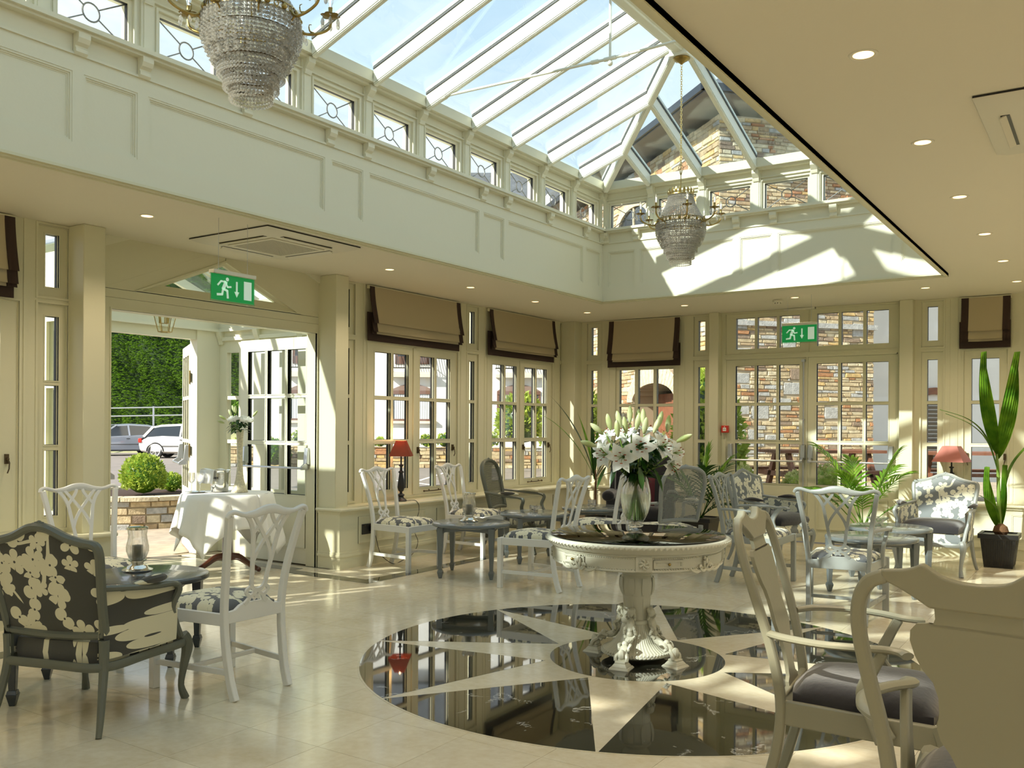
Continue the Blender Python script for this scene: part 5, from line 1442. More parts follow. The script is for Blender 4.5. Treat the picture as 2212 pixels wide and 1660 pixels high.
def call_point(label, T, rz):
    t = thing('fire_call_point', label, 'alarm', T, rz)
    g = G(); g.box(-.044, .044, 0, .048, -.045, .045); obj('case', g, RED, t, bevel=.004)
    g = G(); g.box(-.022, .022, .046, .050, -.026, .018); g.box(-.006, .006, .046, .050, .024, .034); obj('front_plate', g, WHITE, t)
    g = G(); g.box(-.014, -.006, .0495, .0512, -.008, -.002); g.box(-.003, .003, .0495, .0512, -.008, -.002); g.box(.006, .014, .0495, .0512, -.008, -.002)
    g.box(-.001, .001, .0495, .0512, .004, .012); obj('printed_marks', g, BLACK, t, sharp=0)
call_point('red fire call point beside the porch doorway', (XD + .0, 6.535, 1.395), -pi / 2)
call_point('red fire call point beside the end doors', (-4.20 + .0, 11.292, 1.385), pi)
# running-man exit signs
GREEN = mat('exit_green', (0.0, 0.17, 0.035), 0.3, emit=(0.0, 0.30, 0.06), estr=.25)
SIGNW = mat('exit_white', (0.62, 0.78, 0.66), 0.4, emit=(0.7, 0.9, 0.75), estr=.15)
ACR = glass_thin('acrylic_edge', (0.75, 0.9, 0.8), 1.0)
def exit_sign(label, loc, rz):
    t = thing('exit_sign', label, 'sign', loc, rz)
    g = G(); g.box(-.19, .19, -.004, .004, -.185, 0); obj('green_panel', g, GREEN, t, sharp=0)
    g = G(); g.box(-.198, .198, -.003, .003, -.197, .003); obj('acrylic_plate', g, ACR, t, sharp=0)
    g = G(); g.box(-.19, .19, -.03, .03, 0, .028); obj('lamp_housing', g, PLAST, t, bevel=.004)
    top = H - loc[2] - .001
    for hx_ in (-.13, .13): g = G(); g.sweep([(hx_, 0, .026), (hx_, 0, top)], .0016, n=6); obj('hanger', g, STEEL, t)
    for s in (-1, 1):
        g = G()
        def Q(p, w=.0085): # stroke
            for a, b in zip(p, p[1:]):
                d = Vector((b[0] - a[0], b[1] - a[1])); L = d.length; d /= L; n_ = Vector((-d.y, d.x)) * w; e_ = d * w * .5
                P = [(a[0] - n_.x - e_.x, a[1] - n_.y - e_.y), (b[0] - n_.x + e_.x, b[1] - n_.y + e_.y), (b[0] + n_.x + e_.x, b[1] + n_.y + e_.y), (a[0] + n_.x - e_.x, a[1] + n_.y - e_.y)]
                g.add([(x, -s * .0045, z) for x, z in P] + [(x, -s * .0062, z) for x, z in P], [(0, 3, 2, 1), (4, 5, 6, 7), (0, 1, 5, 4), (1, 2, 6, 5), (2, 3, 7, 6), (3, 0, 4, 7)])
        hx, hz = -.055, -.030
        g.add([(hx, -s * .0045, hz)] + [(hx + .014 * cos(k * pi / 8), -s * .0062, hz + .014 * sin(k * pi / 8)) for k in range(16)], [tuple(range(1, 17))])
        Q([(-.068, -.052), (-.090, -.100)], .014)
        Q([(-.070, -.050), (-.110, -.048), (-.138, -.078)], .0065)
        Q([(-.068, -.056), (-.052, -.085), (-.022, -.080)], .0065)
        Q([(-.092, -.100), (-.055, -.112), (-.050, -.162)], .0085)
        Q([(-.092, -.104), (-.100, -.142), (-.142, -.146)], .0085)
        Q([(.030, -.040), (.030, -.115)], .0075)
        P = [(.008, -.110), (.052, -.110), (.030, -.150)]
        g.add([(x, -s * .0045, z) for x, z in P] + [(x, -s * .0062, z) for x, z in P], [(0, 2, 1), (3, 4, 5), (0, 1, 4, 3), (1, 2, 5, 4), (2, 0, 3, 5)])
        x0, x1 = (.095, .165)
        g.box(x0, x1, -s * .0045, -s * .0062, -.160, -.025)
        obj('pictogram', g, SIGNW, t, sharp=0)
    return t
exit_sign('green running-man exit sign hanging in front of the porch doorway', (-5.35, 4.385, 2.478), pi / 2)
exit_sign('green running-man exit sign hanging in front of the end doors', (-2.952, 10.2, 2.545), 0)
# smoke detector
sd = thing('smoke_detector', 'small white smoke detector on the ceiling before the end doors', 'detector', (-3.27, 10.437, H))
g = G(); g.lathe([(.0, -.055), (.025, -.054), (.030, -.045), (.034, -.03), (.052, -.028), (.055, -.012), (.05, 0)], 24); obj('body', g, PLAST, sd)
g = G()
for k in range(6): g.ball((.031 * cos(k), .031 * sin(k), -.040), .006, 6, 4)
obj('vents', g, BLACK, sd)
# ceiling cassettes
def cassette(label, loc):
    t = thing('air_conditioner', label, 'air conditioner', loc)
    g = G(); g.hexa([(-.40, -.44, -.035), (.40, -.44, -.035), (.40, .44, -.035), (-.40, .44, -.035)], [(-.46, -.50, -.008), (.46, -.50, -.008), (.46, .50, -.008), (-.46, .50, -.008)]); obj('fascia', g, PLAST, t, bevel=.006)
    g = G(); g.box(-.455, .455, -.495, .495, -.008, 0); obj('shadow_gap', g, BLACK, t)
    g = G(); g.box(-.26, .26, -.28, .28, -.043, -.035); obj('centre_panel', g, PLAST, t, bevel=.02)
    g = G(); 
    for i in range(25):
        for j in range(25):
            x, y = -.22 + .44 * i / 24, -.24 + .48 * j / 24
            g.box(x - .005, x + .005, y - .006, y + .006, -.0445, -.043)
    obj('intake_grille', g, mat('grille_grey', (.42, .40, .33), .6), t, kind='stuff', sharp=0)
    for k in range(4):
        a = k * pi / 2; g = G(Matrix.Rotation(a, 4, 'Z')); d = .345 if k % 2 else .345
        g.box(-.26, .26, -d - .022, -d + .016, -.037, -.034); obj('air_slot', g, BLACK, t, sharp=0)
        g = G(Matrix.Rotation(a, 4, 'Z') @ Matrix.Translation((0, -d - .01, -.040)) @ Matrix.Rotation(radians(28), 4, 'X')); g.box(-.255, .255, -.02, .02, -.003, .003); obj('louvre', g, PLAST, t, sharp=0)
    return t
ac = cassette('ceiling cassette air conditioner above the porch doorway', (-5.68, 5.09, H - .002))
dup(ac, (-.09, 4.99, H - .002), 0, 'ceiling cassette air conditioner cut by the right edge')
# downlights
dl = []
DLP = [(-5.74, 9.12 - 1.293 * k) for k in range(11) if abs(9.12 - 1.293 * k - 5.24) > .1] + [(-.845, 3.766 + 1.318 * k) for k in range(-5, 6)] + [(-5.72, 10.35), (-4.374, 10.34), (-3.048, 10.35), (-1.684, 10.34)] + [(1.3, 3.766 + 1.318 * k) for k in range(-5, 6)]
dproto = None
for k, (x, y) in enumerate(DLP):
    vis = (x > -6 and x < .5 and y > 2.4)
    lb = 'small recessed ceiling downlight in the row along the left windows' if x < -5.5 else 'small recessed ceiling downlight in the row right of the roof lantern' if x > -1 else 'small recessed ceiling downlight in the row by the end doors'
    if dproto is None:
        dproto = thing('downlight', lb, 'ceiling light', (x, y, H), group=lb.split('in the ')[1])
        g = G(); g.lathe([(.040, -.002), (.050, -.005), (.056, -.003), (.057, 0)], 28, cap=False); obj('bezel', g, PLAST, dproto)
        g = G(); g.lathe([(.0, -.0015), (.041, -.0015)], 28, cap=False); obj('glowing_lens', g, LAMPG, dproto)
    else: dup(dproto, (x, y, H), 0, lb, lb.split('in the ')[1])
    ld = bpy.data.lights.new('downlight_lamp', 'SPOT'); ld.energy = DL_W; ld.spot_size = radians(125); ld.spot_blend = .9; ld.color = (1, .80, .56); ld.shadow_soft_size = .04
    lo = bpy.data.objects.new('downlight_lamp', ld); COL.objects.link(lo); lo.location = (x, y, H - .012)

# ================================================================ BLINDS
def blind(T, label, u0, u1, z1=2.86, z0=2.29):
    t = thing('roman_blind', label, 'blind', group='taupe roman blinds with chocolate borders')
    bw = .075
    g = G(T); g.box(u0 - .01, u1 + .01, .02, .05, z1 - .025, z1 + .01); obj('headrail', g, CREAM, t)
    def sheet(za, zb, wa, wb, lo, hi, m, nm, sag=.0):
        g = G(T)
        def f(u, v):
            x = lo + (hi - lo) * u; z = za + (zb - za) * v - sag * sin(pi * u) * v
            return (x, wa + (wb - wa) * v ** 1.5 + .004 * sin(u * 9 + v * 2) * v, z)
        g.grid(f, 16, 8)
        g.grid(lambda u, v: (f(1 - u, v)[0], f(1 - u, v)[1] - .006, f(1 - u, v)[2]), 16, 8)
        obj(nm, g, m, t, sharp=60)
    for k, (za, zb, wa, wb, ex) in enumerate([(z1, z0 + .185, .052, .115, .0), (z0 + .22, z0 + .095, .085, .105, -.002), (z0 + .15, z0 + .072, .075, .088, -.006)]):
        fl = ex
        sheet(za, zb, wa, wb, u0 + bw, u1 - bw, TAUPE, 'fabric_fold', .003)
        for a, b in ((u0 - .0 * k, u0 + bw), (u1 - bw, u1)):
            sheet(za, zb - .002, wa + .001, wb + .003, a, b, CHOC, 'side_border')
    sheet(z0 + .30, z0, .040, .044, u0 - .022, u1 + .0, CHOC, 'bottom_border')
    return t
blind(T_LEFT, 'wide roman blind with chocolate border over the window with the red lamp', 7.09, 8.66)
blind(T_LEFT, 'roman blind with chocolate border over the second window on the left wall', 9.27, 10.84)
blind(T_LEFT, 'roman blind with chocolate border cut by the left edge of the picture', 1.86, 3.42)
blind(T_END, 'roman blind with chocolate border on the end wall above the lilies', -5.87, -4.82, z0=2.225)
blind(T_END, 'narrow roman blind with chocolate border above the coconut palm', -1.46, -.975, z0=2.30)

# ================================================================ CHANDELIERS
def crystal_mat():
    m = bpy.data.materials.new('crystal'); m.use_nodes = True
    t = m.node_tree; t.nodes.clear(); L = t.links.new
    tr = _n(t, 'ShaderNodeBsdfTransparent'); tr.inputs[0].default_value = (.97, .95, .92, 1)
    gl = _n(t, 'ShaderNodeBsdfGlossy'); gl.inputs['Roughness'].default_value = .04; gl.inputs[0].default_value = (1, .97, .93, 1)
    rf = _n(t, 'ShaderNodeBsdfRefraction'); rf.inputs['IOR'].default_value = 1.5; rf.inputs[0].default_value = (1, .98, .95, 1)
    tl = _n(t, 'ShaderNodeBsdfTranslucent'); tl.inputs[0].default_value = (.95, .90, .82, 1)
    lw = _n(t, 'ShaderNodeLayerWeight'); lw.inputs[0].default_value = .45
    a = _n(t, 'ShaderNodeMixShader'); L(lw.outputs['Facing'], a.inputs[0]); L(rf.outputs[0], a.inputs[1]); L(gl.outputs[0], a.inputs[2])
    b = _n(t, 'ShaderNodeMixShader'); b.inputs[0].default_value = .50; L(a.outputs[0], b.inputs[1]); L(tl.outputs[0], b.inputs[2])
    c = _n(t, 'ShaderNodeMixShader'); c.inputs[0].default_value = .30; L(b.outputs[0], c.inputs[1]); L(tr.outputs[0], c.inputs[2])
    o = _n(t, 'ShaderNodeOutputMaterial'); L(c.outputs[0], o.inputs[0])
    MATS['crystal'] = m
    return m
CRYS = crystal_mat()
def bead(g, x, y, z, r, q=1.0):
    g.add([(x, y, z + r * q), (x + r, y, z + r * .35), (x + r * .5, y + r * .87, z + r * .35), (x - r * .5, y + r * .87, z + r * .35), (x - r, y, z + r * .35), (x - r * .5, y - r * .87, z + r * .35), (x + r * .5, y - r * .87, z + r * .35),
           (x + r, y, z - r * .35), (x + r * .5, y + r * .87, z - r * .35), (x - r * .5, y + r * .87, z - r * .35), (x - r, y, z - r * .35), (x - r * .5, y - r * .87, z - r * .35), (x + r * .5, y - r * .87, z - r * .35), (x, y, z - r * q)],
          [(0, 1, 2), (0, 2, 3), (0, 3, 4), (0, 4, 5), (0, 5, 6), (0, 6, 1)] + [(1 + k, 7 + k, 7 + (k + 1) % 6, 1 + (k + 1) % 6) for k in range(6)] + [(13, 7 + (k + 1) % 6, 7 + k) for k in range(6)])
def chandelier(label, x, y):
    # local z = 0 at the underside of the ridge post
    t = thing('chandelier', label, 'chandelier', (x, y, 4.645), group='crystal basket chandeliers hanging from the roof lantern')
    Z = lambda z: z - 4.645
    g = G(); g.lathe([(.072, 0), (.075, -.006), (.066, -.014), (.060, -.018), (.045, -.026), (.030, -.036), (.018, -.045), (.008, -.055), (0, -.057)], 32); obj('ceiling_rose', g, BRASS, t)
    g = G(); zc = -.055; k = 0
    while Z(3.70) < zc:
        rot = Matrix.Rotation(k * pi / 2 + .4, 4, 'Z'); g.T = Matrix.Translation((0, 0, zc - .012)) @ rot
        g.sweep([(.0085 * cos(2 * pi * q / 8), 0, .0155 * sin(2 * pi * q / 8)) for q in range(8)], .0026, n=4, closed=True, up=(0, 1, 0))
        zc -= .0215; k += 1
    g.T = None
    obj('chain', g, GOLD, t, kind='stuff')
    g = G(); g.sweep([(0, 0, Z(3.71)), (0, 0, Z(3.10))], .0035, n=6)
    for q in range(4):
        a = q * pi / 2; g.sweep(spl([(.004 * cos(a), .004 * sin(a), Z(3.71)), (.020 * cos(a), .020 * sin(a), Z(3.685)), (.012 * cos(a), .012 * sin(a), Z(3.655)), (.003 * cos(a), .003 * sin(a), Z(3.62))], 4), .0028, n=5)
    obj('stem_rod', g, BRASS, t)
    # gallery crown
    g = G(); R = .108
    g.lathe([(R, Z(3.43)), (R + .004, Z(3.435)), (R + .002, Z(3.445)), (R - .002, Z(3.445)), (R, Z(3.43))], 40, cap=False)
    for q in range(20):
        a = 2 * pi * q / 20; c, s = cos(a), sin(a)
        g.sweep([(R * c, R * s, Z(3.44)), ((R + .008) * c, (R + .008) * s, Z(3.47)), ((R + .002) * c, (R + .002) * s, Z(3.495))], [.010, .013, .004], .002, n=6, up=(c, s, 0)); g.ball(((R + .004) * c, (R + .004) * s, Z(3.462)), .006, 6, 4)
    obj('crown_ring', g, BRASS, t)
    # strings of beads flaring from crown to main ring
    g = G(); ns = 58
    for q in range(ns):
        a = 2 * pi * q / ns; n = 17
        for i in range(n):
            u = i / (n - 1); r = .106 + (.205 - .106) * (u ** 1.55); z = 3.432 - u * .215
            bead(g, r * cos(a), r * sin(a), Z(z), .0068 + .0012 * u)
    for q in range(40):
        a = 2 * pi * (q + .5) / 40
        for i in range(4): bead(g, .104 * cos(a), .104 * sin(a), Z(3.43 - .018 * i), .0075)
    obj('bead_tent', g, CRYS, t, kind='stuff', sharp=0)
    # main ring
    g = G(); R = .208
    for q in range(32):
        a = 2 * pi * q / 32; c, s = cos(a), sin(a)
        if q % 2:
            T = Matrix.Rotation(a, 4, 'Z') @ Matrix.Translation((R, 0, Z(3.205)))
            g.T = T; g.sweep([(0, .011 * cos(2 * pi * p / 8), .011 * sin(2 * pi * p / 8)) for p in range(8)], .0026, n=4, closed=True, up=(1, 0, 0)); g.T = None
        else: g.ball((R * c, R * s, Z(3.205)), .013, 8, 5, 1.1)
    g.lathe([(R - .002, Z(3.218)), (R + .003, Z(3.22)), (R + .003, Z(3.224)), (R - .002, Z(3.224)), (R - .002, Z(3.218))], 48, cap=False); g.lathe([(R - .002, Z(3.188)), (R + .003, Z(3.186)), (R + .003, Z(3.192)), (R - .002, Z(3.192)), (R - .002, Z(3.188))], 48, cap=False)
    obj('main_ring', g, BRONZE if False else BRASS, t)
    # tiers
    tiers = [(.207, 3.182, 3), (.190, 3.118, 5), (.165, 3.050, 4), (.140, 2.990, 4), (.114, 2.935, 4), (.088, 2.885, 4)]
    g = G(); gr = G()
    for i, (r, z, nr) in enumerate(tiers):
        if i: gr.lathe([(r - .001, Z(z + .010)), (r + .003, Z(z + .009)), (r + .003, Z(z + .014)), (r - .001, Z(z + .015)), (r - .001, Z(z + .010))], 40, cap=False)
        nb = int(2 * pi * r / .0165)
        for j in range(nr):
            for q in range(nb):
                a = 2 * pi * (q + .5 * (j % 2) * 0) / nb
                bead(g, (r + .002) * cos(a), (r + .002) * sin(a), Z(z - .0165 * j - (.0 if j < nr - 1 else .001)), .0078)
        # strings between one ring and the next
        if i < len(tiers) - 1:
            r2, z2, _ = tiers[i + 1]; m = int(2 * pi * r / .022)
            for q in range(m):
                a = 2 * pi * q / m
                for u in (.3, .6, .9): bead(g, (r + (r2 - r) * u) * cos(a), (r + (r2 - r) * u) * sin(a), Z(z + (z2 + .01 - z) * u - .01), .0065)
    for q in range(48):   # outer swags from the ring
        a = 2 * pi * q / 48; n = 12
        for j in range(n):
            u = j / (n - 1); r = .212 + .022 * sin(pi * u) - .05 * u; z = 3.186 - .20 * u - .0
            if q % 2 == 0 or u < .5: bead(g, r * cos(a), r * sin(a), Z(z), .0075)
    obj('bead_basket', g, CRYS, t, kind='stuff', sharp=0)
    obj('tier_rings', gr, BRONZE, t)
    for k in range(8):
        a = radians(45 * k + 12); T = Matrix.Rotation(a, 4, 'Z')
        g = G(T); g.sweep(spl([(.206, 0, Z(3.205)), (.228, 0, Z(3.178)), (.262, 0, Z(3.178)), (.305, 0, Z(3.192)), (.340, 0, Z(3.215)), (.352, 0, Z(3.245)), (.350, 0, Z(3.272))], 5), [.0065] * 31, n=8)
        for s, p in ((1, (.232, Z(3.168))), (-1, (.275, Z(3.196)))): g.sweep(spl([(p[0], 0, p[1] + .010 * s), (p[0] - .018, 0, p[1] - .004), (p[0] - .022, 0, p[1] - .022 * s), (p[0] - .010, 0, p[1] - .026 * s)], 4), [.005 - .0003 * i for i in range(13)], n=6)
        obj('arm', g, BRASS, t)
        T2 = T @ Matrix.Translation((.350, 0, Z(3.275)))
        g = G(T2)
        g.lathe([(.004, -.012), (.012, -.004), (.030, .000), (.036, .004)], 24, cap=False, mod=lambda b, z: 1 + (.28 * abs(cos(b * 3)) if z > -.002 else 0)); g.lathe([(.036, .004), (.030, .002), (.010, .002), (0, .002)], 24, cap=False, mod=lambda b, z: 1 + (.28 * abs(cos(b * 3)) if z > .0035 else 0))
        g.lathe([(.010, .002), (.012, .008), (.0095, .012), (.0095, .036), (.0105, .040), (0, .041)], 14)
        cup = obj('candle_cup', g, BRASS, t)
        g = G(T2); g.lathe([(.0085, .041), (.0088, .052), (.013, .066), (.0145, .078), (.012, .094), (.006, .110), (0, .118)], 14); obj('candle_bulb', g, CLEAR, cup)
        g = G(T2); g.lathe([(.0012, .045), (.0012, .070), (.004, .078), (.0012, .088), (0, .090)], 6); obj('filament', g, FILAM, cup)
        g = G(T2)
        for q in range(6):
            b = q * pi / 3 + .3; x_, y_ = .040 * cos(b), .040 * sin(b)
            bead(g, x_, y_, -.006, .0048); 
            g.lathe([(0, -.052), (.007, -.046), (.0095, -.036), (.006, -.022), (0, -.012)], 6, (x_, y_, 0), cap=False)
        obj('crystal_drops', g, CRYS, cup, sharp=0, kind='stuff')
    return t
ch1 = chandelier('near crystal chandelier cut by the top edge of the picture', XC, 2.72)
dup(ch1, (XC, 7.48, 4.645), radians(20), 'far crystal chandelier hanging whole before the stone gable')

# ================================================================ CONSOLE TABLE IN THE PORCH
CT = (-7.16, 5.82)
ct = thing('pedestal_side_table', 'round mahogany pedestal table under a white cloth in the porch doorway', 'table', (CT[0], CT[1], 0))
g = G(); g.lathe([(.40, .715), (.42, .72), (.42, .738), (.40, .745)], 40); obj('tabletop', g, MAHOG, ct)
g = G(); g.lathe([(.055, .10), (.06, .12), (.050, .16), (.045, .30), (.035, .33), (.045, .35), (.040, .38), (.050, .44), (.052, .52), (.040, .60), (.045, .66), (.10, .715)], 20); obj('pedestal', g, MAHOG, ct)
for k in range(3):
    g = G(Matrix.Rotation(radians(120 * k + 20), 4, 'Z')); g.sweep(spl([(.03, 0, .13), (.12, 0, .13), (.22, 0, .075), (.31, 0, .03), (.34, 0, .018)], 5), [.022] * 21, [.040 - .0012 * i for i in range(21)], n=8); g.ball((.335, 0, .02), .024, 8, 5); obj('leg', g, MAHOG, ct)
cl = G(); nA, nR = 120, 14
def cloth(u, v):
    a = 2 * pi * u; R = .425
    sq = .74 / max(abs(cos(a + .35)), abs(sin(a + .35)))
    drop = sq - R
    if v < .35: r = R * (v / .35); return (r * cos(a), r * sin(a), .7475)
    t = (v - .35) / .65; s = drop * t
    rr_ = R + .012 * min(1, t * 6) + s * .16 + .035 * t * sin(a * 11 + 1.5 * sin(a * 2)) + .02 * t * sin(a * 23)
    return (rr_ * cos(a), rr_ * sin(a), .747 - s * .965 - .004 * min(1, t * 8))
cl.grid(cloth, nA, nR)
co = obj('tablecloth', cl, LINEN, None, loc=(CT[0], CT[1], .0015), label='white linen cloth draped over the pedestal table in the porch', cat='tablecloth', sharp=80)
so_ = co.modifiers.new('solid', 'SOLIDIFY'); so_.thickness = .002; so_.offset = 1
TV = .752
vs_ = thing('trumpet_vase', 'tall speckled white trumpet vase holding white roses on the porch table', 'vase', (CT[0] + .10, CT[1] + .06, TV))
SPEC = mat('frosted_speckle', (0.60, 0.56, 0.40), 0.35, var=.25, vscale=60, coat=.3)
g = G(); g.lathe([(.078, 0), (.080, .006), (.070, .03), (.052, .07), (.040, .12), (.032, .18), (.028, .26), (.027, .36), (.029, .46), (.034, .56), (.037, .60), (.034, .60), (.030, .52), (.022, .40), (0, .38)], 36); obj('vase_body', g, SPEC, vs_, sharp=60)
rb = thing('rose_bouquet', 'white roses and lily buds with leaves in the tall trumpet vase', 'flowers', (CT[0] + .10, CT[1] + .06, TV + .58))
for x, y, z in [(-.07, -.03, .13), (-.02, -.06, .135), (.035, -.05, .13), (.09, -.03, .125), (.02, .05, .14), (-.05, .05, .13)]:
    g = G()
    for k in range(14):
        a = k * 2.4; r = .004 + .0022 * k
        def f(u, v):
            b = a + (u - .5) * 1.9; h_ = .020 + .018 * v - .0006 * k
            rr2 = r * (1 + .5 * v) + .003
            return (rr2 * cos(b), rr2 * sin(b), h_ + .012 * (1 - (2 * u - 1) ** 2) * v - .0018 * k)
        g.grid(f, 4, 3)
    obj('rose', g, LILYW, rb, loc=cl_(x, y, z - .02), sharp=80)
for x, y, z, a, b, c in [(-.13, -.02, .12, -.8, -.1, .5), (-.15, 0, .085, -.9, 0, .3), (-.04, 0, .18, -.1, 0, 1), (-.06, .02, .19, -.3, 0, .9), (.12, 0, .15, .6, 0, .7), (-.08, 0, .15, -.4, 0, .9)]: lily_bud(rb, cl_(x, y, z), cdir(a, b, c), .75)
g = G()
for i in range(60):
    a = rr.uniform(0, 6.28); z = rr.uniform(.0, .13); r = rr.uniform(.015, .06); leaf_strip(g, (r * cos(a), r * sin(a), z), (cos(a), sin(a), rr.uniform(-.5, .7)), rr.uniform(.05, .10), .016, rr.uniform(.3, 1.5), 0, 5)
obj('foliage', g, LEAFD, rb, kind='stuff', sharp=60)
bk = thing('ice_bucket', 'silver wine bucket with a folded cloth over its rim on the porch table', 'bucket', (CT[0] - .12, CT[1] + .0, TV))
g = G(); g.lathe([(.075, 0), (.080, .004), (.088, .08), (.098, .18), (.104, .205), (.108, .208), (.106, .212), (.100, .208), (.094, .18), (.084, .08), (.074, .01), (0, .008)], 36); obj('bucket_body', g, SILV, bk, sharp=60)
g = G(Matrix.Translation(cl_(-.02, -.04, 0))); g.grid(lambda u, v: ((u - .5) * .20 - .03, -.085 + .01 * sin(u * 9) - .02 * v, .215 - .13 * v), 8, 6); g.grid(lambda u, v: ((u - .5) * .22 - .02, -.085 + .15 * v, .216 + .01 * sin(u * 7 + v * 4)), 8, 6)
nk = obj('folded_napkin', g, LINEN, None, loc=(CT[0] - .12, CT[1], TV), label='white napkin folded over the silver wine bucket', cat='napkin', sharp=80)
s_ = nk.modifiers.new('solid', 'SOLIDIFY'); s_.thickness = .004
def text_mesh(name, s, size, M, m, parent):
    cu_ = bpy.data.curves.new(name, 'FONT'); cu_.body = s; cu_.size = size; cu_.align_x = 'CENTER'; cu_.extrude = .0006
    to = bpy.data.objects.new(name, cu_); me = bpy.data.meshes.new_from_object(to)
    me.transform(M); me.materials.append(m); o = bpy.data.objects.new(name, me); COL.objects.link(o); o.parent = parent
    bpy.data.objects.remove(to)
    return o
text_mesh('engraved_letters', 'NIER', .028, Matrix.Rotation(YAW, 4, 'Z') @ Matrix.Translation((-.01, -.1005, .125)) @ Matrix.Rotation(pi / 2, 4, 'X'), BLACK, bk)
tr_ = thing('round_tray', 'small round silver tray under two wine glasses on the porch table', 'tray', (CT[0] - .20, CT[1] - .22, TV))
g = G(); g.lathe([(0, .002), (.085, .002), (.092, .007), (.095, .009), (.094, .006), (.086, 0), (0, 0)], 36, cap=False); obj('tray_dish', g, SILV, tr_)
def wine_glass(label, loc):
    t = thing('wine_glass', label, 'glass', loc, group='wine glasses on the porch tray')
    g = G(); g.lathe([(.032, 0), (.030, .003), (.006, .008), (.004, .02), (.004, .075), (.010, .085), (.030, .105), (.036, .13), (.034, .16), (.031, .185), (.030, .185), (.032, .16), (.034, .13), (.028, .107), (.006, .090), (0, .088)], 24, cap=False); obj('glass_body', g, CLEAR, t, sharp=60)
    return t
wg = wine_glass('left one of the two wine glasses on the silver tray', (CT[0] - .235, CT[1] - .235, TV + .004)); dup(wg, (CT[0] - .165, CT[1] - .195, TV + .004), 0, 'right one of the two wine glasses on the silver tray')

# ================================================================ PORCH
PD = mat('porch_cream', (0.76, 0.74, 0.58), 0.45)
po = thing('porch', 'cream timber porch outside the doorway with a glazed gable roof', 'porch', kind='structure')
XP = -8.40
T_S = Matrix(((1, 0, 0, 0), (0, -1, 0, 6.66), (0, 0, 1, 0), (0, 0, 0, 1)))     # right side wall, w towards -y
T_S2 = Matrix(((1, 0, 0, 0), (0, 1, 0, 3.98), (0, 0, 1, 0), (0, 0, 0, 1)))    # left side wall
for T, nm in ((T_S, 'r'), (T_S2, 'l')):
    cols = [(-8.22, -8.02), (-7.98, -7.78), (-7.60, -7.38), (-7.34, -7.10), (-6.98, -6.78)]
    ps = [(a, b, c, d) for a, b in cols for c, d in ((.72, 1.20), (1.24, 1.68), (1.72, 2.20))]
    g = G(T); g.cells(XP, -6.6, 0, 2.45, ps, -.06, 0); g.box(XP, -6.6, 0, .03, .55, .59); g.box(XP, -6.6, 0, .015, 0, .14); g.box(XP, -6.6, 0, .03, 2.33, 2.37)
    obj('side_wall', g, PD, po, sharp=0)
    for a, b, c, d in ps:
        g = G(T); g.box(a, b, -.035, -.03, c, d); obj('pane', g, GLASS, po, sharp=0)
    g = G(T); g.box(XP - .08, -6.6, -.06, .02, 2.45, 2.74); g.box(XP, -6.6, .0, .05, 2.43, 2.46); g.box(XP, -6.6, .02, .03, 2.58, 2.59); g.box(XP, -6.6, 0, .05, 2.70, 2.74)
    obj('cornice', g, PANEL, po, sharp=0)
    for u in (-8.30, -7.70, -7.05):
        g = G(T); n = 6; pr = [(.0, 2.30), (.02, 2.29), (.03, 2.33), (.05, 2.37), (.07, 2.43), (0, 2.43)]
        vs = [(u - .035, w, z) for w, z in pr] + [(u + .035, w, z) for w, z in pr]
        g.add(vs, [tuple(range(n)), tuple(range(2 * n - 1, n - 1, -1))] + [(i, n + i, n + (i + 1) % n, (i + 1) % n) for i in range(n)]); obj('corbel', g, PD, po, sharp=0)
g = G(); g.box(XP - .06, XP + .06, 6.36, 6.66, 0, 2.45); g.box(XP - .06, XP + .06, 3.98, 4.42, 0, 2.45); g.box(XP - .06, XP + .04, 3.98, 6.66, 2.33, 2.45); g.box(XP - .08, XP + .06, 3.98, 6.66, 2.45, 2.74); g.box(XP + .06, XP + .10, 4.0, 6.64, 2.43, 2.46); g.box(XP + .06, XP + .08, 4.0, 6.64, 2.56, 2.575); g.box(XP + .04, XP + .10, 4.0, 6.64, 2.70, 2.74)
obj('front_frame', g, PANEL, po, sharp=0)
for sy, y0 in ((1, 3.90), (-1, 6.74)):
    for k in range(4):
        x = -8.45 + .62 * k; g = G(); g.sweep([(x, y0, 2.74), (x, 5.32, 3.30)], .022, .045, square=True, up=(0, 0, 1)); obj('rafter', g, PD, po, sharp=0)
        if k < 3:
            g = G(); g.add([(x, y0, 2.80), (x + .62, y0, 2.80), (x + .62, 5.32, 3.36), (x, 5.32, 3.36), (x, y0, 2.81), (x + .62, y0, 2.81), (x + .62, 5.32, 3.37), (x, 5.32, 3.37)], [(0, 1, 2, 3), (7, 6, 5, 4), (0, 4, 5, 1), (2, 6, 7, 3)]); obj('roof_pane', g, RGLASS, po, sharp=0)
g = G(); g.box(-8.5, -6.62, 5.28, 5.36, 3.24, 3.42); obj('ridge_beam', g, PD, po, sharp=0)
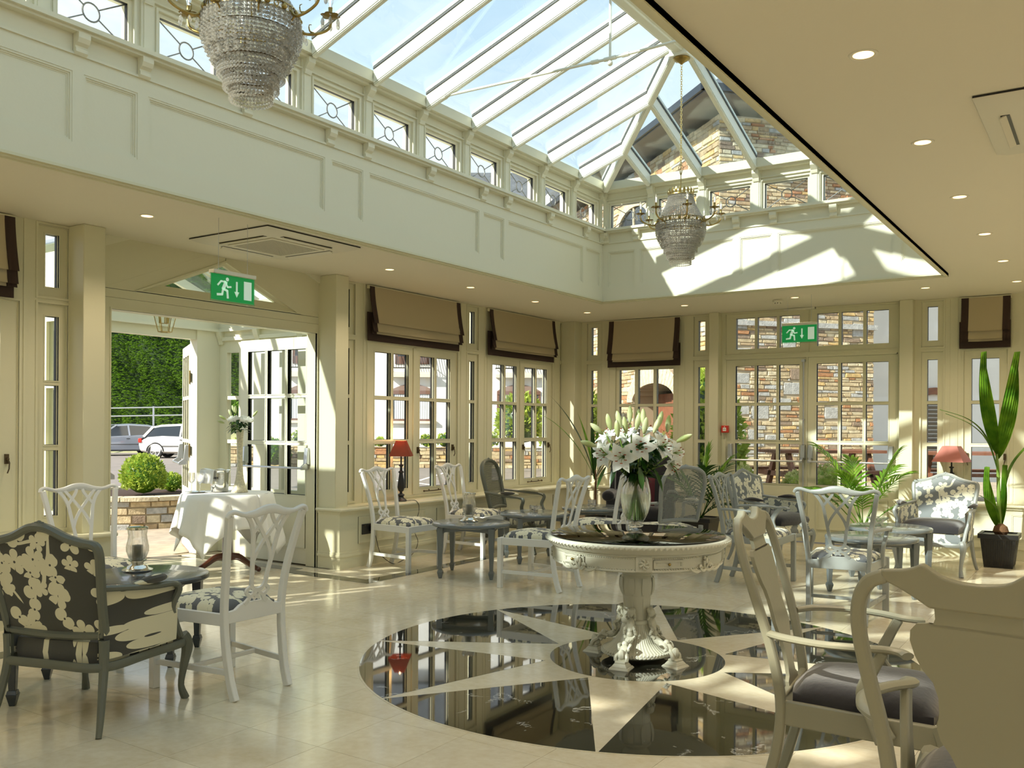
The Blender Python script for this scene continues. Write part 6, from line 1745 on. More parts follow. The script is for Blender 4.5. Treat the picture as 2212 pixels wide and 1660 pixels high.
# open leaves
def open_leaf(name, label, hinge, ang, width, ncol, room=0, bar=True, mirror=1):
    dn = thing(name, label, 'door', (hinge[0], hinge[1], 0), ang, kind='structure')
    cw = (width - .24 - .035 * (ncol - 1)) / ncol
    cols = [(.12 + k * (cw + .035), .12 + k * (cw + .035) + cw) for k in range(ncol)]
    T = Matrix(((1, 0, 0, 0), (0, mirror, 0, 0), (0, 0, 1, 0), (0, 0, 0, 1)))
    leaf(T, dn, 0, width, cols, .012, 2.29, [(.70, 1.20), (1.24, 1.68), (1.72, 2.17)], fm=PD)
    for z in (.33, 1.12, 1.92):
        g = G(T); g.box(-.035, .04, -.012, -.006, z - .05, z + .05); g.sweep([(0, -.003, z - .075), (0, -.003, z + .075)], .006, n=8); obj('hinge', g, BRASS, dn)
    if bar: panic(T, dn, .07, width - .10, .98)
    return dn
open_leaf('door_2', 'right leaf of the inner doors, folded open inside the porch', (-6.64, 6.44), radians(180), 1.10, 3, mirror=1)
open_leaf('door_3', 'left leaf of the inner doors, folded open behind the wall', (-6.64, 4.23), radians(180), 1.10, 3, mirror=-1)
open_leaf('door_4', 'right leaf of the outer porch doors, standing open', (-8.46, 6.35), radians(149), .84, 3, mirror=1)
open_leaf('door_5', 'left leaf of the outer porch doors, standing open', (-8.46, 4.43), radians(-168), .84, 3, mirror=-1)
# hanging lantern
ln = thing('porch_lantern', 'brass and glass lantern hanging in the porch', 'lantern', (-7.45, 5.32, 2.27))
g = G()
for k in range(6):
    a = k * pi / 3; b = a + pi / 3; c, s, c2, s2 = cos(a), sin(a), cos(b), sin(b)
    g.sweep([(.06 * c, .06 * s, 0), (.12 * c, .12 * s, .24), (.03 * c, .03 * s, .36)], .004, n=5)
    for r, z in ((.06, 0), (.12, .24)): g.sweep([(r * c, r * s, z), (r * c2, r * s2, z)], .0045, n=5)
g.sweep([(0, 0, .36), (0, 0, 1.0)], .004, n=6); g.ball((0, 0, .37), .016)
g.sweep([(0, 0, .08), (0, 0, .36)], .006, n=6)
for k in range(3): g.sweep([(.045 * cos(k * 2.1), .045 * sin(k * 2.1), .08), (.045 * cos(k * 2.1), .045 * sin(k * 2.1), .16)], .010, n=8); g.sweep([(0, 0, .08), (.045 * cos(k * 2.1), .045 * sin(k * 2.1), .08)], .004, n=5)
obj('brass_frame', g, BRASS, ln)
g = G(); g.lathe([(.058, 0), (.118, .24)], 6, cap=False); obj('glass_panes', g, GLASS, ln, sharp=0)

# ================================================================ OUTSIDE (lat, dep, z along and across the view direction)
T_X = Matrix(((rt[0], fw[0], 0, 0), (rt[1], fw[1], 0, 0), (0, 0, 1, 0), (0, 0, 0, 1)))
def XF(lat, dep, z=0, ang=0.0): return T_X @ Matrix.Translation((lat, dep, z)) @ Matrix.Rotation(ang, 4, 'Z')
def place(o, lat, dep, z=0, ang=0.0):
    p = T_X @ Vector((lat, dep, z)); o.location = p; o.rotation_euler = (0, 0, YAW + ang); return o
ASPH = mat('asphalt', (0.235, 0.205, 0.185), 0.9, var=.12, vscale=2, bump=.3, bscale=40)
LINE = mat('road_marking', (0.8, 0.78, 0.72), 0.8)
g = G(T_X); g.box(-70, 60, -30, 95, -.4, -.02)
gr_ = obj('ground_outside', g, ASPH, kind='structure', label='sunlit asphalt of the car park', cat='ground', sharp=0)
def stripe(x0, y0, x1, y1, w=.10):
    d = Vector((x1 - x0, y1 - y0, 0)).normalized() * w * .5; n_ = Vector((-d.y, d.x, 0))
    g = G(); P = [(x0 - n_.x, y0 - n_.y), (x1 - n_.x, y1 - n_.y), (x1 + n_.x, y1 + n_.y), (x0 + n_.x, y0 + n_.y)]
    g.prism(P, -.021, -.014); obj('bay_line', g, LINE, gr_, sharp=0)
for a in [(-15.15, 18.48, -17.16, 22.16), (-16.3, 18.4, -13.2, 17.0), (-34.7, 26.5, -31, 30), (-36.9, 24.6, -34.7, 26.5), (-19.5, 13.6, -21.3, 15.7), (-19.5, 13.6, -17.2, 14.6), (-13.2, 17.0, -14.8, 20.4), (-10.5, 15.6, -12.4, 19.2), (-22.0, 24.0, -24.0, 27.5)]: stripe(*a)
PAVE = mat('paving_stone', (0.42, 0.34, 0.25), 0.85, var=.2, vscale=5)
g = G(); g.box(-11.2, -8.46, 3.2, 8.4, -.02, -.012)
pv = obj('terrace_paving', g, GROUT, kind='structure', label='tan stone paving in front of the porch', cat='paving', sharp=0)
g = G(); g.box(-.222, .222, -.147, .147, -.012, -.002); pm = mesh('paving_slab', g, PAVE, 0)
for i in range(6):
    for j in range(17): obj('paving_slab', pm, None, pv, loc=(-11.0 + .45 * i + (.2 if j % 2 else 0), 3.35 + .30 * j, 0))
# rubble masonry
STN = [mat('stone_%s' % n, c, .9, var=.22, vscale=14, bump=.5, bscale=45) for n, c in (('buff', (.52, .42, .26)), ('tan', (.43, .32, .19)), ('grey', (.42, .42, .40)), ('rust', (.42, .21, .10)), ('cream', (.62, .54, .37)), ('brown', (.28, .21, .15)), ('honey', (.58, .41, .18)))]
MORT = mat('mortar', (.42, .35, .24), .95)
def stone_box(g, u0, u1, z0, z1, w, r_):
    j = lambda s: r_.uniform(-s, s)
    k = min(.010, (z1 - z0) * .12)
    A = [(u0 + j(k), 0, z0 + j(k)), (u1 + j(k), 0, z0 + j(k)), (u1 + j(k), 0, z1 + j(k)), (u0 + j(k), 0, z1 + j(k))]
    cx, cz = (u0 + u1) / 2, (z0 + z1) / 2; q = min(.012, (z1 - z0) * .15)
    F = [(x + (q if x < cx else -q), w + j(.006), z + (q * .8 if z < cz else -q * .8)) for x, _, z in A]
    g.add(A + F, [(0, 1, 5, 4), (1, 2, 6, 5), (2, 3, 7, 6), (3, 0, 4, 7), (4, 5, 6, 7)])
def masonry(par, T, u0, u1, z0, z1, hmin, hmax, lmin, lmax, holes=(), slabs=(), budget=300, seed=1, top=None, wob=.020):
    """rubble courses; budget largest stones become parts, the rest one part of kind stuff"""
    r_ = random.Random(seed); out = []; gap = .008 + hmin * .06
    blocks = list(holes) + [(a - gap, b + gap, c - gap, d + gap) for a, b, c, d in slabs]
    for s in slabs: out.append(s + (2 if r_.random() < .7 else 5,))
    z = z0
    while z < z1 - hmin * .5:
        h = min(r_.uniform(hmin, hmax), z1 - z); u = u0 - r_.uniform(0, lmin)
        while u < u1:
            L = r_.uniform(lmin, lmax) * (.7 + .6 * h / hmax); a, b, c, d = max(u, u0), min(u + L, u1), z, z + h
            u += L + gap
            if b - a < .03: continue
            segs = [(a, b)]
            for p, q, m, n in blocks:
                if m < d and n > c:
                    ns = []
                    for x, y in segs:
                        if q <= x or p >= y: ns.append((x, y)); continue
                        if p - x > .03: ns.append((x, p))
                        if y - q > .03: ns.append((q, y))
                    segs = ns
            for x, y in segs:
                if top and top((x + y) / 2) < d: continue
                out.append((x, y, c, d, r_.choice((0, 0, 1, 1, 0, 4, 4, 3, 5, 6, 2))))
        z += h + gap
    key = sorted(range(len(out)), key=lambda i: -(out[i][1] - out[i][0]) * (out[i][3] - out[i][2]))
    single = set(key[:budget])
    g = G(T)
    for i, (a, b, c, d, k) in enumerate(out):
        if i in single:
            q = G(T); stone_box(q, a, b, c, d, .012 + r_.uniform(0, wob), r_); obj('stone', q, STN[k], par, sharp=0)
        else: g.m = k; stone_box(g, a, b, c, d, .012 + r_.uniform(0, wob), r_)
    if g.v: obj('stone', g, STN, par, sharp=0, kind='stuff')
# stone building beyond the end wall
SLATE = mat('roof_slate', (.10, .105, .115), .6, var=.25, vscale=6)
SOFF = mat('soffit_grey', (.20, .18, .16), .8)
WOODB = mat('red_brown_timber', (.22, .085, .045), .6, var=.2, vscale=8)
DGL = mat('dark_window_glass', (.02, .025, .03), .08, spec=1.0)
sb = thing('stone_building', 'tall rubble-stone building with slate eaves beyond the end doors', 'building')
cA = XF(4.06, 18.0, 0, radians(15)); TR = cA @ Matrix(((1, 0, 0, 0), (0, -1, 0, 0), (0, 0, 1, 0), (0, 0, 0, 1)))       # right face
dl_ = Matrix(((0, -1, 0, 0), (1, 0, 0, 0), (0, 0, 1, 0), (0, 0, 0, 1)))
TL = cA @ dl_                                                                  # left face: local x goes back, y outward
g = G(cA); g.box(0, 3.5, .0, 9, -.1, 7.6)
# left face has an archway
g2 = G(cA); g2.box(.0, 3.5, 0, 9.5, -.1, 7.6)
AR = (1.9, 4.3); 
g = G(cA); g.box(0, 3.55, 0, 1.9, -.1, 7.6); g.box(.8, 3.55, 1.9, 4.3, -.1, 7.6); g.box(0, 3.55, 4.3, 9.5, -.1, 7.6)
def archz(u, a, b, zs, rise): return zs + rise * sqrt(max(0, 1 - ((u - (a + b) / 2) / ((b - a) / 2)) ** 2))
for k in range(12):
    u = AR[0] + (AR[1] - AR[0]) * (k + .5) / 12; w = (AR[1] - AR[0]) / 24 + .001; g.box(0, .8, u - w, u + w, archz(u, *AR, 2.0, .42), 7.6)
obj('wall_core', g, MORT, sb, sharp=0)
slabs = []
r_ = random.Random(11)
for k in range(26):
    u = r_.uniform(.1, 3.1); z = r_.uniform(.4, 3.4); w, h = r_.uniform(.18, .42), r_.uniform(.16, .34)
    if all(u > b + .05 or u + w < a - .05 or z > d + .05 or z + h < c - .05 for a, b, c, d in slabs) and u + w < 3.5: slabs.append((u, u + w, z, z + h))
masonry(sb, TR, 0, 3.55, .15, 7.6, .038, .085, .08, .34, slabs=slabs, budget=260, seed=3)
masonry(sb, TL, 0, 9.4, .15, 7.6, .05, .12, .12, .42, holes=[(AR[0] - .02, AR[1] + .02, 0, 2.42), (3.3, 5.3, 5.3, 6.9)], budget=40, seed=4)
g = G(TL)
for k in range(22):
    a0 = pi * k / 22; a1 = pi * (k + 1) / 22 - .012; cx, rx, rz_ = 3.1, 1.2, .42
    P = [(cx - rx * cos(a0), 2.0 + rz_ * sin(a0)), (cx - rx * cos(a1), 2.0 + rz_ * sin(a1)), (cx - (rx + .32) * cos(a1), 2.0 + (rz_ + .42) * sin(a1)), (cx - (rx + .32) * cos(a0), 2.0 + (rz_ + .42) * sin(a0))]
    g.add([(u, .0, z) for u, z in P] + [(u, .045, z) for u, z in P], [(0, 1, 2, 3), (7, 6, 5, 4), (0, 4, 5, 1), (1, 5, 6, 2), (2, 6, 7, 3), (3, 7, 4, 0)])
obj('arch_stones', g, STN[4], sb, sharp=0, kind='stuff')
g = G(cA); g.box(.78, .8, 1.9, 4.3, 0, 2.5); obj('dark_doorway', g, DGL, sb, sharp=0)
g = G(cA); g.box(.55, .62, 3.3, 4.3, 0, 2.2); g.box(.5, .6, 2.0, 2.08, 0, 2.3); g.box(.5, .6, 3.1, 3.2, 0, 2.4); obj('timber_door', g, WOODB, sb, sharp=0)
g = G(TL)
n = 14; P = [(3.3, 5.3), (5.3, 5.3)] + [(4.3 + cos(pi * k / n), 6.3 + .5 * sin(pi * k / n)) for k in range(n + 1)]
g.add([(u, .012, z) for u, z in P], [tuple(range(len(P)))]); obj('upper_window', g, DGL, sb, sharp=0)
g = G(TL); g.sweep([(4.3 + 1.04 * cos(pi * k / n), .02, 6.3 + .54 * sin(pi * k / n)) for k in range(n + 1)], .05, .10, square=True); g.box(3.26, 3.34, 0, .05, 5.3, 6.3); g.box(5.26, 5.34, 0, .05, 5.3, 6.3); g.box(4.27, 4.33, 0, .04, 5.3, 6.8); obj('window_arch', g, STN[4], sb, sharp=0)
g = G(cA); g.box(-.03, 3.6, -.08, .02, 3.44, 3.54); obj('string_course', g, STN[2], sb, sharp=0)
g = G(cA); g.box(-.65, 4.2, -.65, 10, 7.75, 7.80); obj('soffit', g, SOFF, sb, sharp=0)
g = G(cA); g.box(-.72, 4.3, -.72, -.62, 7.78, 7.92); g.box(-.72, -.62, -.72, 10, 7.78, 7.92); obj('gutter', g, mat('dark_gutter', (.03, .035, .045), .4), sb, sharp=0)
g = G(cA); g.hexa([(-.65, -.65, 7.85), (4.2, -.65, 7.85), (4.2, 10, 7.85), (-.65, 10, 7.85)], [(1.7, 2.2, 9.6), (1.9, 2.2, 9.6), (1.9, 8, 9.6), (1.7, 8, 9.6)]); obj('hipped_roof', g, SLATE, sb, sharp=0)
# white house behind it on the right, with brick-framed opening
WR = mat('white_render', (.80, .78, .72), .9, var=.04, vscale=3)
wb_ = thing('white_rendered_building', 'white rendered building with an arched timber shutter, right of the stone one', 'building')
g = G(XF(0, 21.5)); g.box(7.6, 16, 0, .4, -.1, 7.2); obj('wall', g, WR, wb_, sharp=0)
g = G(XF(0, 21.5)); g.box(9.55, 9.70, -.05, .02, .4, 2.1); g.box(10.2, 10.35, -.05, .02, .4, 2.1); g.sweep([(9.95 + .40 * cos(pi * k / 10), -.02, 2.08 + .22 * sin(pi * k / 10)) for k in range(11)], .05, .08, square=True); obj('timber_frame', g, WOODB, wb_, sharp=0)
for k in range(17):
    g = G(XF(0, 21.5)); z = .45 + k * .095; g.hexa([(9.70, -.01, z), (10.2, -.01, z), (10.2, .0, z), (9.70, .0, z)], [(9.70, -.045, z + .05), (10.2, -.045, z + .05), (10.2, -.02, z + .075), (9.70, -.02, z + .075)]); obj('slat', g, mat('weathered_slat', (.20, .17, .13), .8), wb_, sharp=0)
g = G(XF(0, 21.5)); g.hexa([(7.3, -.5, 7.1), (16.5, -.5, 7.1), (16.5, 2, 7.1), (7.3, 2, 7.1)], [(7.3, 2, 9), (16.5, 2, 9), (16.5, 2.2, 9), (7.3, 2.2, 9)]); obj('slate_roof', g, SLATE, wb_, sharp=0)
# raised terrace and picnic tables
g = G(T_X); g.box(.8, 14, 12.2, 19, -.02, .30); obj('raised_terrace', g, PAVE, kind='structure', label='raised stone terrace outside the end doors', cat='terrace', sharp=0)
def picnic(label):
    t = thing('picnic_table', label, 'table', group='timber picnic tables on the terrace')
    for k in range(5): g = G(); g.box(-.9, .9, -.36 + .15 * k, -.22 + .15 * k, .72, .765); obj('table_plank', g, WOODB, t, sharp=0)
    for s in (-1, 1):
        for k in range(2): g = G(); g.box(-.9, .9, s * (.62 + .15 * k), s * (.75 + .15 * k), .43, .47); obj('seat_plank', g, WOODB, t, sharp=0)
    for x in (-.65, .65):
        for s in (-1, 1): g = G(); g.sweep([(x, s * .60, 0), (x, s * .22, .72)], .03, .05, square=True, up=(0, 1, 0)); obj('leg', g, WOODB, t, sharp=0)
        g = G(); g.box(x - .03, x + .03, -.85, .85, .35, .43); obj('cross_beam', g, WOODB, t, sharp=0)
    return t
pc = place(picnic('reddish timber picnic table behind the glazed end doors'), 4.85, 14.3, .30, radians(8))
q_ = dup(pc, (0, 0, 0), 0, 'reddish timber picnic table behind the tall right window'); place(q_, 7.0, 13.6, .30, radians(-6))
# shrubs
def spray_mesh(g, c, R, n, sz, r_, up=.3, squash=1.0, cone=0.0):
    c = Vector(c)
    for k in range(n):
        v = Vector((r_.gauss(0, 1), r_.gauss(0, 1), r_.gauss(0, 1))).normalized()
        if v.z < -.6: continue
        zz = v.z
        rad = R * r_.uniform(.82, 1.05) * (1 - cone * max(0, zz) ** 1.2 * .0)
        p = c + Vector((v.x * rad * (1 - cone * (zz + 1) / 2), v.y * rad * (1 - cone * (zz + 1) / 2), v.z * rad * squash))
        d = (v + Vector((r_.uniform(-.7, .7), r_.uniform(-.7, .7), up + r_.uniform(-.4, .5)))).normalized()
        a = d.cross(Vector((r_.uniform(-1, 1), r_.uniform(-1, 1), r_.uniform(-1, 1)))).normalized()
        s = sz * r_.uniform(.6, 1.3)
        g.add([tuple(p - a * s * .4), tuple(p + d * s * .3 + a * s * .5), tuple(p + d * s * 1.2), tuple(p + d * s * .3 - a * s * .5)], [(0, 1, 2, 3)])
def shrub(name, label, lat, dep, z0, R, m, n=900, sz=.05, squash=1.0, cone=0.0, group=None, trunk=0.0, cat='shrub', seed=1, core=.86, inner=None):
    t = thing(name, label, cat, group=group); p = T_X @ Vector((lat, dep, z0)); t.location = p
    r_ = random.Random(seed); g = G(); zc = trunk + R * squash
    spray_mesh(g, (0, 0, zc), R, n, sz, r_, squash=squash, cone=cone)
    obj('foliage', g, m, t, kind='stuff', sharp=60)
    g = G(); g.lathe([(R * core * sin(pi * i / 8) * (1 - cone * (1 - cos(pi * i / 8)) / 2), zc - R * core * squash * cos(pi * i / 8)) for i in range(9)], 14, cap=False); obj('inner_mass', g, inner or LEAFD, t)
    if trunk > 0:
        g = G(); g.sweep(spl([(0, 0, 0), (.02 * R, .01, trunk * .5), (-.02, 0, trunk + R * .4)], 4), [R * .10, R * .09, R * .09, R * .08, R * .08, R * .07, R * .07, R * .06, R * .05], n=8); obj('trunk', g, mat('bark', (.16, .12, .08), .9), t)
    return t
shrub('conifer', 'yellow-green conifer between the end window and the end doors outside', 3.02, 14.0, .30, .62, LEAFY, 1700, .085, 1.6, .35, seed=2)
shrub('variegated_shrub', 'pale variegated bush behind the right-hand end door', 4.55, 12.9, .30, .30, LEAFV, 700, .045, 1.0, group='variegated bushes', seed=3, inner=LEAFY)
shrub('variegated_shrub', 'pale variegated bush behind the meeting stiles of the end doors', 3.98, 12.7, .30, .22, LEAFV, 500, .045, 1.1, group='variegated bushes', seed=4, inner=LEAFY)
shrub('variegated_shrub', 'pale variegated bush behind the left-hand end door', 3.12, 12.6, .30, .27, LEAFV, 600, .045, 1.1, group='variegated bushes', seed=5, inner=LEAFY)
shrub('conifer', 'small yellow-green conifer in the slim light of the far corner', 1.50, 22, .75, .75, LEAFY, 900, .12, 1.2, .2, seed=6)
# house with balconies beyond the left windows
hs = thing('white_house', 'white rendered house with arched brown windows beyond the left windows', 'building')
T_H = XF(0, 36.0)
HM = mat('house_render', (.84, .83, .79), .9)
g = G(T_H); g.box(-10.6, 3.2, 0, 8, -.1, 8.8); obj('wall', g, HM, hs, sharp=0)
g = G(T_H); g.hexa([(-10.9, -.4, 8.7), (3.5, -.4, 8.7), (3.5, 8.4, 8.7), (-10.9, 8.4, 8.7)], [(-8, 3.5, 12.4), (1.5, 3.5, 12.4), (1.5, 4.5, 12.4), (-8, 4.5, 12.4)]); obj('slate_roof', g, SLATE, hs, sharp=0)
g = G(T_H); g.add([(-.3, -.05, 8.6), (3.0, -.05, 8.6), (1.35, -.05, 10.6), (-.3, .3, 8.6), (3.0, .3, 8.6), (1.35, .3, 10.6)], [(0, 1, 2), (5, 4, 3), (0, 2, 5, 3), (1, 4, 5, 2)]); obj('dormer_gable', g, HM, hs, sharp=0)
BRW = mat('brown_window_frame', (.16, .075, .05), .6); CURT = mat('net_curtain', (.62, .64, .66), .9); SILL = mat('cream_sill', (.70, .64, .52), .8)
for k, x0 in enumerate((-4.81, -.60, -8.85, -13)):
    if k == 3: continue
    w_ = 1.72
    f = thing_w = G(T_H); n = 12
    f.ring(x0, x0 + w_, 1.60, 2.78, .08, -.05, .02) if False else None
    f.box(x0, x0 + .09, -.03, .02, 1.62, 2.78); f.box(x0 + w_ - .09, x0 + w_, -.03, .02, 1.62, 2.78); f.box(x0, x0 + w_, -.03, .02, 1.60, 1.68); f.box(x0, x0 + w_, -.05, .02, 2.66, 2.80)
    for q in (.36, .64): f.box(x0 + w_ * q - .05, x0 + w_ * q + .05, -.03, .02, 1.62, 2.78)
    fo = obj('window', f, BRW, hs, sharp=0)
    g = G(T_H); P = [(x0 + w_ * i / n, 2.80 + .26 * sin(pi * i / n) ** .8) for i in range(n + 1)]
    g.add([(u, -.04, z) for u, z in P] + [(u, .0, z) for u, z in P], [tuple(range(n + 1))] + [(i, n + 1 + i, n + 2 + i, i + 1) for i in range(n)]); obj('arched_head', g, mat('brick_brown', (.25, .17, .14), .85), fo, sharp=0)
    g = G(T_H); g.box(x0 + .09, x0 + w_ - .09, -.012, .0, 1.68, 2.68); obj('pane', g, DGL, fo, sharp=0)
    g = G(T_H)
    for a, b in ((.10, .34), (.66, .90)): g.grid(lambda u, v: (x0 + w_ * (a + (b - a) * u), -.016 - .006 * sin(u * 30), 1.68 + v), 14, 2)
    obj('curtain', g, CURT, fo, sharp=60)
    g = G(T_H); g.box(x0 - .12, x0 + w_ + .12, -.14, .02, 1.50, 1.60); obj('window_sill', g, SILL, fo, sharp=0)
    # upper balconette
    g = G(T_H); g.box(x0 + .25, x0 + w_ - .25, -.02, .02, 3.9, 6.1); o2 = obj('balcony_door', g, DGL, hs, sharp=0)
    g = G(T_H); g.box(x0 + .18, x0 + .28, -.04, .02, 3.85, 6.1); g.box(x0 + w_ - .28, x0 + w_ - .18, -.04, .02, 3.85, 6.1); g.box(x0 + w_ * .5 - .06, x0 + w_ * .5 + .06, -.04, .02, 3.85, 6.1); g.box(x0 + .2, x0 + w_ - .2, -.04, .02, 3.85, 4.15); obj('door_frame', g, BRW, o2, sharp=0)
    g = G(T_H); g.box(x0 - .05, x0 + w_ + .05, -.30, .02, 3.32, 3.45); g.box(x0 + .1, x0 + w_ - .1, -.22, .02, 3.45, 3.52); obj('balcony_ledge', g, SILL, o2, sharp=0)
    g = G(T_H); IR = mat('wrought_iron', (.03, .028, .028), .6)
    for zz in (3.68, 4.72): g.sweep([(x0 - .05, -.05, zz), (x0 - .05, -.32, zz), (x0 + w_ + .05, -.32, zz), (x0 + w_ + .05, -.05, zz)], .025, n=5)
    for q in range(19):
        x = x0 - .03 + (w_ + .06) * q / 18
        g.sweep(spl([(x, -.32, 3.68), (x + .01, -.44, 3.9), (x, -.40, 4.15), (x, -.31, 4.72)], 2), .012, n=4)
    obj('railing', g, IR, o2, kind='stuff')
# lower part: yellow building between house and stone building
yb_ = thing('yellow_rendered_building', 'ochre rendered building glimpsed through the slim corner light', 'building')
g = G(XF(0, 26)); g.box(1.7, 3.15, 0, 3, -.1, 4.6); obj('wall', g, mat('ochre_render', (.66, .50, .24), .9), yb_, sharp=0)
g = G(XF(0, 26)); g.hexa([(1.5, -.3, 4.55), (3.4, -.3, 4.55), (3.4, 3.3, 4.55), (1.5, 3.3, 4.55)], [(1.5, 1.4, 5.8), (3.4, 1.4, 5.8), (3.4, 1.6, 5.8), (1.5, 1.6, 5.8)]); obj('slate_roof', g, SLATE, yb_, sharp=0)
# retaining wall with low shrubs
rw = thing('retaining_wall', 'low rubble-stone retaining wall in front of the white house', 'wall')
T_W = XF(0, 31) @ Matrix(((1, 0, 0, 0), (0, -1, 0, 0), (0, 0, 1, 0), (0, 0, 0, 1)))
g = G(XF(0, 31)); g.box(-9.6, 4.4, 0, .35, -.1, .66); obj('wall_core', g, MORT, rw, sharp=0)
masonry(rw, T_W, -9.6, 4.4, -.02, .70, .07, .15, .22, .75, budget=300, seed=9, wob=.05)
for k, (x, r) in enumerate([(-9.2, .2), (-8.3, .16), (-5.9, .20), (-5.4, .17), (-5.0, .2), (-4.5, .16), (-3.4, .20), (-2.9, .22), (-2.3, .24), (-1.9, .2), (-1.35, .30), (-.75, .26), (1.2, .25), (1.8, .28), (2.4, .22), (-7.2, .3), (-6.7, .18)]):
    nm = 'low clipped shrub on top of the retaining wall beyond the left windows'
    shrub('box_shrub', nm, x, 31.15, .66, r, LEAFY, 220, .07, 1.0, group='clipped shrubs along the retaining wall', seed=20 + k)
shrub('conifer_tree', 'yellow-green young tree in front of the white house, seen through the second window', .28, 29, .0, .80, LEAFY, 1300, .13, 1.05, .15, trunk=.75, cat='tree', seed=50)
shrub('topiary_tree', 'round-headed clipped tree seen through the porch side panes', -6.35, 20, 0, .42, LEAFB, 1300, .07, 1.15, .0, trunk=1.05, cat='tree', seed=51)
shrub('round_shrub', 'small dark round shrub at the foot of the house seen through the open door leaf', -7.9, 30.4, 0, .45, LEAFB, 500, .09, 1.0, seed=53)
# hedge and bank
hd = thing('tall_hedge', 'towering clipped green hedge behind the car park', 'hedge')
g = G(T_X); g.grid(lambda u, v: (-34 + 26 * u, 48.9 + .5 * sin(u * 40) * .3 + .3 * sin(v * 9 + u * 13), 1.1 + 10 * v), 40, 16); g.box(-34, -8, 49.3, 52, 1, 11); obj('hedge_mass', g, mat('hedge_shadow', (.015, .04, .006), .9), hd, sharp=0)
g = G(T_X); r_ = random.Random(77)
for k in range(15000):
    x = r_.uniform(-26, -10.4); z = r_.uniform(1.2, 10.8) if r_.random() < .3 else r_.uniform(1.2, 7)
    y = 48.55 - .35 * abs(sin(x * 1.7 + z * .6)) - r_.uniform(0, .35) - .25 * sin(z * 2.6 + x * .9)
    d = Vector((r_.uniform(-1, 1) * .6 + .3, -.75, r_.uniform(-.5, .4))).normalized(); a = d.cross(Vector((0, r_.uniform(-.3, .3), 1))).normalized(); s = r_.uniform(.09, .22); p = Vector((x, y, z))
    g.add([tuple(p - a * s * .7), tuple(p + d * s * .5 + a * s * .2), tuple(p + a * s * .7), tuple(p + d * s * .9 + Vector((0, 0, .05)))], [(0, 3, 1), (1, 3, 2)])
obj('foliage', g, HEDGE, hd, kind='stuff', sharp=0)
g = G(T_X); g.hexa([(-36, 45.6, -.1), (-8, 45.6, -.1), (-8, 52, -.1), (-36, 52, -.1)], [(-36, 48.6, 1.30), (-8, 48.6, 1.30), (-8, 52, 1.30), (-36, 52, 1.30)]); obj('grass_bank', g, mat('dry_grass', (.38, .38, .20), .95, var=.2, vscale=3), kind='structure', label='pale grass bank below the hedge', cat='ground', sharp=0)
rl = thing('cable_fence', 'grey steel post-and-rail fence in front of the hedge', 'fence')
for k in range(5):
    g = G(T_X); x = -24.5 + 3.4 * k; g.sweep([(x, 45, .3), (x, 45, 2.3)], .05, n=6); obj('post', g, STEEL, rl)
for z in (1.75, 2.15): g = G(T_X); g.sweep([(-28, 45, z - .14), (-10, 45, z + .28)], .035, n=6); obj('rail', g, STEEL, rl)
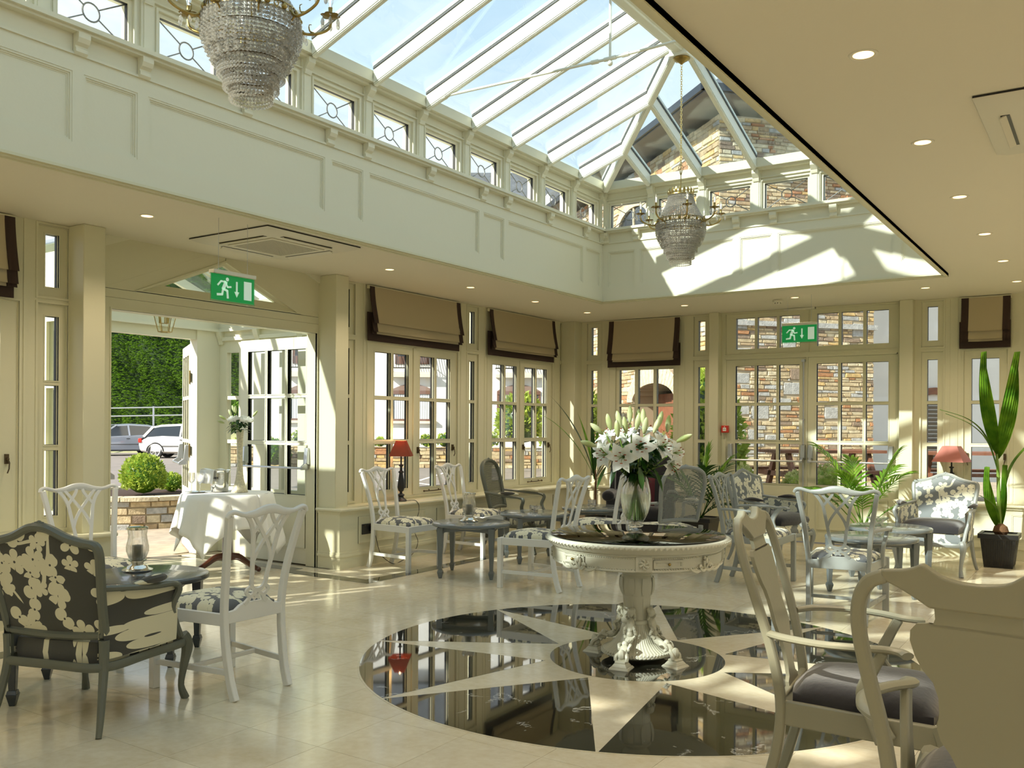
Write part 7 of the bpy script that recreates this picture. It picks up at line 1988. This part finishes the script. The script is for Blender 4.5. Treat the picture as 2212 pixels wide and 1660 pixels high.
# cars
def car(name, label, paint, lat, dep, ang):
    t = thing(name, label, 'car'); place(t, lat, dep, -.02, ang)
    SEC = [(-2.02, .42, .62, .62, .66), (-1.95, .30, .74, .74, .78), (-1.6, .22, .93, .84, .82), (-1.0, .20, .97, .85, .84), (0, .20, .93, .86, .85), (.75, .20, .90, .86, .84), (1.2, .20, .84, .85, .82), (1.7, .22, .74, .83, .76), (1.98, .28, .60, .76, .66), (2.08, .38, .52, .66, .58)]
    g = G(); vs = []; N = 10
    for x, zb, zt, wm, wt in SEC:
        half = [(wm * .82, zb), (wm * .98, zb + .08), (wm, (zb + zt) * .5), (wt * .98, zt - .05), (wt * .86, zt)]
        ring = half + [(-a, b) for a, b in half[::-1]]
        vs += [(x, a, b) for a, b in ring]
    fs = [tuple(range(N)), tuple(range(len(vs) - 1, len(vs) - N - 1, -1))]
    for i in range(len(SEC) - 1):
        for k in range(N): fs.append((i * N + k, i * N + (k + 1) % N, (i + 1) * N + (k + 1) % N, (i + 1) * N + k))
    fs = [tuple(reversed(f)) for f in fs]
    g.add(vs, fs); obj('body', g, paint, t, sharp=50)
    CB = [(-1.86, .86, .86, .74), (-1.55, .92, 1.32, .62), (-1.1, .94, 1.42, .60), (-.3, .92, 1.46, .60), (.25, .90, 1.42, .60), (1.05, .86, .93, .72)]
    for nm, m, k in (('glasshouse', DGL, 0), ('roof', paint, 1)):
        g = G(); vs = []
        for x, zb, zt, wt in CB:
            wb__ = .79
            if k == 0: ring = [(wb__, zb - .03), (wt + .02, zt - .05), (wt - .06, zt - .012), (-wt + .06, zt - .012), (-wt - .02, zt - .05), (-wb__, zb - .03)]
            else: ring = [(wt + .035, zt - .09 if zt > 1.2 else zb - .02), (wt + .03, zt - .05 if zt > 1.2 else zb), (wt - .06, zt), (-wt + .06, zt), (-wt - .03, zt - .05 if zt > 1.2 else zb), (-wt - .035, zt - .09 if zt > 1.2 else zb - .02)]
            vs += [(x, a, b) for a, b in ring]
        if k == 1: vs = vs[6:-6]
        n = len(vs) // 6; fs = [tuple(range(5, -1, -1)), tuple(range((n - 1) * 6, n * 6))]
        for i in range(n - 1):
            for q in range(6): fs.append((i * 6 + (q + 1) % 6, i * 6 + q, (i + 1) * 6 + q, (i + 1) * 6 + (q + 1) % 6))
        g.add(vs, fs); obj(nm, g, m, t, sharp=40)
    for s in (-1, 1):
        g = G()
        for p, q, w in (((-1.78, s * .78, .90), (-1.42, s * .655, 1.33), .05), ((-.25, s * .80, .90), (-.22, s * .63, 1.40), .035), ((1.02, s * .76, .90), (.28, s * .63, 1.40), .035)): g.sweep([p, q], w, .02, square=True, up=(0, 1, 0))
        obj('pillar', g, paint, t, sharp=0)
        for x in (-1.28, 1.30):
            g = G(); T = Matrix.Translation((x, s * .74, .30)) @ Matrix.Rotation(-s * pi / 2, 4, 'X'); g.T = T
            g.lathe([(.20, .09), (.28, .10), (.305, .07), (.305, -.10), (.2, -.10)], 28, cap=False); w_ = obj('wheel', g, mat('tyre', (.02, .02, .02), .8), t)
            g = G(T); g.lathe([(0, .085), (.05, .09), (.06, .07)], 20, cap=False); g.lathe([(.175, .085), (.21, .095), (.205, .02), (.0, .0)], 28, cap=False)
            for q in range(5):
                a = q * 2 * pi / 5; g.sweep([(.03 * cos(a), .03 * sin(a), .08), (.19 * cos(a), .19 * sin(a), .082)], .024, .012, n=4)
            obj('alloy_rim', g, mat('alloy', (.45, .44, .42), .4, metal=.3), w_)
            g = G(); g.lathe([(.34, .105), (.35, .115), (.34, .112)], 28, cap=False) if False else g.sweep([(x + .345 * cos(a * pi / 10), s * .835, .30 + .345 * sin(a * pi / 10)) for a in range(11)], .03, .025, n=6, up=(0, 1, 0)); obj('wheel_arch', g, BLACK, t)
        g = G(); g.ball((1.88, s * .58, .66), .13, 10, 6, .55); obj('headlight', g, mat('lamp_glass', (.7, .7, .7), .1), t)
        g = G(); g.box(-2.0, -1.86, s * .62, s * .80, .66, .84); obj('tail_light', g, RED, t, bevel=.02)
        g = G(); g.ball((.72, s * .90, .98), .09, 8, 5, .7); obj('wing_mirror', g, paint, t)
        g = G(); g.box(-1.0, .9, s * .862, s * .874, .50, .53); g.box(-.25, -.1, s * .865, s * .885, .76, .79); obj('door_trim', g, BLACK if paint is None else mat('trim_dark', (.05, .05, .05), .5), t, sharp=0)
    g = G(); g.box(2.02, 2.09, -.45, .45, .46, .58); g.box(2.0, 2.07, -.6, .6, .30, .36); obj('grille', g, BLACK, t, bevel=.01)
    g = G(); g.box(2.06, 2.10, -.26, .26, .38, .46); obj('number_plate', g, WHITE, t, sharp=0)
    return t
SILVP = mat('silver_blue_car_paint', (.34, .38, .46), .25, metal=.3, coat=1.0); WHTP = mat('white_car_paint', (.80, .79, .74), .25, coat=1.0)
car('silver_car', 'silver-blue hatchback facing us in the car park', SILVP, -18.1, 42.0, radians(218))
car('white_car', 'white hatchback parked side-on in the car park', WHTP, -13.75, 39.2, radians(2))
# round planter with box bushes
pt_ = thing('stone_planter', 'curved rubble-stone planter outside the porch', 'planter')
pcx, pcy = (T_X @ Vector((-5.42, 13.25, 0))).xy; pt_.location = (pcx, pcy, -.02)
g = G(); g.lathe([(1.17, 0), (1.17, .40), (1.0, .40), (.95, .38)], 48); obj('planter_core', g, MORT, pt_, sharp=0)
r_ = random.Random(21); z = 0
for row in range(4):
    h = (.095, .115, .10, .085)[row]; a = r_.uniform(0, .2)
    while a < 2 * pi - .05:
        L = r_.uniform(.12, .24); a1 = min(a + L, 2 * pi)
        g = G(); w = 1.185 + r_.uniform(0, .03); da = .009; vs = []
        for rr3, k in ((1.15, 0), (w, 1)):
            for aa, zz in ((a + da, z + .006), (a1 - da, z + .006), (a1 - da, z + h - .006), (a + da, z + h - .006)):
                q = .006 * k; zz = zz + (q if zz < z + h / 2 else -q); vs.append((rr3 * cos(aa), rr3 * sin(aa), zz))
        g.add(vs, [(0, 1, 5, 4), (1, 2, 6, 5), (2, 3, 7, 6), (3, 0, 4, 7), (4, 5, 6, 7)]); obj('stone', g, STN[r_.choice((0, 1, 2, 4, 5, 0, 6))], pt_, sharp=0)
        a = a1
    z += h
for k in range(16):
    a0, a1 = 2 * pi * k / 16 + .008, 2 * pi * (k + 1) / 16 - .008
    P = [(1.24 * cos(a0 + (a1 - a0) * i / 4), 1.24 * sin(a0 + (a1 - a0) * i / 4)) for i in range(5)] + [(.97 * cos(a1 - (a1 - a0) * i / 4), .97 * sin(a1 - (a1 - a0) * i / 4)) for i in range(5)]
    obj('coping_stone', G().prism(P, .395, .45), STN[4], pt_, sharp=0)
g = G(); g.lathe([(0, .445), (.5, .44), (.97, .415)], 32, cap=False); obj('soil', g, SOIL, pt_)
shrub('box_ball', 'large clipped box ball in the stone planter outside the porch', -5.13, 12.70, .40, .285, LEAFY, 2600, .034, 1.0, group=None, seed=60, inner=LEAFB)
shrub('box_ball', 'small clipped box ball behind the large one in the stone planter', -4.98, 13.35, .40, .145, LEAFY, 900, .03, 1.0, seed=61, inner=LEAFB)
